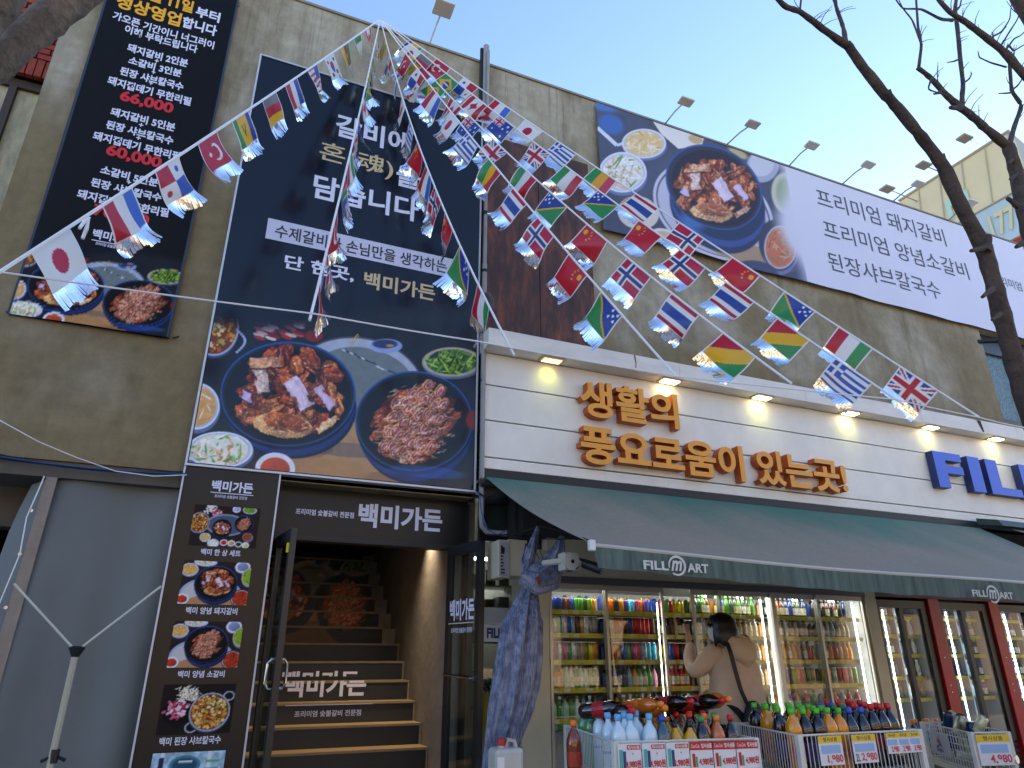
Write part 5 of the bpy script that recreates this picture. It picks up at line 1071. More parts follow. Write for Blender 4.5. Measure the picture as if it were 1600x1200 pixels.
for z in (1.45, 1.75, 2.0):
    mb = MB(); mb.box(2.3, 2.95, 6.9, 7.2, z-.02, z); mb.build('board', ALU, r_)
    for i in range(4):
        mb = MB(); x = 2.35+i*.15; mb.box(x, x+.11, 6.92, 7.1, z, z+random.uniform(.1, .18)); mb.build('package', mat(['pack_blue', 'pack_white', 'pack_olive', 'pack_grey'][i], ['1c3a78', 'c8c8c8', '5a6020', '50555a'][i], .5, var=.4, vscale=20), r_)
r_ = root('window_sign', (2.5, 5.9, 1.4), 'pale window sign with dark blue FILL lettering beside the glass door', 'sign')
a, b_ = W(742, 975, 5.895), W(790, 1003, 5.895); mb = MB(); mb.box(2.245, 2.66, 5.893, 5.899, b_.z, a.z); mb.build('plate', mat('sign_plate', 'c4ccd0', .5), r_)
mb = MB(); mb.box(2.245, 2.66, 5.893, 5.899, a.z+.01, a.z+.14); mb.build('upper_plate', mat('sign_plate_grey', 'a8b0b2', .5), r_)
text('FILL', 2.27, 2.42, (a.z+b_.z)/2, .085, 5.889, mat('navy_lettering', '16306e', .5), r_, .05); text('MART', 2.435, 2.64, (a.z+b_.z)/2, .085, 5.889, mat('navy_lettering'), r_, .05)
pl = root('potted_plant', (2.42, 6.3, .2), 'broad leaved green potted plant behind the shop glass', 'plant')
LEAF = mat('plant_leaf', '2f6a22', .4, var=.3, vscale=5)
for i in range(22):
    a = random.random()*6.28; ln = random.uniform(.3, .5); mb = MB(); vs = []
    h0 = .75+random.random()*.35
    for j in range(7):
        t = j/6; wv = .035*math.sin(math.pi*(.12+.85*t)); c_ = Vector((2.45+math.cos(a)*ln*t, 6.25+math.sin(a)*ln*t*.5, h0+.45*t-.42*t*t)); s_ = Vector((-math.sin(a), math.cos(a), 0))*wv; vs += [c_-s_, c_+s_+Vector((0, 0, .004))]
    mb.add(vs, [(2*j, 2*j+1, 2*j+3, 2*j+2) for j in range(6)]); mb.build('leaf', LEAF, pl, fix=False)
mb = MB(); mb.tube([(2.45, 6.25, .3), (2.45, 6.25, 1.0)], .02, 6); mb.lathe([(.11, 0), (.15, .3)], 12, (2.45, 6.25, 0)); mb.build('pot', mat('plant_pot', '7a7a70', .6), pl)
yp = root('yellow_bag', (2.33, 6.1, 0), 'yellow bag hanging behind the glass door low beside the plant', 'bag')
mb = MB(); mb.lathe([(.03, 0), (.07, .05), (.075, .3), (.05, .42), (.02, .47)], 10, (2.33, 6.05, .55)); mb.build('bag', mat('yellow_plastic', 'b0a61c', .4, var=.2), yp, True)

# ------------------------------------------------------------------ electric box, cables, awning motor, camera
eb = root('switch_box', tuple(W(800, 870, 5.3)), 'cream painted electric box with grey label plate beside the blue tarp', 'box')
p0, p1 = W(779, 843, 5.25), W(779, 902, 5.25); x0 = p0.x; wB = W(796, 870, 5.25).x-x0
mb = MB(); mb.box(x0, x0+wB+.0, 5.25, 5.5, p1.z, p0.z); mb.box(x0+wB+.001, x0+wB+.17, 5.27, 5.5, p1.z+.02, p0.z+.012); mb.build('case', CREAMM, eb, bevel=.004)
mb = MB(); mb.box(x0+.008, x0+wB-.008, 5.244, 5.249, p1.z+.012, p0.z-.012); mb.build('label_plate', mat('label_plate', '8f9194', .5), eb)
mb = MB()
for j in range(9): mb.box(x0+.018, x0+.03+random.random()*.025, 5.24, 5.2435, p1.z+.03+j*.026, p1.z+.042+j*.026)
mb.box(x0+.02, x0+.05, 5.24, 5.2435, p0.z-.10, p0.z-.06); mb.build('label_marks', BLACK, eb)
cb = root('cable_bundle', tuple(W(800, 830, 5.2)), 'black and blue cables strung from the grey pipe to the awning cap', 'cable')
def sagc(a, b_, s, n=10): return [a+(b_-a)*(i/n)+Vector((0, 0, -4*s*(i/n)*(1-i/n))) for i in range(n+1)]
BLC = mat('blue_cable', '2a4f8c', .5)
mb = MB(); mb.tube(sagc(W(760, 835, 5.5), W(840, 822, 4.8), .03), .007, 5); mb.tube(sagc(W(840, 822, 4.8), W(922, 845, 3.75), -.01), .006, 5); mb.tube(sagc(W(748, 770, 5.55), W(780, 765, 5.5), .05), .009, 5); mb.tube(sagc(W(800, 838, 5.2), W(905, 842, 4.2), .01), .004, 4)
mb.tube([W(838, 843, 4.75), W(836, 862, 4.74), W(847, 880, 4.72), W(850, 878, 4.72), W(840, 850, 4.74)], .004, 4); mb.build('black_cable', CABLE, cb, True)
mb = MB(); mb.tube([W(742, 765, 5.52), W(750, 775, 5.5), W(752, 800, 5.5), W(762, 828, 5.48), W(778, 836, 5.45), W(792, 828, 5.3)], .006, 5); mb.tube([W(822, 850, 4.8), W(816, 875, 4.75), W(820, 890, 4.75)], .009, 5); mb.build('blue_cable', BLC, cb, True)
mt = root('awning_motor', tuple(W(897, 878, 4.3)), 'white round motor unit on a pale pipe arm under the awning corner', 'motor')
pc = W(891, 878, 4.25); mb = MB(); mb.lathe([(.045, 0), (.06, -.012), (.06, -.03), (.02, -.036)], 18, (pc.x, pc.y, pc.z), axis='y'); mb.build('drum', mat('aged_white', 'b5b2a6', .5), mt, True)
mb = MB(); mb.box(pc.x-.045, pc.x+.07, pc.y, pc.y+.1, pc.z-.055, pc.z+.065); mb.build('housing', mat('aged_white', 'b5b2a6', .5), mt, bevel=.008); mb = MB(); mb.tube([W(850, 880, 4.5), pc+Vector((-.03, .02, .01))], .022, 8); mb.build('arm', mat('pale_pipe', 'b8b4a4', .5), mt, True)
mb = MB(); mb.lathe([(.014, -.037), (.01, -.04)], 8, (pc.x+.0, pc.y, pc.z), axis='y'); mb.build('hub', BLACK, mt)
cmr = root('camera', tuple(W(927, 885, 4.2)), 'small black security camera hanging beside the awning motor', 'camera'); q = W(925, 884, 4.2)
mb = MB(); mb.tube([pc+Vector((.09, .04, .03)), q+Vector((-.05, 0, .03)), q], .01, 6); mb.build('bracket', BLACK, cmr)
mb = MB(); mb.tube([q+Vector((-.04, .05, .02)), q+Vector((.05, -.05, -.03))], [.032, .036], 10); mb.build('housing', BLACK, cmr, True)
cfl = root('cable_hook', tuple(W(950, 866, 3.8)), 'thin dark cable loop at the awning cap', 'cable'); mb = MB(); mb.tube(sagc(W(905, 885, 4.2), W(880, 890, 4.3), .02), .004, 4); mb.build('cable', CABLE, cfl)
cw = root('hanging_cables', tuple(W(140, 735, 5.7)), 'bundle of thin cables sagging below the concrete at left', 'cable')
mb = MB(); mb.tube(sagc(W(-30, 705, 5.68), W(292, 738, 5.68), .05, 14), .011, 5); mb.tube(sagc(W(-30, 712, 5.70), W(292, 742, 5.66), .02, 14), .008, 5); mb.build('black_cable', CABLE, cw, True)
mb = MB(); mb.tube(sagc(W(-30, 708, 5.66), W(292, 740, 5.65), .03, 14), .005, 4); mb.build('blue_cable', BLC, cw, True)
wc = root('white_wire', tuple(W(100, 700, 5.3)), 'thin white wire curving down across the lower left concrete', 'wire')
mb = MB(); mb.tube([W(-20, 640, 5.2), W(0, 657, 5.2), W(60, 690, 5.3), W(120, 715, 5.4), W(180, 736, 5.5), W(240, 744, 5.55), W(292, 742, 5.6)], .004, 4); mb.build('wire', WCORD, wc, True)

# ------------------------------------------------------------------ grey tarp screen on the left
GT = mat('grey_tarp', '636c6c', .55, var=.14, vscale=1.2, bump=.06, bscale=3)
gt = root('grey_tarp_screen', (-.8, 5.8, 0), 'grey tarpaulin screen hanging left of the black menu board', 'tarp')
n1, n2_ = 40, 40; vs = []
for j in range(n2_+1):
    for i in range(n1+1):
        u, t = i/n1, j/n2_; x = -1.22+(.93)*u+(.0)*t; zt_ = HC+(.208+.012*u)*5.8
        vs.append((x-.02*t, 5.82-.03*math.sin(u*7+t*2)-.05*math.sin(u*3.1+1)*t-.015*math.sin(u*17)*math.sin(t*3), zt_*(1-t)))
mb = MB(); mb.add(vs, [(j*(n1+1)+i, j*(n1+1)+i+1, (j+1)*(n1+1)+i+1, (j+1)*(n1+1)+i) for j in range(n2_) for i in range(n1)]); mb.build('sheet', GT, gt, True)
mb = MB(); mb.hexa([(-1.27, 5.74, 0), (-1.18, 5.74, 0), (-1.18, 5.76, 0), (-1.27, 5.76, 0)], [(-1.20, 5.74, 2.5), (-1.13, 5.74, 2.5), (-1.13, 5.76, 2.5), (-1.20, 5.76, 2.5)]); mb.build('edge_strip', mat('beige_strip', '8c8072', .7, var=.2, vscale=8), gt)
mb = MB(); vs = []
for j in range(15):
    t = j/14; vs += [(-1.21-.0*t, 5.78, 2.48*(1-t)), (-1.3-.10*math.sin(t*3.1)-.02*math.sin(t*11), 5.86, 2.46*(1-t))]
mb.add(vs, [(2*j, 2*j+1, 2*j+3, 2*j+2) for j in range(14)]); mb.build('flap', GT, gt, True)
mb = MB()
for z in (2.25, 1.95, 1.6, 1.32, 1.0): mb.lathe([(.012, 0), (.012, -.006)], 8, (-1.235, 5.735, z), axis='y')
mb.build('eyelet', STEEL, gt)
mb = MB(); mb.tube([(-1.21, 5.73, 2.5), (-1.25, 5.72, 2.2), (-1.235, 5.73, 1.95), (-1.29, 5.72, 1.5), (-1.25, 5.72, 1.2), (-1.3, 5.7, .8)], .005, 4); mb.build('lacing', WCORD, gt)
bs = root('banner_stand', tuple(W(85, 1190, 5.0)), 'pale Y shaped pole stand in front of the grey tarp', 'stand')
PO = mat('pale_pole', 'aaa894', .45); hbp = W(119, 1018, 5.0)
mb = MB(); mb.tube([hbp, W(84, 1172, 5.0), (W(84, 1172, 5.0).x, 5.0, 0)], .019, 8); mb.build('pole', PO, bs, True)
for (px, py, l_) in ((22, 912, 0), (252, 916, 0)):
    mb = MB(); mb.tube([hbp, W(px, py, 5.0)], .007, 6); mb.build('arm', mat('pale_arm', 'c2c4b8', .4), bs, True)
mb = MB(); mb.lathe([(.02, -.03), (.03, -.01), (.045, .02), (.03, .03)], 8, tuple(hbp)); mb.build('joint', BLACK, bs); mb = MB(); q = W(85, 1180, 5.0); mb.lathe([(.022, -.04), (.024, .03)], 8, tuple(q)); mb.tube([q+Vector((-.06, 0, -.03)), q, q+Vector((.06, 0, -.03))], .01, 5); mb.build('clamp', BLACK, bs)

# ------------------------------------------------------------------ blue tarp bundle
BT = bpy.data.materials.new('blue_woven_tarp'); BT.use_nodes = True
def _bt():
    N = BT.node_tree.nodes; L = BT.node_tree.links; b = N['Principled BSDF']; b.inputs['Roughness'].default_value = .6
    tc = N.new('ShaderNodeTexCoord')
    def nz(sc, st): 
        mp = N.new('ShaderNodeMapping'); mp.inputs['Scale'].default_value = st; L.new(tc.outputs['Object'], mp.inputs[0]); n = N.new('ShaderNodeTexNoise'); n.inputs['Scale'].default_value = sc; n.inputs['Detail'].default_value = 5; L.new(mp.outputs[0], n.inputs['Vector']); return n.outputs[0]
    a = N.new('ShaderNodeMath'); a.operation = 'ADD'; L.new(nz(40, (3, 3, .4)), a.inputs[0]); L.new(nz(9, (1, 1, 1.4)), a.inputs[1])
    r = N.new('ShaderNodeMapRange'); r.inputs[1].default_value = .75; r.inputs[2].default_value = 1.25; L.new(a.outputs[0], r.inputs[0])
    m = N.new('ShaderNodeMix'); m.data_type = 'RGBA'; L.new(r.outputs[0], m.inputs[0]); m.inputs[6].default_value = (*H('2c3a5c'), 1); m.inputs[7].default_value = (*H('868c9c'), 1); L.new(m.outputs[2], b.inputs['Base Color'])
_bt()
bt = root('blue_tarp', tuple(W(810, 1150, 4.7)), 'bundled blue woven tarpaulin tied to the cooler front and hanging down', 'tarp')
prof = [(905, 818, 838), (915, 808, 850), (935, 800, 849), (960, 793, 846), (990, 786, 846), (1030, 779, 846), (1070, 774, 842), (1110, 768, 832), (1150, 763, 815), (1200, 756, 796), (1300, 748, 785), (1430, 745, 780)]
def lerp(t, tab, k):
    for i in range(len(tab)-1):
        if tab[i][0] <= t <= tab[i+1][0]: f = (t-tab[i][0])/(tab[i+1][0]-tab[i][0]); return tab[i][k]*(1-f)+tab[i+1][k]*f
    return tab[-1][k]
vs = []; nr, na = 70, 64
for j in range(nr+1):
    py = 903+(1430-903)*j/nr; l_, r_2 = lerp(max(py, 905), prof, 1), lerp(max(py, 905), prof, 2); cA, cB = W(l_, py, 4.72), W(r_2, py, 4.72); cx, hx = (cA.x+cB.x)/2, (cB.x-cA.x)/2
    for i in range(na):
        a = 2*math.pi*i/na; f = 1+.10*math.sin(a*9+j*.05)+.06*math.sin(a*17+1+j*.09)+.05*math.sin(a*5-j*.03); f *= min(1, .35+j/14)if j < 9 else 1
        vs.append((cx+math.cos(a)*hx*(.93*f), 4.72+math.sin(a)*(.05+hx*.55)*f, cA.z+(.0)))
mb = MB(); mb.add(vs, [(j*na+i, j*na+(i+1) % na, (j+1)*na+(i+1) % na, (j+1)*na+i) for j in range(nr) for i in range(na)]); mb.build('hanging_fold', BT, bt, True)
def clothtube(pts, rad, name, lobes=7):
    mb = MB(); n = 30; vs = []; k = len(pts); pts = [Vector(p) for p in pts]
    fine = []; fr_ = []
    for i in range(k-1):
        for s in range(6): t = s/6; fine.append(pts[i]*(1-t)+pts[i+1]*t); fr_.append(rad[i]*(1-t)+rad[i+1]*t)
    fine.append(pts[-1]); fr_.append(rad[-1])
    for i, p in enumerate(fine):
        d = (fine[min(i+1, len(fine)-1)]-fine[max(i-1, 0)]).normalized(); u = d.cross(Vector((0, 1, 0))).normalized(); q = d.cross(u)
        for j in range(n):
            a = 2*math.pi*j/n; f = fr_[i]*(1+.16*math.sin(lobes*a+i*.08)+.08*math.sin(a*13+i*.2)); vs.append(p+u*math.cos(a)*f+q*math.sin(a)*f*.7)
    mb.add(vs, [(i*n+j, i*n+(j+1) % n, (i+1)*n+(j+1) % n, (i+1)*n+j) for i in range(len(fine)-1) for j in range(n)]); return mb.build(name, BT, bt, True)
clothtube([W(878, 838, 4.65), W(872, 862, 4.66), W(862, 885, 4.66), W(840, 905, 4.65), W(822, 912, 4.68)], [.018, .055, .09, .10, .06], 'gathered_corner')
clothtube([W(815, 900, 4.62), W(838, 912, 4.58), W(862, 908, 4.6), W(872, 885, 4.66)], [.05, .07, .065, .03], 'knot_fold', 5)
clothtube([W(841, 822, 4.8), W(835, 845, 4.78), W(826, 880, 4.76), W(820, 900, 4.72)], [.010, .03, .04, .03], 'tied_strip', 4)
mb = MB(); mb.tube([W(838, 902, 4.5), W(845, 908, 4.5), W(842, 912, 4.5)], .012, 5); mb.build('red_knot', mat('red_string', '8a2c20', .7), bt)
jc = root('plastic_jerrycan', tuple(W(792, 1200, 4.1)), 'translucent white plastic jerrycan with red cap below the blue tarp', 'jerrycan')
JM = mat('milky_plastic', 'b8b8b0', .35, var=.12, vscale=6); jx, jy = W(791, 1170, 4.05).x, 4.05; jt = W(790, 1168, 4.05).z; hw = (W(813, 1170, 4.05).x-W(769, 1170, 4.05).x)/2
mb = MB(); mb.box(jx-hw, jx+hw, jy-.06, jy+.08, 0.35, jt); mb.build('body', JM, jc, bevel=.022)
mb = MB(); mb.lathe([(.02, 0), (.02, .018)], 12, (jx-hw*.35, jy, jt)); mb.build('neck', JM, jc); mb = MB(); mb.lathe([(.024, .012), (.024, .045), (.02, .05)], 12, (jx-hw*.35, jy, jt)); mb.build('cap', REDM, jc, True)
mb = MB(); mb.tube([(jx, jy, jt-.005), (jx+.005, jy, jt+.04), (jx+.05, jy, jt+.03), (jx+.062, jy, jt-.01)], .013, 8); mb.build('handle', JM, jc, True)
mb = MB(); mb.box(jx-hw+.008, jx-hw+.05, jy-.064, jy-.061, jt-.12, jt-.04); mb.build('label', WHITE, jc)
bx = root('crate_stool', (jx, jy, 0), 'low grey box carrying the plastic jerrycan', 'box'); mb = MB(); mb.box(jx-.14, jx+.14, jy-.1, jy+.12, 0, .347); mb.build('body', mat('grey_plastic', '5a5d60', .5), bx, bevel=.008)

# ================================================================== wire baskets of drinks in front of the coolers
WIRE = mat('white_wire', 'd4d2c8', .45, var=.08)
def crate(label, FL, FR, BR_, BLc, zt, zb, step=.032, grp='wire baskets of goods', rimr=.008, legs=True, cross=False):
    c = (Vector(FL)+Vector(FR)+Vector(BR_)+Vector(BLc))/4; r = root('wire_basket', (c.x, c.y, 0), label, 'basket', grp); P = [Vector((*p, 0)) for p in (FL, FR, BR_, BLc)]
    up = lambda p, z: Vector((p.x, p.y, z)); names = ['front_side', 'right_side', 'back_side', 'left_side']
    for i in range(4):
        a, b_ = P[i], P[(i+1) % 4]; L = (b_-a).length; n = max(3, int(L/step)); mb = MB()
        for k in range(1, n): q = a+(b_-a)*(k/n); mb.tube([up(q, zb), up(q, zt)], .0028, 4, cap=False)
        mb.tube([up(a, zt), up(b_, zt)], rimr*.8, 6); mb.tube([up(a, zb), up(b_, zb)], .006, 6)
        if cross:
            for k in range(1, 5): z = zb+(zt-zb)*k/5; mb.tube([up(a, z), up(b_, z)], .0028, 4)
        tag(mb.build(names[i], WIRE, r), kind='stuff')
        d = (b_-a).normalized(); nn = Vector((-d.y, d.x, 0))*.016; mb = MB(); mb.hexa([up(a, zb-.045)-nn, up(b_, zb-.045)-nn, up(b_, zb-.045)+nn, up(a, zb-.045)+nn], [up(a, zb-.008)-nn, up(b_, zb-.008)-nn, up(b_, zb-.008)+nn, up(a, zb-.008)+nn]); mb.build('base_rail', WIRE, r)
        mb = MB(); mb.box(a.x-.017, a.x+.017, a.y-.017, a.y+.017, 0, zt+.006); mb.build('leg', WIRE, r, bevel=.003)
    mb = MB(); mb.add([up(p, zb) for p in P], [(0, 1, 2, 3)]); mb.build('base_board', mat('basket_board', '9a968c', .7), r); return r
ZC = .86
c1_ = crate('white wire basket with red and white price cards holding mixed soft drinks', (2.15, 3.62), (2.985, 3.475), (3.2, 4.42), (2.37, 4.62), ZC, ZC-.24)
c2_ = crate('white wire basket of orange and grape drinks with yellow topped price cards', (3.33, 3.5), (4.30, 3.47), (4.55, 4.2), (3.55, 4.3), ZC, ZC-.24)
G1, G2 = 'bottles standing in the left wire basket', 'bottles standing in the middle wire basket'
def fillc(P, cols, rowsn, group, kinds, where, zb):
    FL, FR, BR_, BL_ = [Vector((*p, 0)) for p in P]; cnt = {}
    for j in range(rowsn):
        for i in range(cols):
            u, t = (i+.5)/cols, (j+.5)/rowsn; q = FL*(1-u)*(1-t)+FR*u*(1-t)+BR_*u*t+BL_*(1-u)*t
            kd = kinds(i, j, u, t)
            if kd is None: continue
            kind, liq, lb_, cap, nm, s = kd
            lab = f'{nm}, {ORD[i]} in {["front","second","third","fourth","back"][min(j,4)]} row of the {where} basket'
            bottle(kind, liq, lb_, cap, (q.x+random.uniform(-.006, .006), q.y+random.uniform(-.006, .006), zb+.022+random.uniform(0, .008)), lab, group, (random.uniform(-.04, .04), random.uniform(-.04, .04), random.random()*6), s)
def k1(i, j, u, t):
    if u < .28: return ('water', 'c0dce6', '4a78c0', '5ab0e0', 'milky blue bottle with light blue cap', 1.1) if j < 3 else ('water', '4a8a60', '2f6a3a', '1f7a30', 'green bottle with green cap', 1.1)
    if u < .42: return ('cola', '38505c', '2a5a38', '1c8a34' if j % 2 else '1c48b0', 'clear dark bottle with green cap' if j % 2 else 'clear dark bottle with blue cap', 1.08)
    if u < .64: return ('round', 'd8a018', 'e8c040', '181818' if j < 2 else 'e07a18', 'golden juice bottle with black cap' if j < 2 else 'golden juice bottle with orange cap', .95)
    if i % 4 == 3: return ('cola', 'c8601a', 'e07818', 'e88020', 'orange soda bottle with orange cap', 1.05)
    if i % 4 == 1 and j == 0: return ('water', 'c4ccd0', 'b8d0e0', '4ab0e0', 'white drink bottle with light blue cap', 1.02)
    return ('cola', '1c0c08', 'a81818', 'c81818' if (i+j) % 3 else '1c8a48', 'dark cola bottle with red cap' if (i+j) % 3 else 'dark cola bottle with green cap', 1.05)
P1 = [(2.19, 3.66), (2.96, 3.53), (3.15, 4.38), (2.39, 4.55)]
fillc(P1, 9, 5, G1, k1, 'left', ZC-.235)
def k2(i, j, u, t):
    if u < .5: 
        if (i*3+j*2) % 4 < 2: return ('round', 'e08a10', 'd86a18', '3cb828', 'orange drink bottle with green cap', 1.12)
        return ('round', '160a14', '4a2a70', '3cb828', 'dark grape drink bottle with green cap', 1.12)
    if u < .72: return ('cola', '141c24', '1c6a38' if j % 2 else '1c50b8', '1c6a48' if j % 2 else '2050b8', 'dark soda bottle with green cap' if j % 2 else 'dark soda bottle with blue cap', 1.12)
    return ('cola', '140806', 'a81818', 'd01c1c', 'dark cola bottle with red cap', 1.16)
P2 = [(3.37, 3.55), (4.26, 3.52), (4.48, 4.16), (3.6, 4.26)]
fillc(P2, 10, 4, G2, k2, 'middle', ZC-.235)
# bottles lying on top of the left basket
lay = [((915, 1118), '1c0c08', 'dark cola bottle, leftmost of those lying on the left basket', .25), ((945, 1122), '1c0c08', 'dark cola bottle with red cap lying second from left on the left basket', -.35), ((985, 1112), 'd0681c', 'orange soda bottle lying on top of the left basket beside the dark ones', -.3), ((1003, 1117), 'd0681c', 'smaller orange soda bottle lying on top of the left basket', -.5), ((1028, 1108), '1c0c08', 'dark cola bottle lying in the middle on top of the left basket', -.25), ((1052, 1112), '1c0c08', 'dark cola bottle lying right of the middle on the left basket', .35), ((1078, 1106), '1c0c08', 'dark cola bottle lying near the shopper on the left basket', -.3), ((1092, 1104), 'd0681c', 'large orange soda bottle lying nearest the shopper on the left basket', -.4)]
for i, ((px, py), liq, lab, tw) in enumerate(lay):
    p = W(px-8, py-6, 4.2-.01*i); bottle('cola', liq, 'a81818' if liq[0] == '1' else 'e07818', 'c81818' if liq[0] == '1' else 'e88020', tuple(p), lab, None, (math.pi/2*.93, 0, .42+tw*.9), 1.12)
bq = W(897, 1170, 3.95); bottle('cola', '7a3010', 'a83018', 'f07818', (bq.x, bq.y, ZC-.235), 'amber bottle with bright orange cap at the left end inside the left basket', None, s=1.05)
# price cards
CARD = mat('price_card', 'dcdcdc', .45); CRED = mat('card_red', 'c41c24', .45); CYEL = mat('card_yellow', 'e8c030', .45); CBLU = mat('card_blue', '8fb4d8', .45); CPINK = mat('price_red', 'd83a50', .5)
def card(par, FL, FR, u0, u1, z0, z1, kind, price, skew=0):
    a, b_ = Vector((*FL, 0)), Vector((*FR, 0)); d = (b_-a); L = d.length; d.normalize(); n = Vector((d.y, -d.x, 0))
    def fn(u, v, dd): p = a+d*u+n*(.024+dd); return (p.x, p.y, v)
    def rect(uu0, uu1, v0, v1, m, nm, off, pr):
        mb = MB(); q = []
        for o_ in (off, off+.0015):
            for (u, v) in ((uu0+skew, v0), (uu1+skew*.3, v0), (uu1, v1), (uu0, v1)): q.append(fn(u, v, o_))
        mb.hexa(q[:4], q[4:]); return mb.build(nm, m, pr)
    c = rect(u0, u1, z0, z1, CARD, 'price_card', 0, par); h = z1-z0; w_ = u1-u0
    def tx(body, a0, a1, vz, hh, m, bo=.03): text(body, u0+w_*a0+skew*.5, u0+w_*a1+skew*.5, z0+h*vz, h*hh, 0, m, par, bo, fn=lambda u, v, dd: fn(u, v, .004), name='card_lettering')
    if kind == 'coke':
        rect(u0, u1, z0+h*.72, z1, CRED, 'card_header', .002, par); rect(u0, u1, z0, z0+h*.05, CRED, 'card_edge', .002, par); tx('Coca-Cola', .05, .42, .86, .13, WHITE, .01); tx('행사상품', .5, .97, .86, .16, WHITE)
        rect(u0+w_*.08, u0+w_*.2, z0+h*.15, z0+h*.6, CRED, 'card_picture', .002, par); rect(u0+w_*.22, u0+w_*.3, z0+h*.15, z0+h*.5, mat('card_green', '3a9a60', .5), 'card_picture', .002, par); tx(price, .36, .97, .33, .28, CRED, .03)
    elif kind == 'event':
        rect(u0+w_*.4, u0+w_*.97, z0+h*.8, z0+h*.95, CRED, 'card_header', .002, par); tx('행사상품', .43, .93, .875, .11, WHITE); 
        rect(u0+w_*.06, u0+w_*.2, z0+h*.2, z0+h*.8, mat('card_teal', '2fa8a0', .5), 'card_picture', .002, par); rect(u0+w_*.22, u0+w_*.34, z0+h*.2, z0+h*.75, mat('card_navy', '2a3c70', .5), 'card_picture', .002, par); tx('+', .6, .66, .66, .08, TXTD, .01)
        tx(price, .30, .97, .32, .28, CRED, .03)
    else:
        rect(u0, u1, z0+h*.76, z1, CYEL, 'card_header', .002, par); tx('행사상품', .2, .8, .88, .15, TXTD, .01); rect(u0+w_*.08, u0+w_*.9, z0+h*.4, z0+h*.68, CBLU, 'card_picture', .002, par); tx(price, .3, .95, .2, .3, CPINK, .02)
        if kind == 'two': tx('2L', .06, .24, .2, .26, TXTD, .01)
FLa, FRa = (2.15, 3.62), (2.985, 3.475)
for i, (kd, pr) in enumerate([('event', '4,980원'), ('event', '4,980원'), ('event', '2,980원'), ('coke', '4,980원'), ('coke', '4,980원'), ('coke', '4,980원')]):
    w_ = .847/6; card(c1_, FLa, FRa, .004+i*w_, (i+1)*w_-.002, ZC-.15, ZC-.005, kd, pr)
    if i > 2: card(c1_, FLa, FRa, .004+i*w_, (i+1)*w_-.002, ZC-.30, ZC-.155, kd, pr)
FLb, FRb = (3.33, 3.5), (4.30, 3.47)
card(c2_, FLb, FRb, .12, .30, ZC-.16, ZC-.006, 'yel', '1,980'); card(c2_, FLb, FRb, .38, .57, ZC-.16, ZC-.006, 'two', '2,980'); 
for i in range(3): card(c2_, FLb, FRb, .66+i*.095, .755+i*.095, ZC-.12, ZC-.006, 'yel', '2,980')
# third basket with tins
c3_ = crate('white wire basket of canned goods with a rising sun logo board', (5.06, 3.67), (5.34, 3.6), (5.84, 4.28), (5.52, 4.40), .80, .56, .045, cross=True)
FLc, BLc = (5.52, 4.40), (5.06, 3.67); a, b_ = Vector((*FLc, 0)), Vector((*BLc, 0)); d = (b_-a).normalized(); n = Vector((d.y, -d.x, 0))
if n.x > 0: n = -n
def f3(u, v, dd): p = a+d*u+n*(.02+dd); return (p.x, p.y, v)
def rect3(u0, u1, z0, z1, m, nm, off):
    mb = MB(); q = [f3(u, v, o_) for o_ in (off, off+.002) for (u, v) in ((u0, z0), (u1, z0), (u1, z1), (u0, z1))]; mb.hexa(q[:4], q[4:]); mb.build(nm, m, c3_)
rect3(.15, .50, .60, .755, mat('logo_board', 'aab0bc', .4), 'logo_board', 0)
mb = MB(); nseg = 14; cu, cv_ = .32, .685
mb.add([f3(cu, cv_, .004)]+[f3(cu+.022*math.cos(math.pi*i/nseg), cv_+.03*math.sin(math.pi*i/nseg), .004) for i in range(nseg+1)], [(0, i+1, i+2) for i in range(nseg)])
for k in range(7):
    t = math.pi*(k+.5)/7; c, s = math.cos(t), math.sin(t); mb.add([f3(cu+.027*c-.004*s, cv_+.036*s+.004*c, .004), f3(cu+.05*c, cv_+.062*s, .004), f3(cu+.027*c+.004*s, cv_+.036*s-.004*c, .004)], [(0, 1, 2)])
mb.build('sun_logo', mat('logo_red', 'c0202c', .5), c3_, fix=False)
mb = MB(); vs = []
for i in range(15):
    t = i/14; u = cu-.055+.11*t; z_ = cv_-.012-.012*math.sin(t*6.28+.5); vs += [f3(u, z_, .004), f3(u, z_-.014, .004)]
mb.add(vs, [(2*i, 2*i+1, 2*i+3, 2*i+2) for i in range(14)]); mb.build('wave_logo', mat('navy_lettering'), c3_, fix=False)
text('SAJO', cu-.06, cu+.065, .632, .026, 0, mat('navy_lettering'), c3_, .04, fn=lambda u, v, dd: f3(u, v, .004))
fl, fr2 = (5.06, 3.67), (5.34, 3.6); card(c3_, fl, fr2, .01, .27, .60, .79, 'yel', '4,980'); 
for i in range(34):
    t = random.random(); u = random.random(); q = Vector((5.1, 3.72, 0))*(1-u)*(1-t)+Vector((5.32, 3.66, 0))*u*(1-t)+Vector((5.76, 4.24, 0))*u*t+Vector((5.52, 4.32, 0))*(1-u)*t
    z = .57+random.random()*.17 if i < 26 else .76+random.random()*.05; rt_ = (random.uniform(-1.5, 1.5), random.uniform(-.6, .6), random.random()*6) if i >= 14 else (0, 0, random.random()*6)
    if i not in (): can('d8d0a8' if i % 3 else '183058', (q.x, q.y, z), f'{"cream" if i%3 else "navy"} tin in the jumble of tins of the basket with the sun logo', 'tins in the basket with the sun logo', 1.05).rotation_euler = rt_
st_ = root('small_display_stand', tuple(W(1440, 1150, 4.6)), 'low dark display stand of orange capped bottles with a slanted card', 'stand')
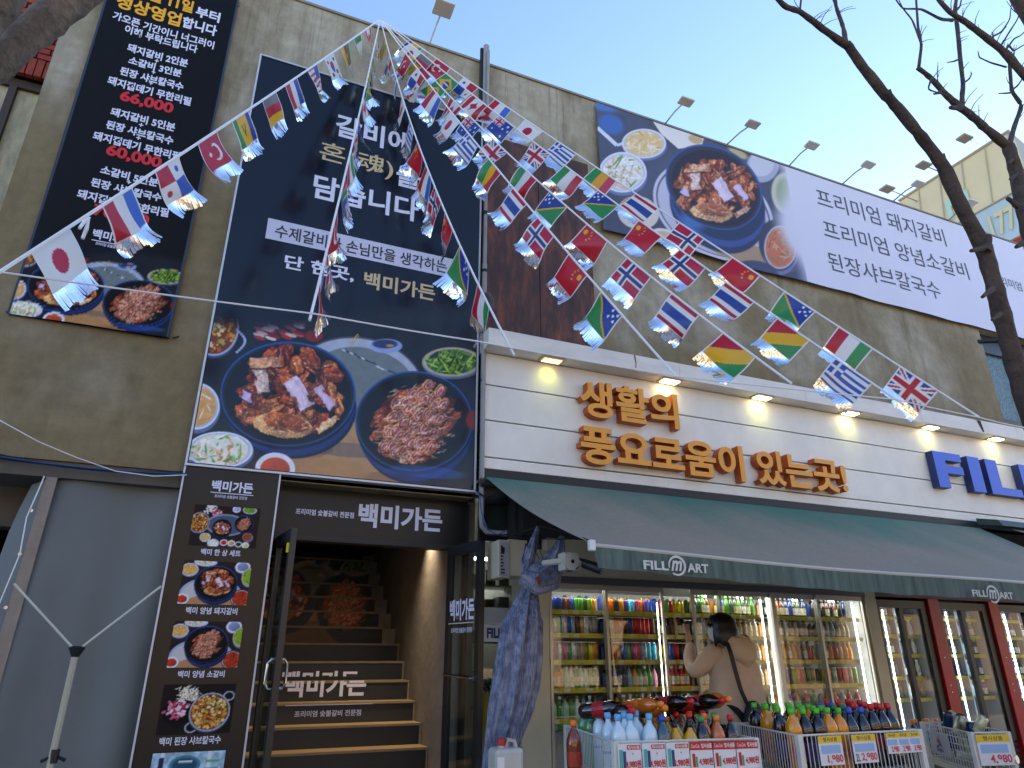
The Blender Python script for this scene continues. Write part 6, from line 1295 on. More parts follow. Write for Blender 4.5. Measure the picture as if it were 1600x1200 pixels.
q = W(1440, 1146, 4.6); mb = MB(); mb.box(q.x-.12, q.x+.22, 4.5, 4.9, 0, q.z-.1); mb.build('body', BLACK, st_); mb = MB(); mb.hexa([(q.x-.05, 4.49, q.z-.13), (q.x+.17, 4.49, q.z-.17), (q.x+.17, 4.495, q.z-.17), (q.x-.05, 4.495, q.z-.13)], [(q.x-.07, 4.46, q.z-.02), (q.x+.16, 4.46, q.z-.07), (q.x+.16, 4.465, q.z-.07), (q.x-.07, 4.465, q.z-.02)]); mb.build('card', CARD, st_)
mb = MB(); mb.lathe([(.035, 0), (.035, .001)], 12, (q.x+.11, 4.463, q.z-.10), axis='y'); mb.build('card_picture', mat('card_orange', 'e09020', .5), st_)
for i in range(5): bottle('small', '3a1c10', '5a2a80', 'e06a20', (q.x-.08+i*.07, 4.6+.03*(i % 2), q.z-.1), f'small dark bottle with orange cap, {ORD[i]} from left on the low display stand', 'orange capped bottles on the display stand')

# ================================================================== the shopper
def skin(name, verts, edges, radii, m, parent, rt=0, sub=2):
    off = Vector(ORG[parent.name]); me = bpy.data.meshes.new(name); me.from_pydata([Vector(v)-off for v in verts], edges, []); me.materials.append(m)
    o = bpy.data.objects.new(name, me); C.objects.link(o); o.parent = parent
    sk = o.modifiers.new('s', 'SKIN'); sk.use_smooth_shade = True
    bpy.context.view_layer.update()
    if not me.skin_vertices: me.skin_vertices.new() if hasattr(me.skin_vertices, 'new') else None
    lay_ = me.skin_vertices[0].data
    for i, r_ in enumerate(radii): lay_[i].radius = r_ if hasattr(r_, '__len__') else (r_, r_)
    lay_[rt].use_root = True
    s2 = o.modifiers.new('ss', 'SUBSURF'); s2.levels = sub; s2.render_levels = sub; ORG[o.name] = tuple(off); return o
PX, PY = 4.115, 4.95
pe = root('person', (PX, PY, 0), 'person in taupe hooded sweatshirt with black bob hair and white mask reaching into the cooler', 'person')
SKN = mat('skin', 'b98268', .5); HOOD = mat('taupe_sweatshirt', 'c4a890', .85, var=.12, vscale=7, bump=.12, bscale=14); TRO = mat('black_trousers', '121216', .8); HAIR = mat('black_hair', '0b0a0c', .38, var=.3, vscale=60, stretch=(3, 3, .3)); MASK = mat('white_mask', 'd4d6dc', .7)
hp_ = Vector((PX, PY, .92)); ch = Vector((PX+.01, PY+.02, 1.26)); nk = W(1133, 1003, PY); hd_ = W(1129, 982, PY)
LS, RS = Vector((PX-.15, PY+.03, nk.z-.075)), Vector((PX+.135, PY+.0, nk.z-.10)); LE = W(1084, 1050, PY+.12); LW = W(1077, 1004, PY+.35); RE = Vector((PX+.16, PY+.18, 1.06)); RW = Vector((PX+.08, PY+.36, 1.02))
LK, RK, LF, RF = Vector((PX-.1, PY+.0, .48)), Vector((PX+.1, PY+.02, .48)), Vector((PX-.1, PY+.02, .07)), Vector((PX+.11, PY+.0, .07))
skin('body', [hp_, (hp_+ch)/2, ch, nk-Vector((0, 0, .04)), nk+Vector((0, 0, .03)), LS, LE, LW, RS, RE, RW, hp_+Vector((-.09, 0, -.05)), LK, LF, LF+Vector((0, .14, -.03)), hp_+Vector((.09, 0, -.05)), RK, RF, RF+Vector((0, .14, -.03))],
     [(0, 1), (1, 2), (2, 3), (3, 4), (2, 5), (5, 6), (6, 7), (2, 8), (8, 9), (9, 10), (0, 11), (11, 12), (12, 13), (13, 14), (0, 15), (15, 16), (16, 17), (17, 18)],
     [(.14, .1), (.12, .09), (.14, .1), .05, .045, .05, .035, .025, .05, .035, .025, .08, .055, .04, .035, .08, .055, .04, .035], SKN, pe)
skin('trousers', [hp_, hp_+Vector((-.09, 0, -.06)), LK, LF+Vector((0, 0, .05)), hp_+Vector((.09, 0, -.06)), RK, RF+Vector((0, 0, .05))], [(0, 1), (1, 2), (2, 3), (0, 4), (4, 5), (5, 6)], [(.17, .13), .10, .078, .065, .10, .078, .065], TRO, pe)
for f_ in (LF, RF):
    mb = MB(); mb.hexa([f_+Vector((-.045, -.07, -.07)), f_+Vector((.045, -.07, -.07)), f_+Vector((.05, .19, -.07)), f_+Vector((-.05, .19, -.07))], [f_+Vector((-.04, -.06, .02)), f_+Vector((.04, -.06, .02)), f_+Vector((.035, .16, -.02)), f_+Vector((-.035, .16, -.02))]); mb.build('shoe', BLACK, pe, bevel=.02)
# sweatshirt: a lofted torso with two sleeves
vs = []; n = 40
tz = [(.80, .235, .16, .0), (.825, .25, .17, .0), (.87, .258, .175, .0), (1.0, .245, .17, .0), (1.12, .225, .16, 0), (1.24, .21, .15, 0), (nk.z-.16, .205, .13, .0), (nk.z-.10, .198, .115, .01), (nk.z-.055, .15, .095, .01), (nk.z-.02, .09, .078, .01), (nk.z+.0, .07, .068, .0)]
for k, (z, rx, ry, dy) in enumerate(tz):
    for j in range(n):
        a = 2*math.pi*j/n; c, s = math.cos(a), math.sin(a); ww = 1+.018*math.sin(a*5+z*9)+.014*math.sin(a*9-z*16)+(.02*math.sin(a*13) if k < 3 else 0)
        vs.append((PX+.012+rx*ww*math.copysign(abs(c)**.85, c)+.02*(1.3-z)*0, PY+.01+dy+ry*ww*math.copysign(abs(s)**.9, s), z))
mb = MB(); mb.add(vs, [(k*n+j, k*n+(j+1) % n, (k+1)*n+(j+1) % n, (k+1)*n+j) for k in range(len(tz)-1) for j in range(n)]); o = mb.build('sweatshirt', HOOD, pe, True); o.modifiers.clear(); sb = o.modifiers.new('s', 'SUBSURF'); sb.levels = 1; sb.render_levels = 1
def sleeve(nm, pts, rad):
    return skin(nm, pts, [(i, i+1) for i in range(len(pts)-1)], rad, HOOD, pe)
sleeve('sleeve', [LS+Vector((.06, 0, -.02)), LS+Vector((-.02, 0, -.02)), (LS+LE)/2+Vector((0, 0, -.015)), LE+Vector((.0, 0, -.01)), (LE+LW)/2+Vector((-.02, 0, -.0)), LW+Vector((0, -.02, -.012))], [.095, .098, .087, .075, .062, .044])
sleeve('sleeve', [RS+Vector((-.06, 0, -.02)), RS+Vector((.015, 0, -.02)), (RS+RE)/2+Vector((.0, 0, 0)), RE, (RE+RW)/2, RW], [.08, .08, .072, .065, .055, .045])
# hood lying on the back
vs = []; 
for k in range(9):
    t = k/8; z = nk.z+.05-.25*t; rx = .088+.055*math.sin(math.pi*(t*.8+.15)); dep = .075+.06*math.sin(math.pi*(t*.75+.1))
    rx *= (1 if t < .75 else 1-(t-.75)*2.4)
    for j in range(17): a = math.pi*j/16; vs.append((PX+.01+.03*t-rx*math.cos(a), PY-.045-dep*math.sin(a)**.8*(1 if t < .8 else .7)-.02*t, z-.02*math.sin(a)+.02*abs(math.cos(a))))
mb = MB(); mb.add(vs, [(k*17+j, k*17+j+1, (k+1)*17+j+1, (k+1)*17+j) for k in range(8) for j in range(16)]); o = mb.build('hood', HOOD, pe, True); o.modifiers.clear(); so_ = o.modifiers.new('t', 'SOLIDIFY'); so_.thickness = .018; sb = o.modifiers.new('s', 'SUBSURF'); sb.levels = 1; sb.render_levels = 1
# head turned to the left and tipped to the shelf
hc = W(1126, 981, PY+.01); fd_ = Vector((-.78, .62, -.05)).normalized(); sd_ = Vector((-fd_.y, fd_.x, 0)).normalized(); upv = fd_.cross(sd_)*-1
if upv.z < 0: upv = -upv
def hpnt(f, s, u): return hc+fd_*f+sd_*s+upv*u
vs = []; nu_, nv_ = 20, 26
for k in range(nu_+1):
    ph = -math.pi/2+math.pi*k/nu_
    for j in range(nv_):
        th = 2*math.pi*j/nv_; cu_, su_ = math.cos(ph), math.sin(ph); f = .092*cu_*math.cos(th); s = .073*cu_*math.sin(th); u = .112*su_
        if su_ < 0: f = f*(1-.12*-su_)+.02*-su_*cu_; s *= 1-.3*-su_
        fr_ = max(0, math.cos(th))
        if fr_ > .9: f += .020*math.exp(-((u+.012)/.016)**2)*((fr_-.9)/.1)+.006*math.exp(-((u+.05)/.01)**2)-.006*math.exp(-((u-.018)/.012)**2)
        vs.append(hpnt(f, s, u))
mb = MB(); mb.add(vs, [(k*nv_+j, k*nv_+(j+1) % nv_, (k+1)*nv_+(j+1) % nv_, (k+1)*nv_+j) for k in range(nu_) for j in range(nv_)]); mb.tube([hc+Vector((.01, -.01, -.16)), hc+Vector((.005, 0, -.08))], [.052, .05], 14); o = mb.build('head', SKN, pe, True); o.modifiers.clear()
for s in (.03, -.03):
    mb = MB(); p = hpnt(.080, s, .012); mb.lathe([(.001, -.010), (.009, -.004), (.009, .004), (.001, .010)], 8, tuple(p), axis='y'); mb.build('eye', mat('eye_white', '1a1412', .2), pe, True)
for s in (.073, -.073):
    mb = MB(); p = hpnt(-.005, s, -.005); mb.lathe([(.004, -.008), (.022, -.002), (.02, .006), (.004, .008)], 10, tuple(p), axis='y'); mb.build('ear', SKN, pe, True)
vs = []
for k in range(11):
    u = .005-.105*k/10
    for j in range(15): th = -1.25+2.5*j/14; bul = .012*math.cos(th)*math.sin(math.pi*k/10); vs.append(hpnt((.092+bul+.012)*math.cos(th)*(1-.18*(k/10)**2), (.078)*math.sin(th)*(1-.22*(k/10)), u))
mb = MB(); mb.add(vs, [(k*15+j, k*15+j+1, (k+1)*15+j+1, (k+1)*15+j) for k in range(10) for j in range(14)]); o = mb.build('mask', MASK, pe, True)
# bob hair: a shell open at the face, thick strands along its rim
vs = []; nk_, nj = 22, 44
for k in range(nk_+1):
    t = k/nk_
    for j in range(nj+1):
        th = math.radians(52)+math.radians(256)*j/nj; edge = min(j, nj-j)/nj
        if t < .5: ph = math.pi/2*(1-t/.5); rr, u = math.cos(ph), math.sin(ph)*.128; tt = th+(0 if t > .02 else 0)
        else: q_ = (t-.5)/.5; rr = 1+.10*math.sin(q_*2.6)-.06*q_*q_; u = -.135*q_
        f = .125*rr*math.cos(th)*(1 if math.cos(th) < 0 else .95)-.008; s = .106*rr*math.sin(th); st__ = 1+.012*math.sin(th*31+k*.2)
        u2 = u-(.0 if t < .5 else .015*math.sin(th*9)*((t-.5)/.5)); vs.append(hpnt(f*st__, s*st__, u2))
mb = MB(); mb.add(vs, [(k*(nj+1)+j, k*(nj+1)+j+1, (k+1)*(nj+1)+j+1, (k+1)*(nj+1)+j) for k in range(nk_) for j in range(nj)])
# fringe falling over the brow
vs = []
for k in range(6):
    for j in range(17): th = math.radians(-56)+math.radians(112)*j/16; u = .105-.075*k/5; rr = math.sqrt(max(.05, 1-(max(u, .02)/.135)**2)); vs.append(hpnt(.108*rr*math.cos(th), .096*rr*math.sin(th), u+.012*math.sin(j*2.1)*(k/5)))
mb.add(vs, [(k*17+j, k*17+j+1, (k+1)*17+j+1, (k+1)*17+j) for k in range(5) for j in range(16)])
o = mb.build('hair', HAIR, pe, True, fix=True); o.modifiers.clear(); so_ = o.modifiers.new('t', 'SOLIDIFY'); so_.thickness = .02; so_.offset = -1
# raised hand
wp = LW; up_ = Vector((-.05, .10, .99)).normalized(); ac = Vector((.80, .55, 0)).normalized()
vv = [wp+Vector((0, 0, -.03)), wp+up_*.04, wp+up_*.085]; ee = [(0, 1), (1, 2)]; rr_ = [.024, (.034, .016), (.036, .016)]
for i, (o_, ln) in enumerate([(-.030, .066), (-.011, .078), (.010, .074), (.030, .058)]):
    b0 = len(vv); vv += [wp+up_*.088+ac*o_*.9, wp+up_*(.095+ln*.45)+ac*o_*1.05+Vector((0, .008, 0)), wp+up_*(.095+ln*.9)+ac*o_*1.1+Vector((0, .028, 0))]; ee += [(2, b0), (b0, b0+1), (b0+1, b0+2)]; rr_ += [.0095, .0088, .0075]
b0 = len(vv); vv += [wp+up_*.045+ac*.032, wp+up_*.08+ac*.056+Vector((0, .01, 0)), wp+up_*.105+ac*.058+Vector((0, .025, 0))]; ee += [(1, b0), (b0, b0+1), (b0+1, b0+2)]; rr_ += [.013, .0105, .0085]
skin('hand', vv, ee, rr_, SKN, pe, 0)
wp2 = RW; vv = [wp2, wp2+Vector((0, .08, -.01)), wp2+Vector((-.03, .15, -.02)), wp2+Vector((-.01, .16, -.02)), wp2+Vector((.01, .16, -.02)), wp2+Vector((.03, .15, -.02)), wp2+Vector((-.045, .09, .0))]
skin('hand', vv, [(0, 1), (1, 2), (1, 3), (1, 4), (1, 5), (0, 6)], [.024, (.035, .016), .009, .009, .009, .008, .011], SKN, pe)
mb = MB(); q = W(1078, 1010, LW.y-.06); mb.box(q.x-.012, q.x+.012, q.y-.01, q.y-.008, q.z-.003, q.z+.003); mb.build('sleeve_mark', WHITE, pe)
sbg = root('shoulder_bag', (PX+.3, PY, .9), 'black shoulder bag hanging on a wide black strap across the back', 'bag')
BK = mat('black_webbing', '0d0d10', .6)
pts = [W(1136, 1003, PY-.13), W(1142, 1020, PY-.205), W(1150, 1050, PY-.215), W(1158, 1078, PY-.215), W(1166, 1096, PY-.2), W(1175, 1112, PY-.18)]
mb = MB(); vs = []
for i, p in enumerate(pts): vs += [p+Vector((-.021, 0, .004)), p+Vector((.021, 0, -.004)), p+Vector((.021, .006, -.004)), p+Vector((-.021, .006, .004))]
mb.add(vs, [(4*i+a, 4*i+(a+1) % 4, 4*i+4+(a+1) % 4, 4*i+4+a) for i in range(len(pts)-1) for a in range(4)]); mb.build('strap', BK, sbg)
bc = W(1180, 1130, PY-.2); mb = MB(); mb.lathe([(.03, .16), (.07, .12), (.11, .02), (.13, -.12), (.12, -.2), (.03, -.24)], 16, (0, 0, 0)); mb.v = [(bc.x+v[0]*1.0, bc.y+v[1]*.6, bc.z+v[2]) for v in mb.v]; mb.build('bag_body', BK, sbg, True)

# ================================================================== street trees
BARK = mat('dark_bark', '4c3d34', .9, var=.45, vscale=9, bump=.9, bscale=24)
BARK2 = mat('grey_bark', '6e5f50', .9, var=.55, vscale=11, bump=.9, bscale=30)
def limb(par, pts, name='branch', m=BARK, n=10, nz=.10, kn=True):
    P = []; R_2 = []
    for i in range(len(pts)-1):
        a, ra = pts[i]; b_, rb = pts[i+1]
        for s in range(5): t = s/5; P.append(a.lerp(b_, t)+Vector((random.uniform(-1, 1), random.uniform(-1, 1), random.uniform(-1, 1)))*ra*.10); R_2.append((ra*(1-t)+rb*t)*(1+random.uniform(-.07, .09)))
    P.append(pts[-1][0]); R_2.append(pts[-1][1])
    for i in range(1, len(P)-1): P[i] = (P[i-1]+P[i]*2+P[i+1])/4
    mb = MB(); mb.tube(P, R_2, n, noise=nz); return mb.build(name, m, par, True)
def wp_(px, py, Y, rpx): 
    p = W(px, py, Y); dd = (Vector(p)-Vector((0, 0, HC))).dot(Vector(_f)); return (p, rpx*dd/F)
t1 = root('tree', (5.2, 2.75, 0), 'dark leaning bare tree crossing in front of the white banner at right', 'tree', 'bare street trees')
base = Vector((5.05, 2.7, 0))
limb(t1, [(base, .13), (Vector((5.0, 2.68, 1.6)), .11), wp_(1625, 690, 2.65, 15.64), wp_(1592, 590, 2.62, 14.96), wp_(1572, 520, 2.6, 13.60), wp_(1555, 455, 2.58, 12.24), wp_(1538, 388, 2.56, 11.56), wp_(1500, 320, 2.54, 10.20), wp_(1473, 258, 2.52, 9.52), wp_(1440, 215, 2.5, 8.50), wp_(1402, 168, 2.48, 8.16), wp_(1380, 145, 2.47, 7.82), wp_(1345, 100, 2.46, 6.80), wp_(1322, 68, 2.45, 6.46)], 'trunk', nz=.12)
limb(t1, [wp_(1322, 70, 2.45, 6.12), wp_(1285, 45, 2.42, 5.10), wp_(1250, 18, 2.4, 4.42), wp_(1225, 10, 2.4, 4.08), wp_(1200, -20, 2.38, 3.40)])
limb(t1, [wp_(1322, 68, 2.45, 4.08), wp_(1317, 40, 2.5, 3.06), wp_(1306, 10, 2.5, 2.72), wp_(1303, -20, 2.5, 2.72)])
limb(t1, [wp_(1250, 14, 2.4, 1.70), wp_(1254, -20, 2.4, 1.36)])
for (x, y, x2, y2, r_) in [(1478, 262, 1473, 240, 5), (1540, 392, 1545, 368, 8), (1536, 388, 1517, 392, 5), (1552, 450, 1535, 464, 5), (1392, 152, 1390, 140, 4), (1563, 490, 1550, 500, 4)]: limb(t1, [wp_(x, y, 2.53, r_), wp_(x2, y2, 2.5, r_*.55)], 'stub', n=7)
t2 = root('tree', (6.2, 3.0, 0), 'bare branching tree at the top right corner with thin twigs', 'tree', 'bare street trees')
limb(t2, [(Vector((6.0, 3.0, 0)), .14), (Vector((6.0, 3.0, 2.2)), .12), wp_(1650, 520, 3.0, 15.48), wp_(1612, 380, 3.0, 12.04), wp_(1600, 330, 3.0, 11.18), wp_(1588, 270, 3.0, 9.46), wp_(1575, 228, 3.0, 8.60)], 'trunk')
limb(t2, [wp_(1576, 230, 3.0, 7.31), wp_(1540, 200, 3.0, 6.02), wp_(1515, 178, 3.0, 5.59), wp_(1500, 168, 3.0, 6.02), wp_(1478, 148, 3.0, 4.73), wp_(1455, 122, 3.0, 3.87), wp_(1434, 106, 3.0, 3.44)])
limb(t2, [wp_(1502, 168, 3.0, 3.87), wp_(1505, 130, 3.0, 3.27), wp_(1500, 90, 3.0, 3.27), wp_(1496, 45, 3.0, 3.10), wp_(1492, 15, 3.0, 2.58), wp_(1496, -15, 3.0, 2.58)])
limb(t2, [wp_(1436, 104, 3.0, 2.41), wp_(1440, 70, 3.0, 2.15), wp_(1434, 40, 3.0, 1.89), wp_(1431, -10, 3.0, 1.72)])
limb(t2, [wp_(1577, 228, 3.0, 4.30), wp_(1584, 200, 3.05, 3.44), wp_(1597, 165, 3.05, 3.10), wp_(1580, 142, 3.05, 2.75), wp_(1577, 90, 3.0, 2.58)])
limb(t2, [wp_(1640, 150, 2.8, 7.74), wp_(1600, 118, 2.8, 6.02), wp_(1570, 82, 2.8, 5.59), wp_(1545, 62, 2.8, 5.16), wp_(1510, 35, 2.8, 4.30), wp_(1485, 20, 2.8, 3.44), wp_(1460, -8, 2.8, 3.10)])
limb(t2, [wp_(1640, 70, 2.7, 10), wp_(1610, 28, 2.7, 10), wp_(1580, -18, 2.7, 9)])
limb(t2, [wp_(1488, 32, 2.8, 3), wp_(1470, 30, 2.8, 2.2), wp_(1440, 14, 2.8, 1.8), wp_(1410, 14, 2.8, 1.2), wp_(1395, -8, 2.8, 1)], 'twig', n=5)
for (a, b_, c, dd_) in [((1545, 60), (1565, 50), (1578, 30), (1580, 8)), ((1570, 80), (1585, 60), (1596, 55), (1610, 40)), ((1572, 105), (1548, 98), (1530, 90), (1528, 80)), ((1560, 78), (1574, 55), (1590, 30), (1596, 10)), ((1505, 130), (1514, 124), (1518, 116), (1517, 112)), ((1500, 92), (1490, 96), (1484, 97), (1480, 98)), ((1580, 145), (1570, 146), (1562, 146), (1560, 146)), ((1580, 142), (1590, 134), (1598, 122), (1600, 118)), ((1455, 122), (1450, 140), (1466, 145), (1460, 146)), ((1577, 95), (1560, 80), (1555, 70), (1550, 50)), ((1480, 150), (1470, 146), (1462, 147), (1458, 146)), ((1590, 270), (1582, 280), (1580, 288), (1584, 300)), ((1575, 70), (1584, 80), (1600, 70), (1610, 66)), ((1440, 70), (1425, 30), (1410, 12), (1402, -6)), ((1492, 20), (1500, 10), (1503, -5), (1506, -12))]:
    limb(t2, [wp_(*a, 2.9, 1.7), wp_(*b_, 2.9, 1.3), wp_(*c, 2.9, 1.0), wp_(*dd_, 2.9, .7)], 'twig', n=5, nz=.05)
SEG = [((1570, 82), (1510, 35)), ((1600, 118), (1570, 82)), ((1510, 35), (1470, 5)), ((1577, 228), (1597, 165)), ((1580, 142), (1577, 90)), ((1505, 130), (1496, 45)), ((1478, 148), (1455, 122)), ((1440, 70), (1434, 40)), ((1540, 200), (1500, 168)), ((1317, 40), (1306, 10)), ((1600, 40), (1590, 0)), ((1285, 45), (1250, 18))]
for k in range(64):
    sA, sB = random.choice(SEG); t_ = random.random(); x, y = sA[0]+(sB[0]-sA[0])*t_, sA[1]+(sB[1]-sA[1])*t_; a = random.uniform(-2.6, -.4); l_ = random.uniform(14, 44)
    limb(t2, [wp_(x, y, 2.9, .8), wp_(x+l_*.5*math.cos(a), y+l_*.5*math.sin(a), 2.9, .6), wp_(x+l_*math.cos(a+.15), y+l_*math.sin(a+.15), 2.9, .4)], 'twig', n=4, nz=.05)
for (x, y, x2, y2, r_) in [(1500, 168, 1485, 168, 5), (1590, 322, 1574, 310, 5), (1598, 380, 1588, 386, 5), (1582, 250, 1576, 256, 3), (1585, 275, 1578, 280, 3), (1470, 143, 1460, 147, 2.4)]: limb(t2, [wp_(x, y, 2.97, r_), wp_(x2, y2, 2.95, r_*.6)], 'stub', n=7)
t3 = root('tree', (-1.9, 2.2, 0), 'thick grey brown tree limbs close to the viewer in the top left corner', 'tree')
limb(t3, [(Vector((-2.4, 2.4, 0)), .15), (Vector((-2.3, 2.4, 1.6)), .13), wp_(-230, 300, 2.3, 36), wp_(-110, 190, 2.3, 30), wp_(-40, 126, 2.3, 26), wp_(20, 76, 2.3, 24), wp_(75, 30, 2.3, 25), wp_(130, -15, 2.3, 25), wp_(200, -70, 2.3, 24)], 'trunk', BARK2, 24, .06)
limb(t3, [wp_(-150, 225, 2.2, 30), wp_(-80, 110, 2.15, 28), wp_(-25, 38, 2.1, 25), wp_(15, -12, 2.1, 24), wp_(50, -60, 2.1, 22)], 'branch', BARK2, 20, .06)

# ================================================================== flag bunting
def U(img, m, c): img[m] = HS(c)
def flagimg(kind, w_=44, h=30):
    im = np.ones((h, w_, 3)); x, y = np.meshgrid((np.arange(w_)+.5)/w_, (np.arange(h)+.5)/h); W_, R, B_, G_, Y_ = 'ecebea', 'c8142c', '1c3f9a', '12914a', 'f2b70c'
    def hs(cols):
        for i, c in enumerate(cols): U(im, (y >= i/len(cols)) & (y < (i+1)/len(cols)), c)
    def vs_(cols):
        for i, c in enumerate(cols): U(im, (x >= i/len(cols)) & (x < (i+1)/len(cols)), c)
    def disk(cx, cy, r, c): U(im, ((x-cx)*1.45)**2+(y-cy)**2 < r*r, c)
    U(im, x > -1, W_)
    if kind == 'uk' or kind == 'australia':
        def jack(x, y):
            X, Y2 = x-.5, y-.5; U(im, sel, '1b3c94'); d1 = np.abs(X*.83-Y2*.83*1.0); d2 = np.abs(X*.83+Y2*.83)
            U(im, sel & ((d1 < .10) | (d2 < .10)), W_); U(im, sel & ((d1 < .035) | (d2 < .035)), R); U(im, sel & ((np.abs(X) < .13) | (np.abs(Y2) < .19)), W_); U(im, sel & ((np.abs(X) < .075) | (np.abs(Y2) < .115)), R)
        if kind == 'uk': sel = x > -1; jack(x, y)
        else:
            U(im, x > -1, '1c3f9a'); sel = (x < .5) & (y < .5); jack(x*2, y*2)
            for a, b_ in ((.25, .75), (.75, .2), (.63, .45), (.87, .4), (.75, .8)): disk(a, b_, .055, W_)
    elif kind == 'greece':
        for i in range(9): U(im, (y >= i/9) & (y < (i+1)/9), '1f58b0' if i % 2 == 0 else W_)
        s = (x < .37) & (y < 5/9); U(im, s, '1f58b0'); U(im, s & ((np.abs(x-.185) < .037) | (np.abs(y-5/18) < .055)), W_)
    elif kind == 'italy': vs_([G_, W_, R])
    elif kind == 'italy_r': vs_([R, W_, G_])
    elif kind == 'solomon':
        U(im, x+y < 1, '1c3f9a'); U(im, x+y >= 1, G_); U(im, np.abs(x+y-1) < .04, Y_)
        for a, b_ in ((.12, .12), (.32, .12), (.22, .24), (.12, .36), (.32, .36)): disk(a, b_, .05, W_)
    elif kind == 'solomon_r':
        U(im, x > y, '1c3f9a'); U(im, x <= y, G_); U(im, np.abs(x-y) < .04, Y_)
        for a, b_ in ((.88, .12), (.68, .12), (.78, .24), (.88, .36), (.68, .36)): disk(a, b_, .05, W_)
    elif kind in ('china', 'china_r'):
        f = (lambda a: a) if kind == 'china' else (lambda a: 1-a); U(im, x > -1, 'd0142a'); disk(f(.18), .27, .11, Y_)
        for a, b_ in ((.36, .12), (.42, .24), (.42, .38), (.36, .5)): disk(f(a), b_, .035, Y_)
    elif kind in ('norway', 'norway_r'):
        c = .36 if kind == 'norway' else .64; U(im, x > -1, 'c8143c'); U(im, (np.abs(x-c) < .10) | (np.abs(y-.5) < .14), W_); U(im, (np.abs(x-c) < .05) | (np.abs(y-.5) < .07), '1c3f80')
    elif kind == 'thai': U(im, y > -1, R); U(im, (y > .17) & (y < .83), W_); U(im, (y > .34) & (y < .66), '20489c')
    elif kind == 'guinea': U(im, x > -1, Y_); U(im, x+y < .72, R); U(im, x+y > 1.28, G_)
    elif kind == 'congo': vs_([G_, Y_, R])
    elif kind == 'mali': vs_([G_, 'f0a820', 'd03a50'])
    elif kind == 'japan': disk(.5, .5, .27, 'c8143c')
    elif kind == 'france': vs_([B_, W_, R])
    elif kind == 'netherlands': vs_([R, W_, '2a6ac8'])
    elif kind == 'panama':
        U(im, (x > .5) & (y < .5), R); U(im, (x < .5) & (y > .5), '2050b0'); disk(.25, .25, .09, '2050b0'); disk(.75, .75, .09, R)
    elif kind == 'turkey': U(im, x > -1, 'c81432'); disk(.42, .5, .26, W_); disk(.48, .5, .21, 'c81432'); disk(.66, .5, .06, W_)
    elif kind == 'brazil': U(im, x > -1, G_); U(im, np.abs(x-.5)/.42+np.abs(y-.5)/.42 < 1, Y_); disk(.5, .5, .22, B_); U(im, (np.abs(y-.47-.1*(x-.5)) < .03) & (((x-.5)*1.45)**2+(y-.5)**2 < .048), W_)
    elif kind == 'canada': U(im, (x < .25) | (x > .75), R); U(im, (np.abs(x-.5)*1.2+np.abs(y-.48) < .25) | ((np.abs(x-.5) < .02) & (y < .85) & (y > .2)) | ((np.abs(y-.42) < .06) & (np.abs(x-.5) < .16)), R)
    elif kind == 'germany': hs(['7a7a78', R, Y_])
    elif kind == 'usa':
        for i in range(9): U(im, (y >= i/9) & (y < (i+1)/9), 'c03048' if i % 2 == 0 else W_)
        U(im, (x < .42) & (y < .54), '4a64b0')
    elif kind == 'korea':
        disk(.5, .5, .25, R); U(im, (((x-.5)*1.45)**2+(y-.5)**2 < .0625) & (y > .5+.08*np.sin((x-.5)*12)), '2050a8')
        for a, b_ in ((.2, .22), (.8, .22), (.2, .78), (.8, .78)): U(im, (np.abs(x-a) < .07) & (np.abs(y-b_) < .07), '404040')
    elif kind == 'stvincent': U(im, x < .25, B_); U(im, (x >= .25) & (x < .75), Y_); U(im, x >= .75, G_); U(im, (np.abs(np.abs(x-.5)-(.7-y)*.22) < .03) & (y > .3) & (y < .7), G_)
    elif kind == 'cameroon': vs_([G_, R, Y_]); disk(.5, .5, .10, Y_)
    elif kind == 'southafrica': U(im, y < .33, R); U(im, y > .66, B_); U(im, (y > .38) & (y < .62), G_); U(im, x < .3-np.abs(y-.5)*.6, '202020')
    elif kind == 'iran': hs([G_, W_, 'e0e0a0'])
    e_ = (x < .035) | (x > .965) | (y < .03) | (y > .96); U(im, e_, W_); return im
APX = Vector((.84, 5.66, 7.86))
WL = [Vector(W(0, 425, 3.0)), Vector(W(490, 490, 2.80)), Vector(W(745, 533, 2.74)), Vector(W(1058, 588, 2.66)), Vector(W(1400, 624, 2.56)), Vector(W(1530, 652, 2.48)), Vector(W(1600, 668, 2.44))]
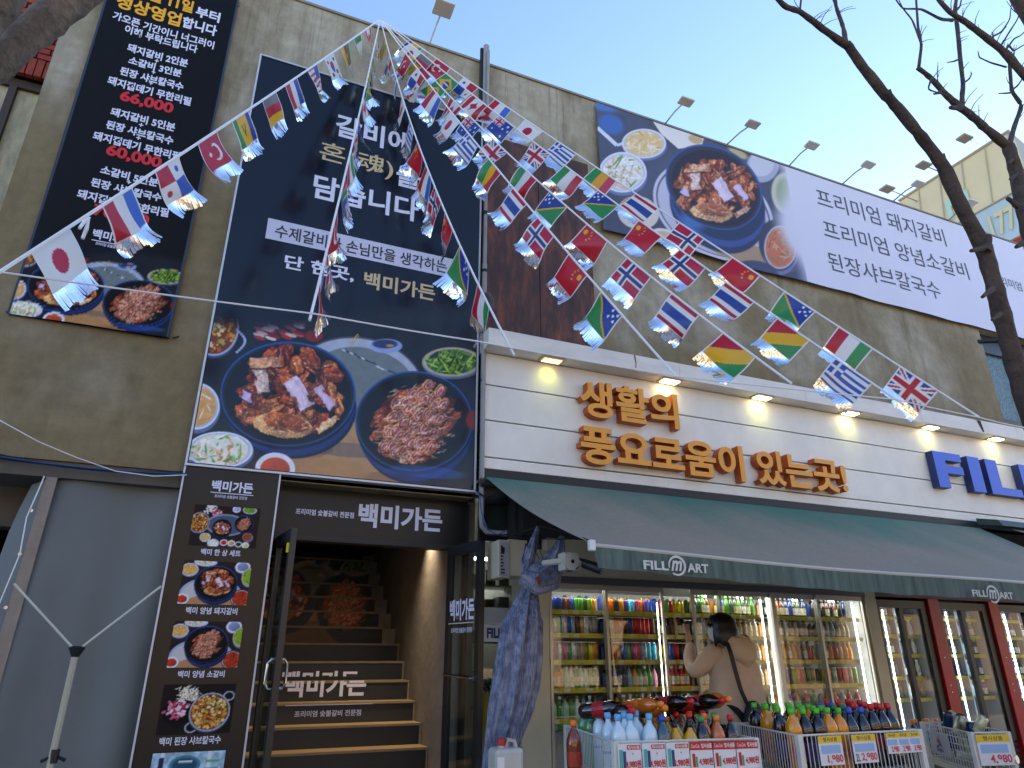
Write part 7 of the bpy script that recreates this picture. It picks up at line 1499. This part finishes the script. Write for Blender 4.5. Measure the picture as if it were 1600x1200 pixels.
strings = [
 ('leftmost bunting string running from the roof down to the far left', (0, 425, 3.0), .03, .16, [('japan', 82, 378), ('netherlands', 186, 310), ('panama', 265, 262), ('turkey', 330, 223), ('stvincent', 380, 188), ('germany', 427, 159), ('france', 461, 136), ('usa', 493, 112), ('korea', 519, 94), ('cameroon', 543, 77), ('iran', 562, 62), ('canada', 578, 50)], 1),
 ('bunting string dropping nearly straight over the left part of the tall sign', (486, 492, 2.81), .10, .5, [('korea', 597, 56), ('brazil', 591, 78), ('mali', 584, 96), ('brazil', 579, 122), ('canada', 571, 152), ('australia', 566, 178), ('uk', 559, 206), ('italy_r', 549, 243), ('southafrica', 537, 285), ('turkey', 523, 338), ('norway', 511, 380), ('netherlands', 497, 425)], 0),
 ('bunting string crossing the right half of the tall sign to its lower right edge', (800, 548, 2.73), .25, .3, [('stvincent', 604, 62), ('panama', 612, 90), ('netherlands', 622, 122), ('japan', 633, 158), ('greece', 644, 196), ('china', 655, 232), ('netherlands', 668, 268), ('norway', 681, 303), ('china', 700, 345), ('solomon_r', 722, 400), ('italy_r', 752, 462)], 0),
 ('bunting string from the roof ending at the left lamps of the mart', (1058, 590, 2.66), .08, .12, [('turkey', 638, 90), ('panama', 657, 115), ('netherlands', 683, 148), ('japan', 709, 184), ('greece', 735, 220), ('congo', 771, 261), ('thai', 810, 308), ('norway', 851, 356), ('china_r', 902, 414), ('solomon_r', 957, 473)], 0),
 ('bunting string from the roof ending above the middle of the orange slogan', (1227, 592, 2.60), .22, .10, [('stvincent', 655, 78), ('southafrica', 668, 110), ('brazil', 690, 133), ('canada', 714, 160), ('australia', 742, 190), ('uk', 778, 231), ('italy', 823, 274), ('solomon', 869, 315), ('china', 929, 368), ('norway', 995, 421), ('thai', 1068, 479), ('guinea', 1153, 541)], 0),
 ('bunting string from the roof with Greek flag lowest above the slogan end', (1400, 624, 2.56), .11, .10, [('japan', 648, 76), ('germany', 666, 92), ('brazil', 700, 130), ('canada', 744, 165), ('australia', 786, 197), ('uk', 842, 237), ('italy', 893, 274), ('solomon', 947, 313), ('china', 1014, 360), ('norway', 1079, 408), ('thai', 1154, 458), ('guinea', 1238, 516), ('greece', 1333, 580)], 0),
 ('topmost bunting string from the roof to the far right with British flag lowest', (1530, 652, 2.48), .05, .10, [('stvincent', 648, 73), ('turkey', 692, 100), ('panama', 735, 130), ('netherlands', 785, 165), ('japan', 832, 200), ('greece', 882, 235), ('mali', 945, 274), ('thai', 1008, 318), ('norway_r', 1078, 365), ('china_r', 1164, 418), ('solomon_r', 1250, 471), ('italy_r', 1338, 526), ('uk', 1438, 588)], 0)]
_fi = {}
for si, (lab, (ex, ey, eY), sag, grav, flags, left) in enumerate(strings):
    P1_ = Vector(W(ex, ey, eY)); A0_ = APX+Vector((.012*(si-3), 0, .0))
    bt_ = root('flag_bunting', tuple(A0_), lab, 'bunting', 'strings of flags fanning down from the roof edge')
    def sp_(t): return A0_.lerp(P1_, t)+Vector((0, 0, -4*sag*t*(1-t)))
    mb = MB(); nsg = 40; mb.tube([sp_(i/nsg) for i in range(nsg+1)]+[P1_+(P1_-sp_(.98))*(.0 if si in (3, 6) else .4)], .0085 if si == 0 else .0068, 5); mb.build('cord', WCORD, bt_, True)
    L = (P1_-A0_).length; ts = np.linspace(0, 1, 1500); pr = np.array([proj(sp_(t)) for t in ts])
    for fi, (kind, px, py) in enumerate(flags):
        t = ts[np.argmin((pr[:, 0]-px)**2+(pr[:, 1]-py)**2)]; fw_, fh_, ff = .265, .178, .088
        if si == 0: fh_, ff = .19, .09
        # one print, hung along the string
        um = (sp_(min(1, t+.01))-sp_(max(0, t-.01))).normalized(); g = Vector((0, 0, -1)); perp = (g-um*g.dot(um)).normalized()
        hz_ = Vector((um.x, um.y, 0)).normalized(); swing = random.uniform(-.25, .25)
        wind = Vector((-.25, -.25, 0)) if left == 0 and si > 2 else Vector((.1, -.15, 0))
        v = (perp*(1-grav)+g*grav+wind*random.uniform(.1, .7)).normalized(); nrm = um.cross(v).normalized()
        gw, gh = 44, 30; im = _fi.setdefault(kind, flagimg(kind)); hf = 36
        uu, vv2 = np.meshgrid(np.linspace(0, 1, gw), np.linspace(0, 1, gh)); full = fh_+ff
        ph = random.random()*6.28; amp = random.uniform(.008, .024); curl = random.uniform(-.03, .05); lift = random.uniform(-.5, .9)
        def surf(uu, d):   # d: distance down from the cord
            s = d/full; wv = amp*s*np.sin(2.5*uu*2+ph+3*s)+.012*s*np.sin(6*uu+ph*2+5*s)+lift*.055*s*s+curl*s*(uu-.5)*2
            sh = (uu-.5)*fw_*(1-.10*s*abs(math.sin(ph))); q = sp_(float(t)); dd2 = d*(1-.06*np.abs(lift)*s)
            return np.stack([q[i]+um[i]*sh+v[i]*dd2+nrm[i]*wv+.06*s*s*(um[i]*math.sin(ph*1.7)*.25) for i in range(3)], -1)
        if si == 0: uu_img = uu
        Pg = surf(uu, vv2*fh_+.003); imm = im if um.x > 0 else im[:, ::-1]
        if si == 0: imm = imm[:, ::-1] if kind in ('turkey', 'usa', 'france', 'stvincent', 'cameroon', 'panama') and um.x < 0 else imm
        fo = grid('flag', Pg, imm, FLAGM, bt_)
        # foil fringe cut into strips at its lower edge
        outv = nrm*(1 if nrm.y < 0 else -1); mbf = MB(); ns = 17
        for k in range(ns):
            a0_, a1_ = k/ns+.001, (k+1)/ns-.003; cut = random.uniform(-.010, .004)+.008*math.sin(k*.8+ph); js = random.uniform(-.004, .004); q2 = []
            for j in range(5):
                dj = fh_+.002+(ff+cut)*j/4; s_ = surf(np.array([a0_, a1_]), np.array([dj, dj])); off = nrm*(js*(j/4)**2+.004*math.sin(j*1.1+k*.35+ph)*(j/4))+outv*(.024*(j/4)**1.6)+Vector((0, 0, .006))*(j/4)**2; q2 += [Vector(s_[0])+off, Vector(s_[1])+off]
            mbf.add(q2, [(2*j, 2*j+1, 2*j+3, 2*j+2) for j in range(4)])
        fg = mbf.build('fringe', FOIL, fo, True, fix=False); fg.modifiers.clear(); fg['kind'] = 'stuff'
gw_ = root('guy_wire', tuple(WL[1]), 'thin white guy wire tying the lower ends of the flag strings across the frontage', 'wire')
mb = MB()
P_ = []
for i in range(len(WL)-1): P_ += sagc(WL[i], WL[i+1], .004, 6)[:-1]
mb.tube(P_+[WL[-1], Vector((4.9, 2.66, 2.66))], .0042, 5); mb.tube([WL[0], WL[0]+Vector((-1.3, -.45, .12))], .0055, 5); mb.build('wire', WCORD, gw_, True)
rt_ = root('spare_ribbon', tuple(W(131, 350, 3.1)), 'short white cord end knotted on the left bunting string', 'ribbon'); mb = MB(); mb.tube([W(140, 340, 3.15), W(132, 346, 3.12), W(124, 357, 3.1)], [.005, .009, .007], 6); mb.tube([W(139, 341, 3.15), W(135, 358, 3.12), W(129, 373, 3.12)], [.005, .009, .008], 6); mb.build('cord_end', WCORD, rt_, True)
print('objects', len(bpy.data.objects), 'tris~', sum(len(o.data.polygons) for o in bpy.data.objects if o.type == 'MESH')*2)
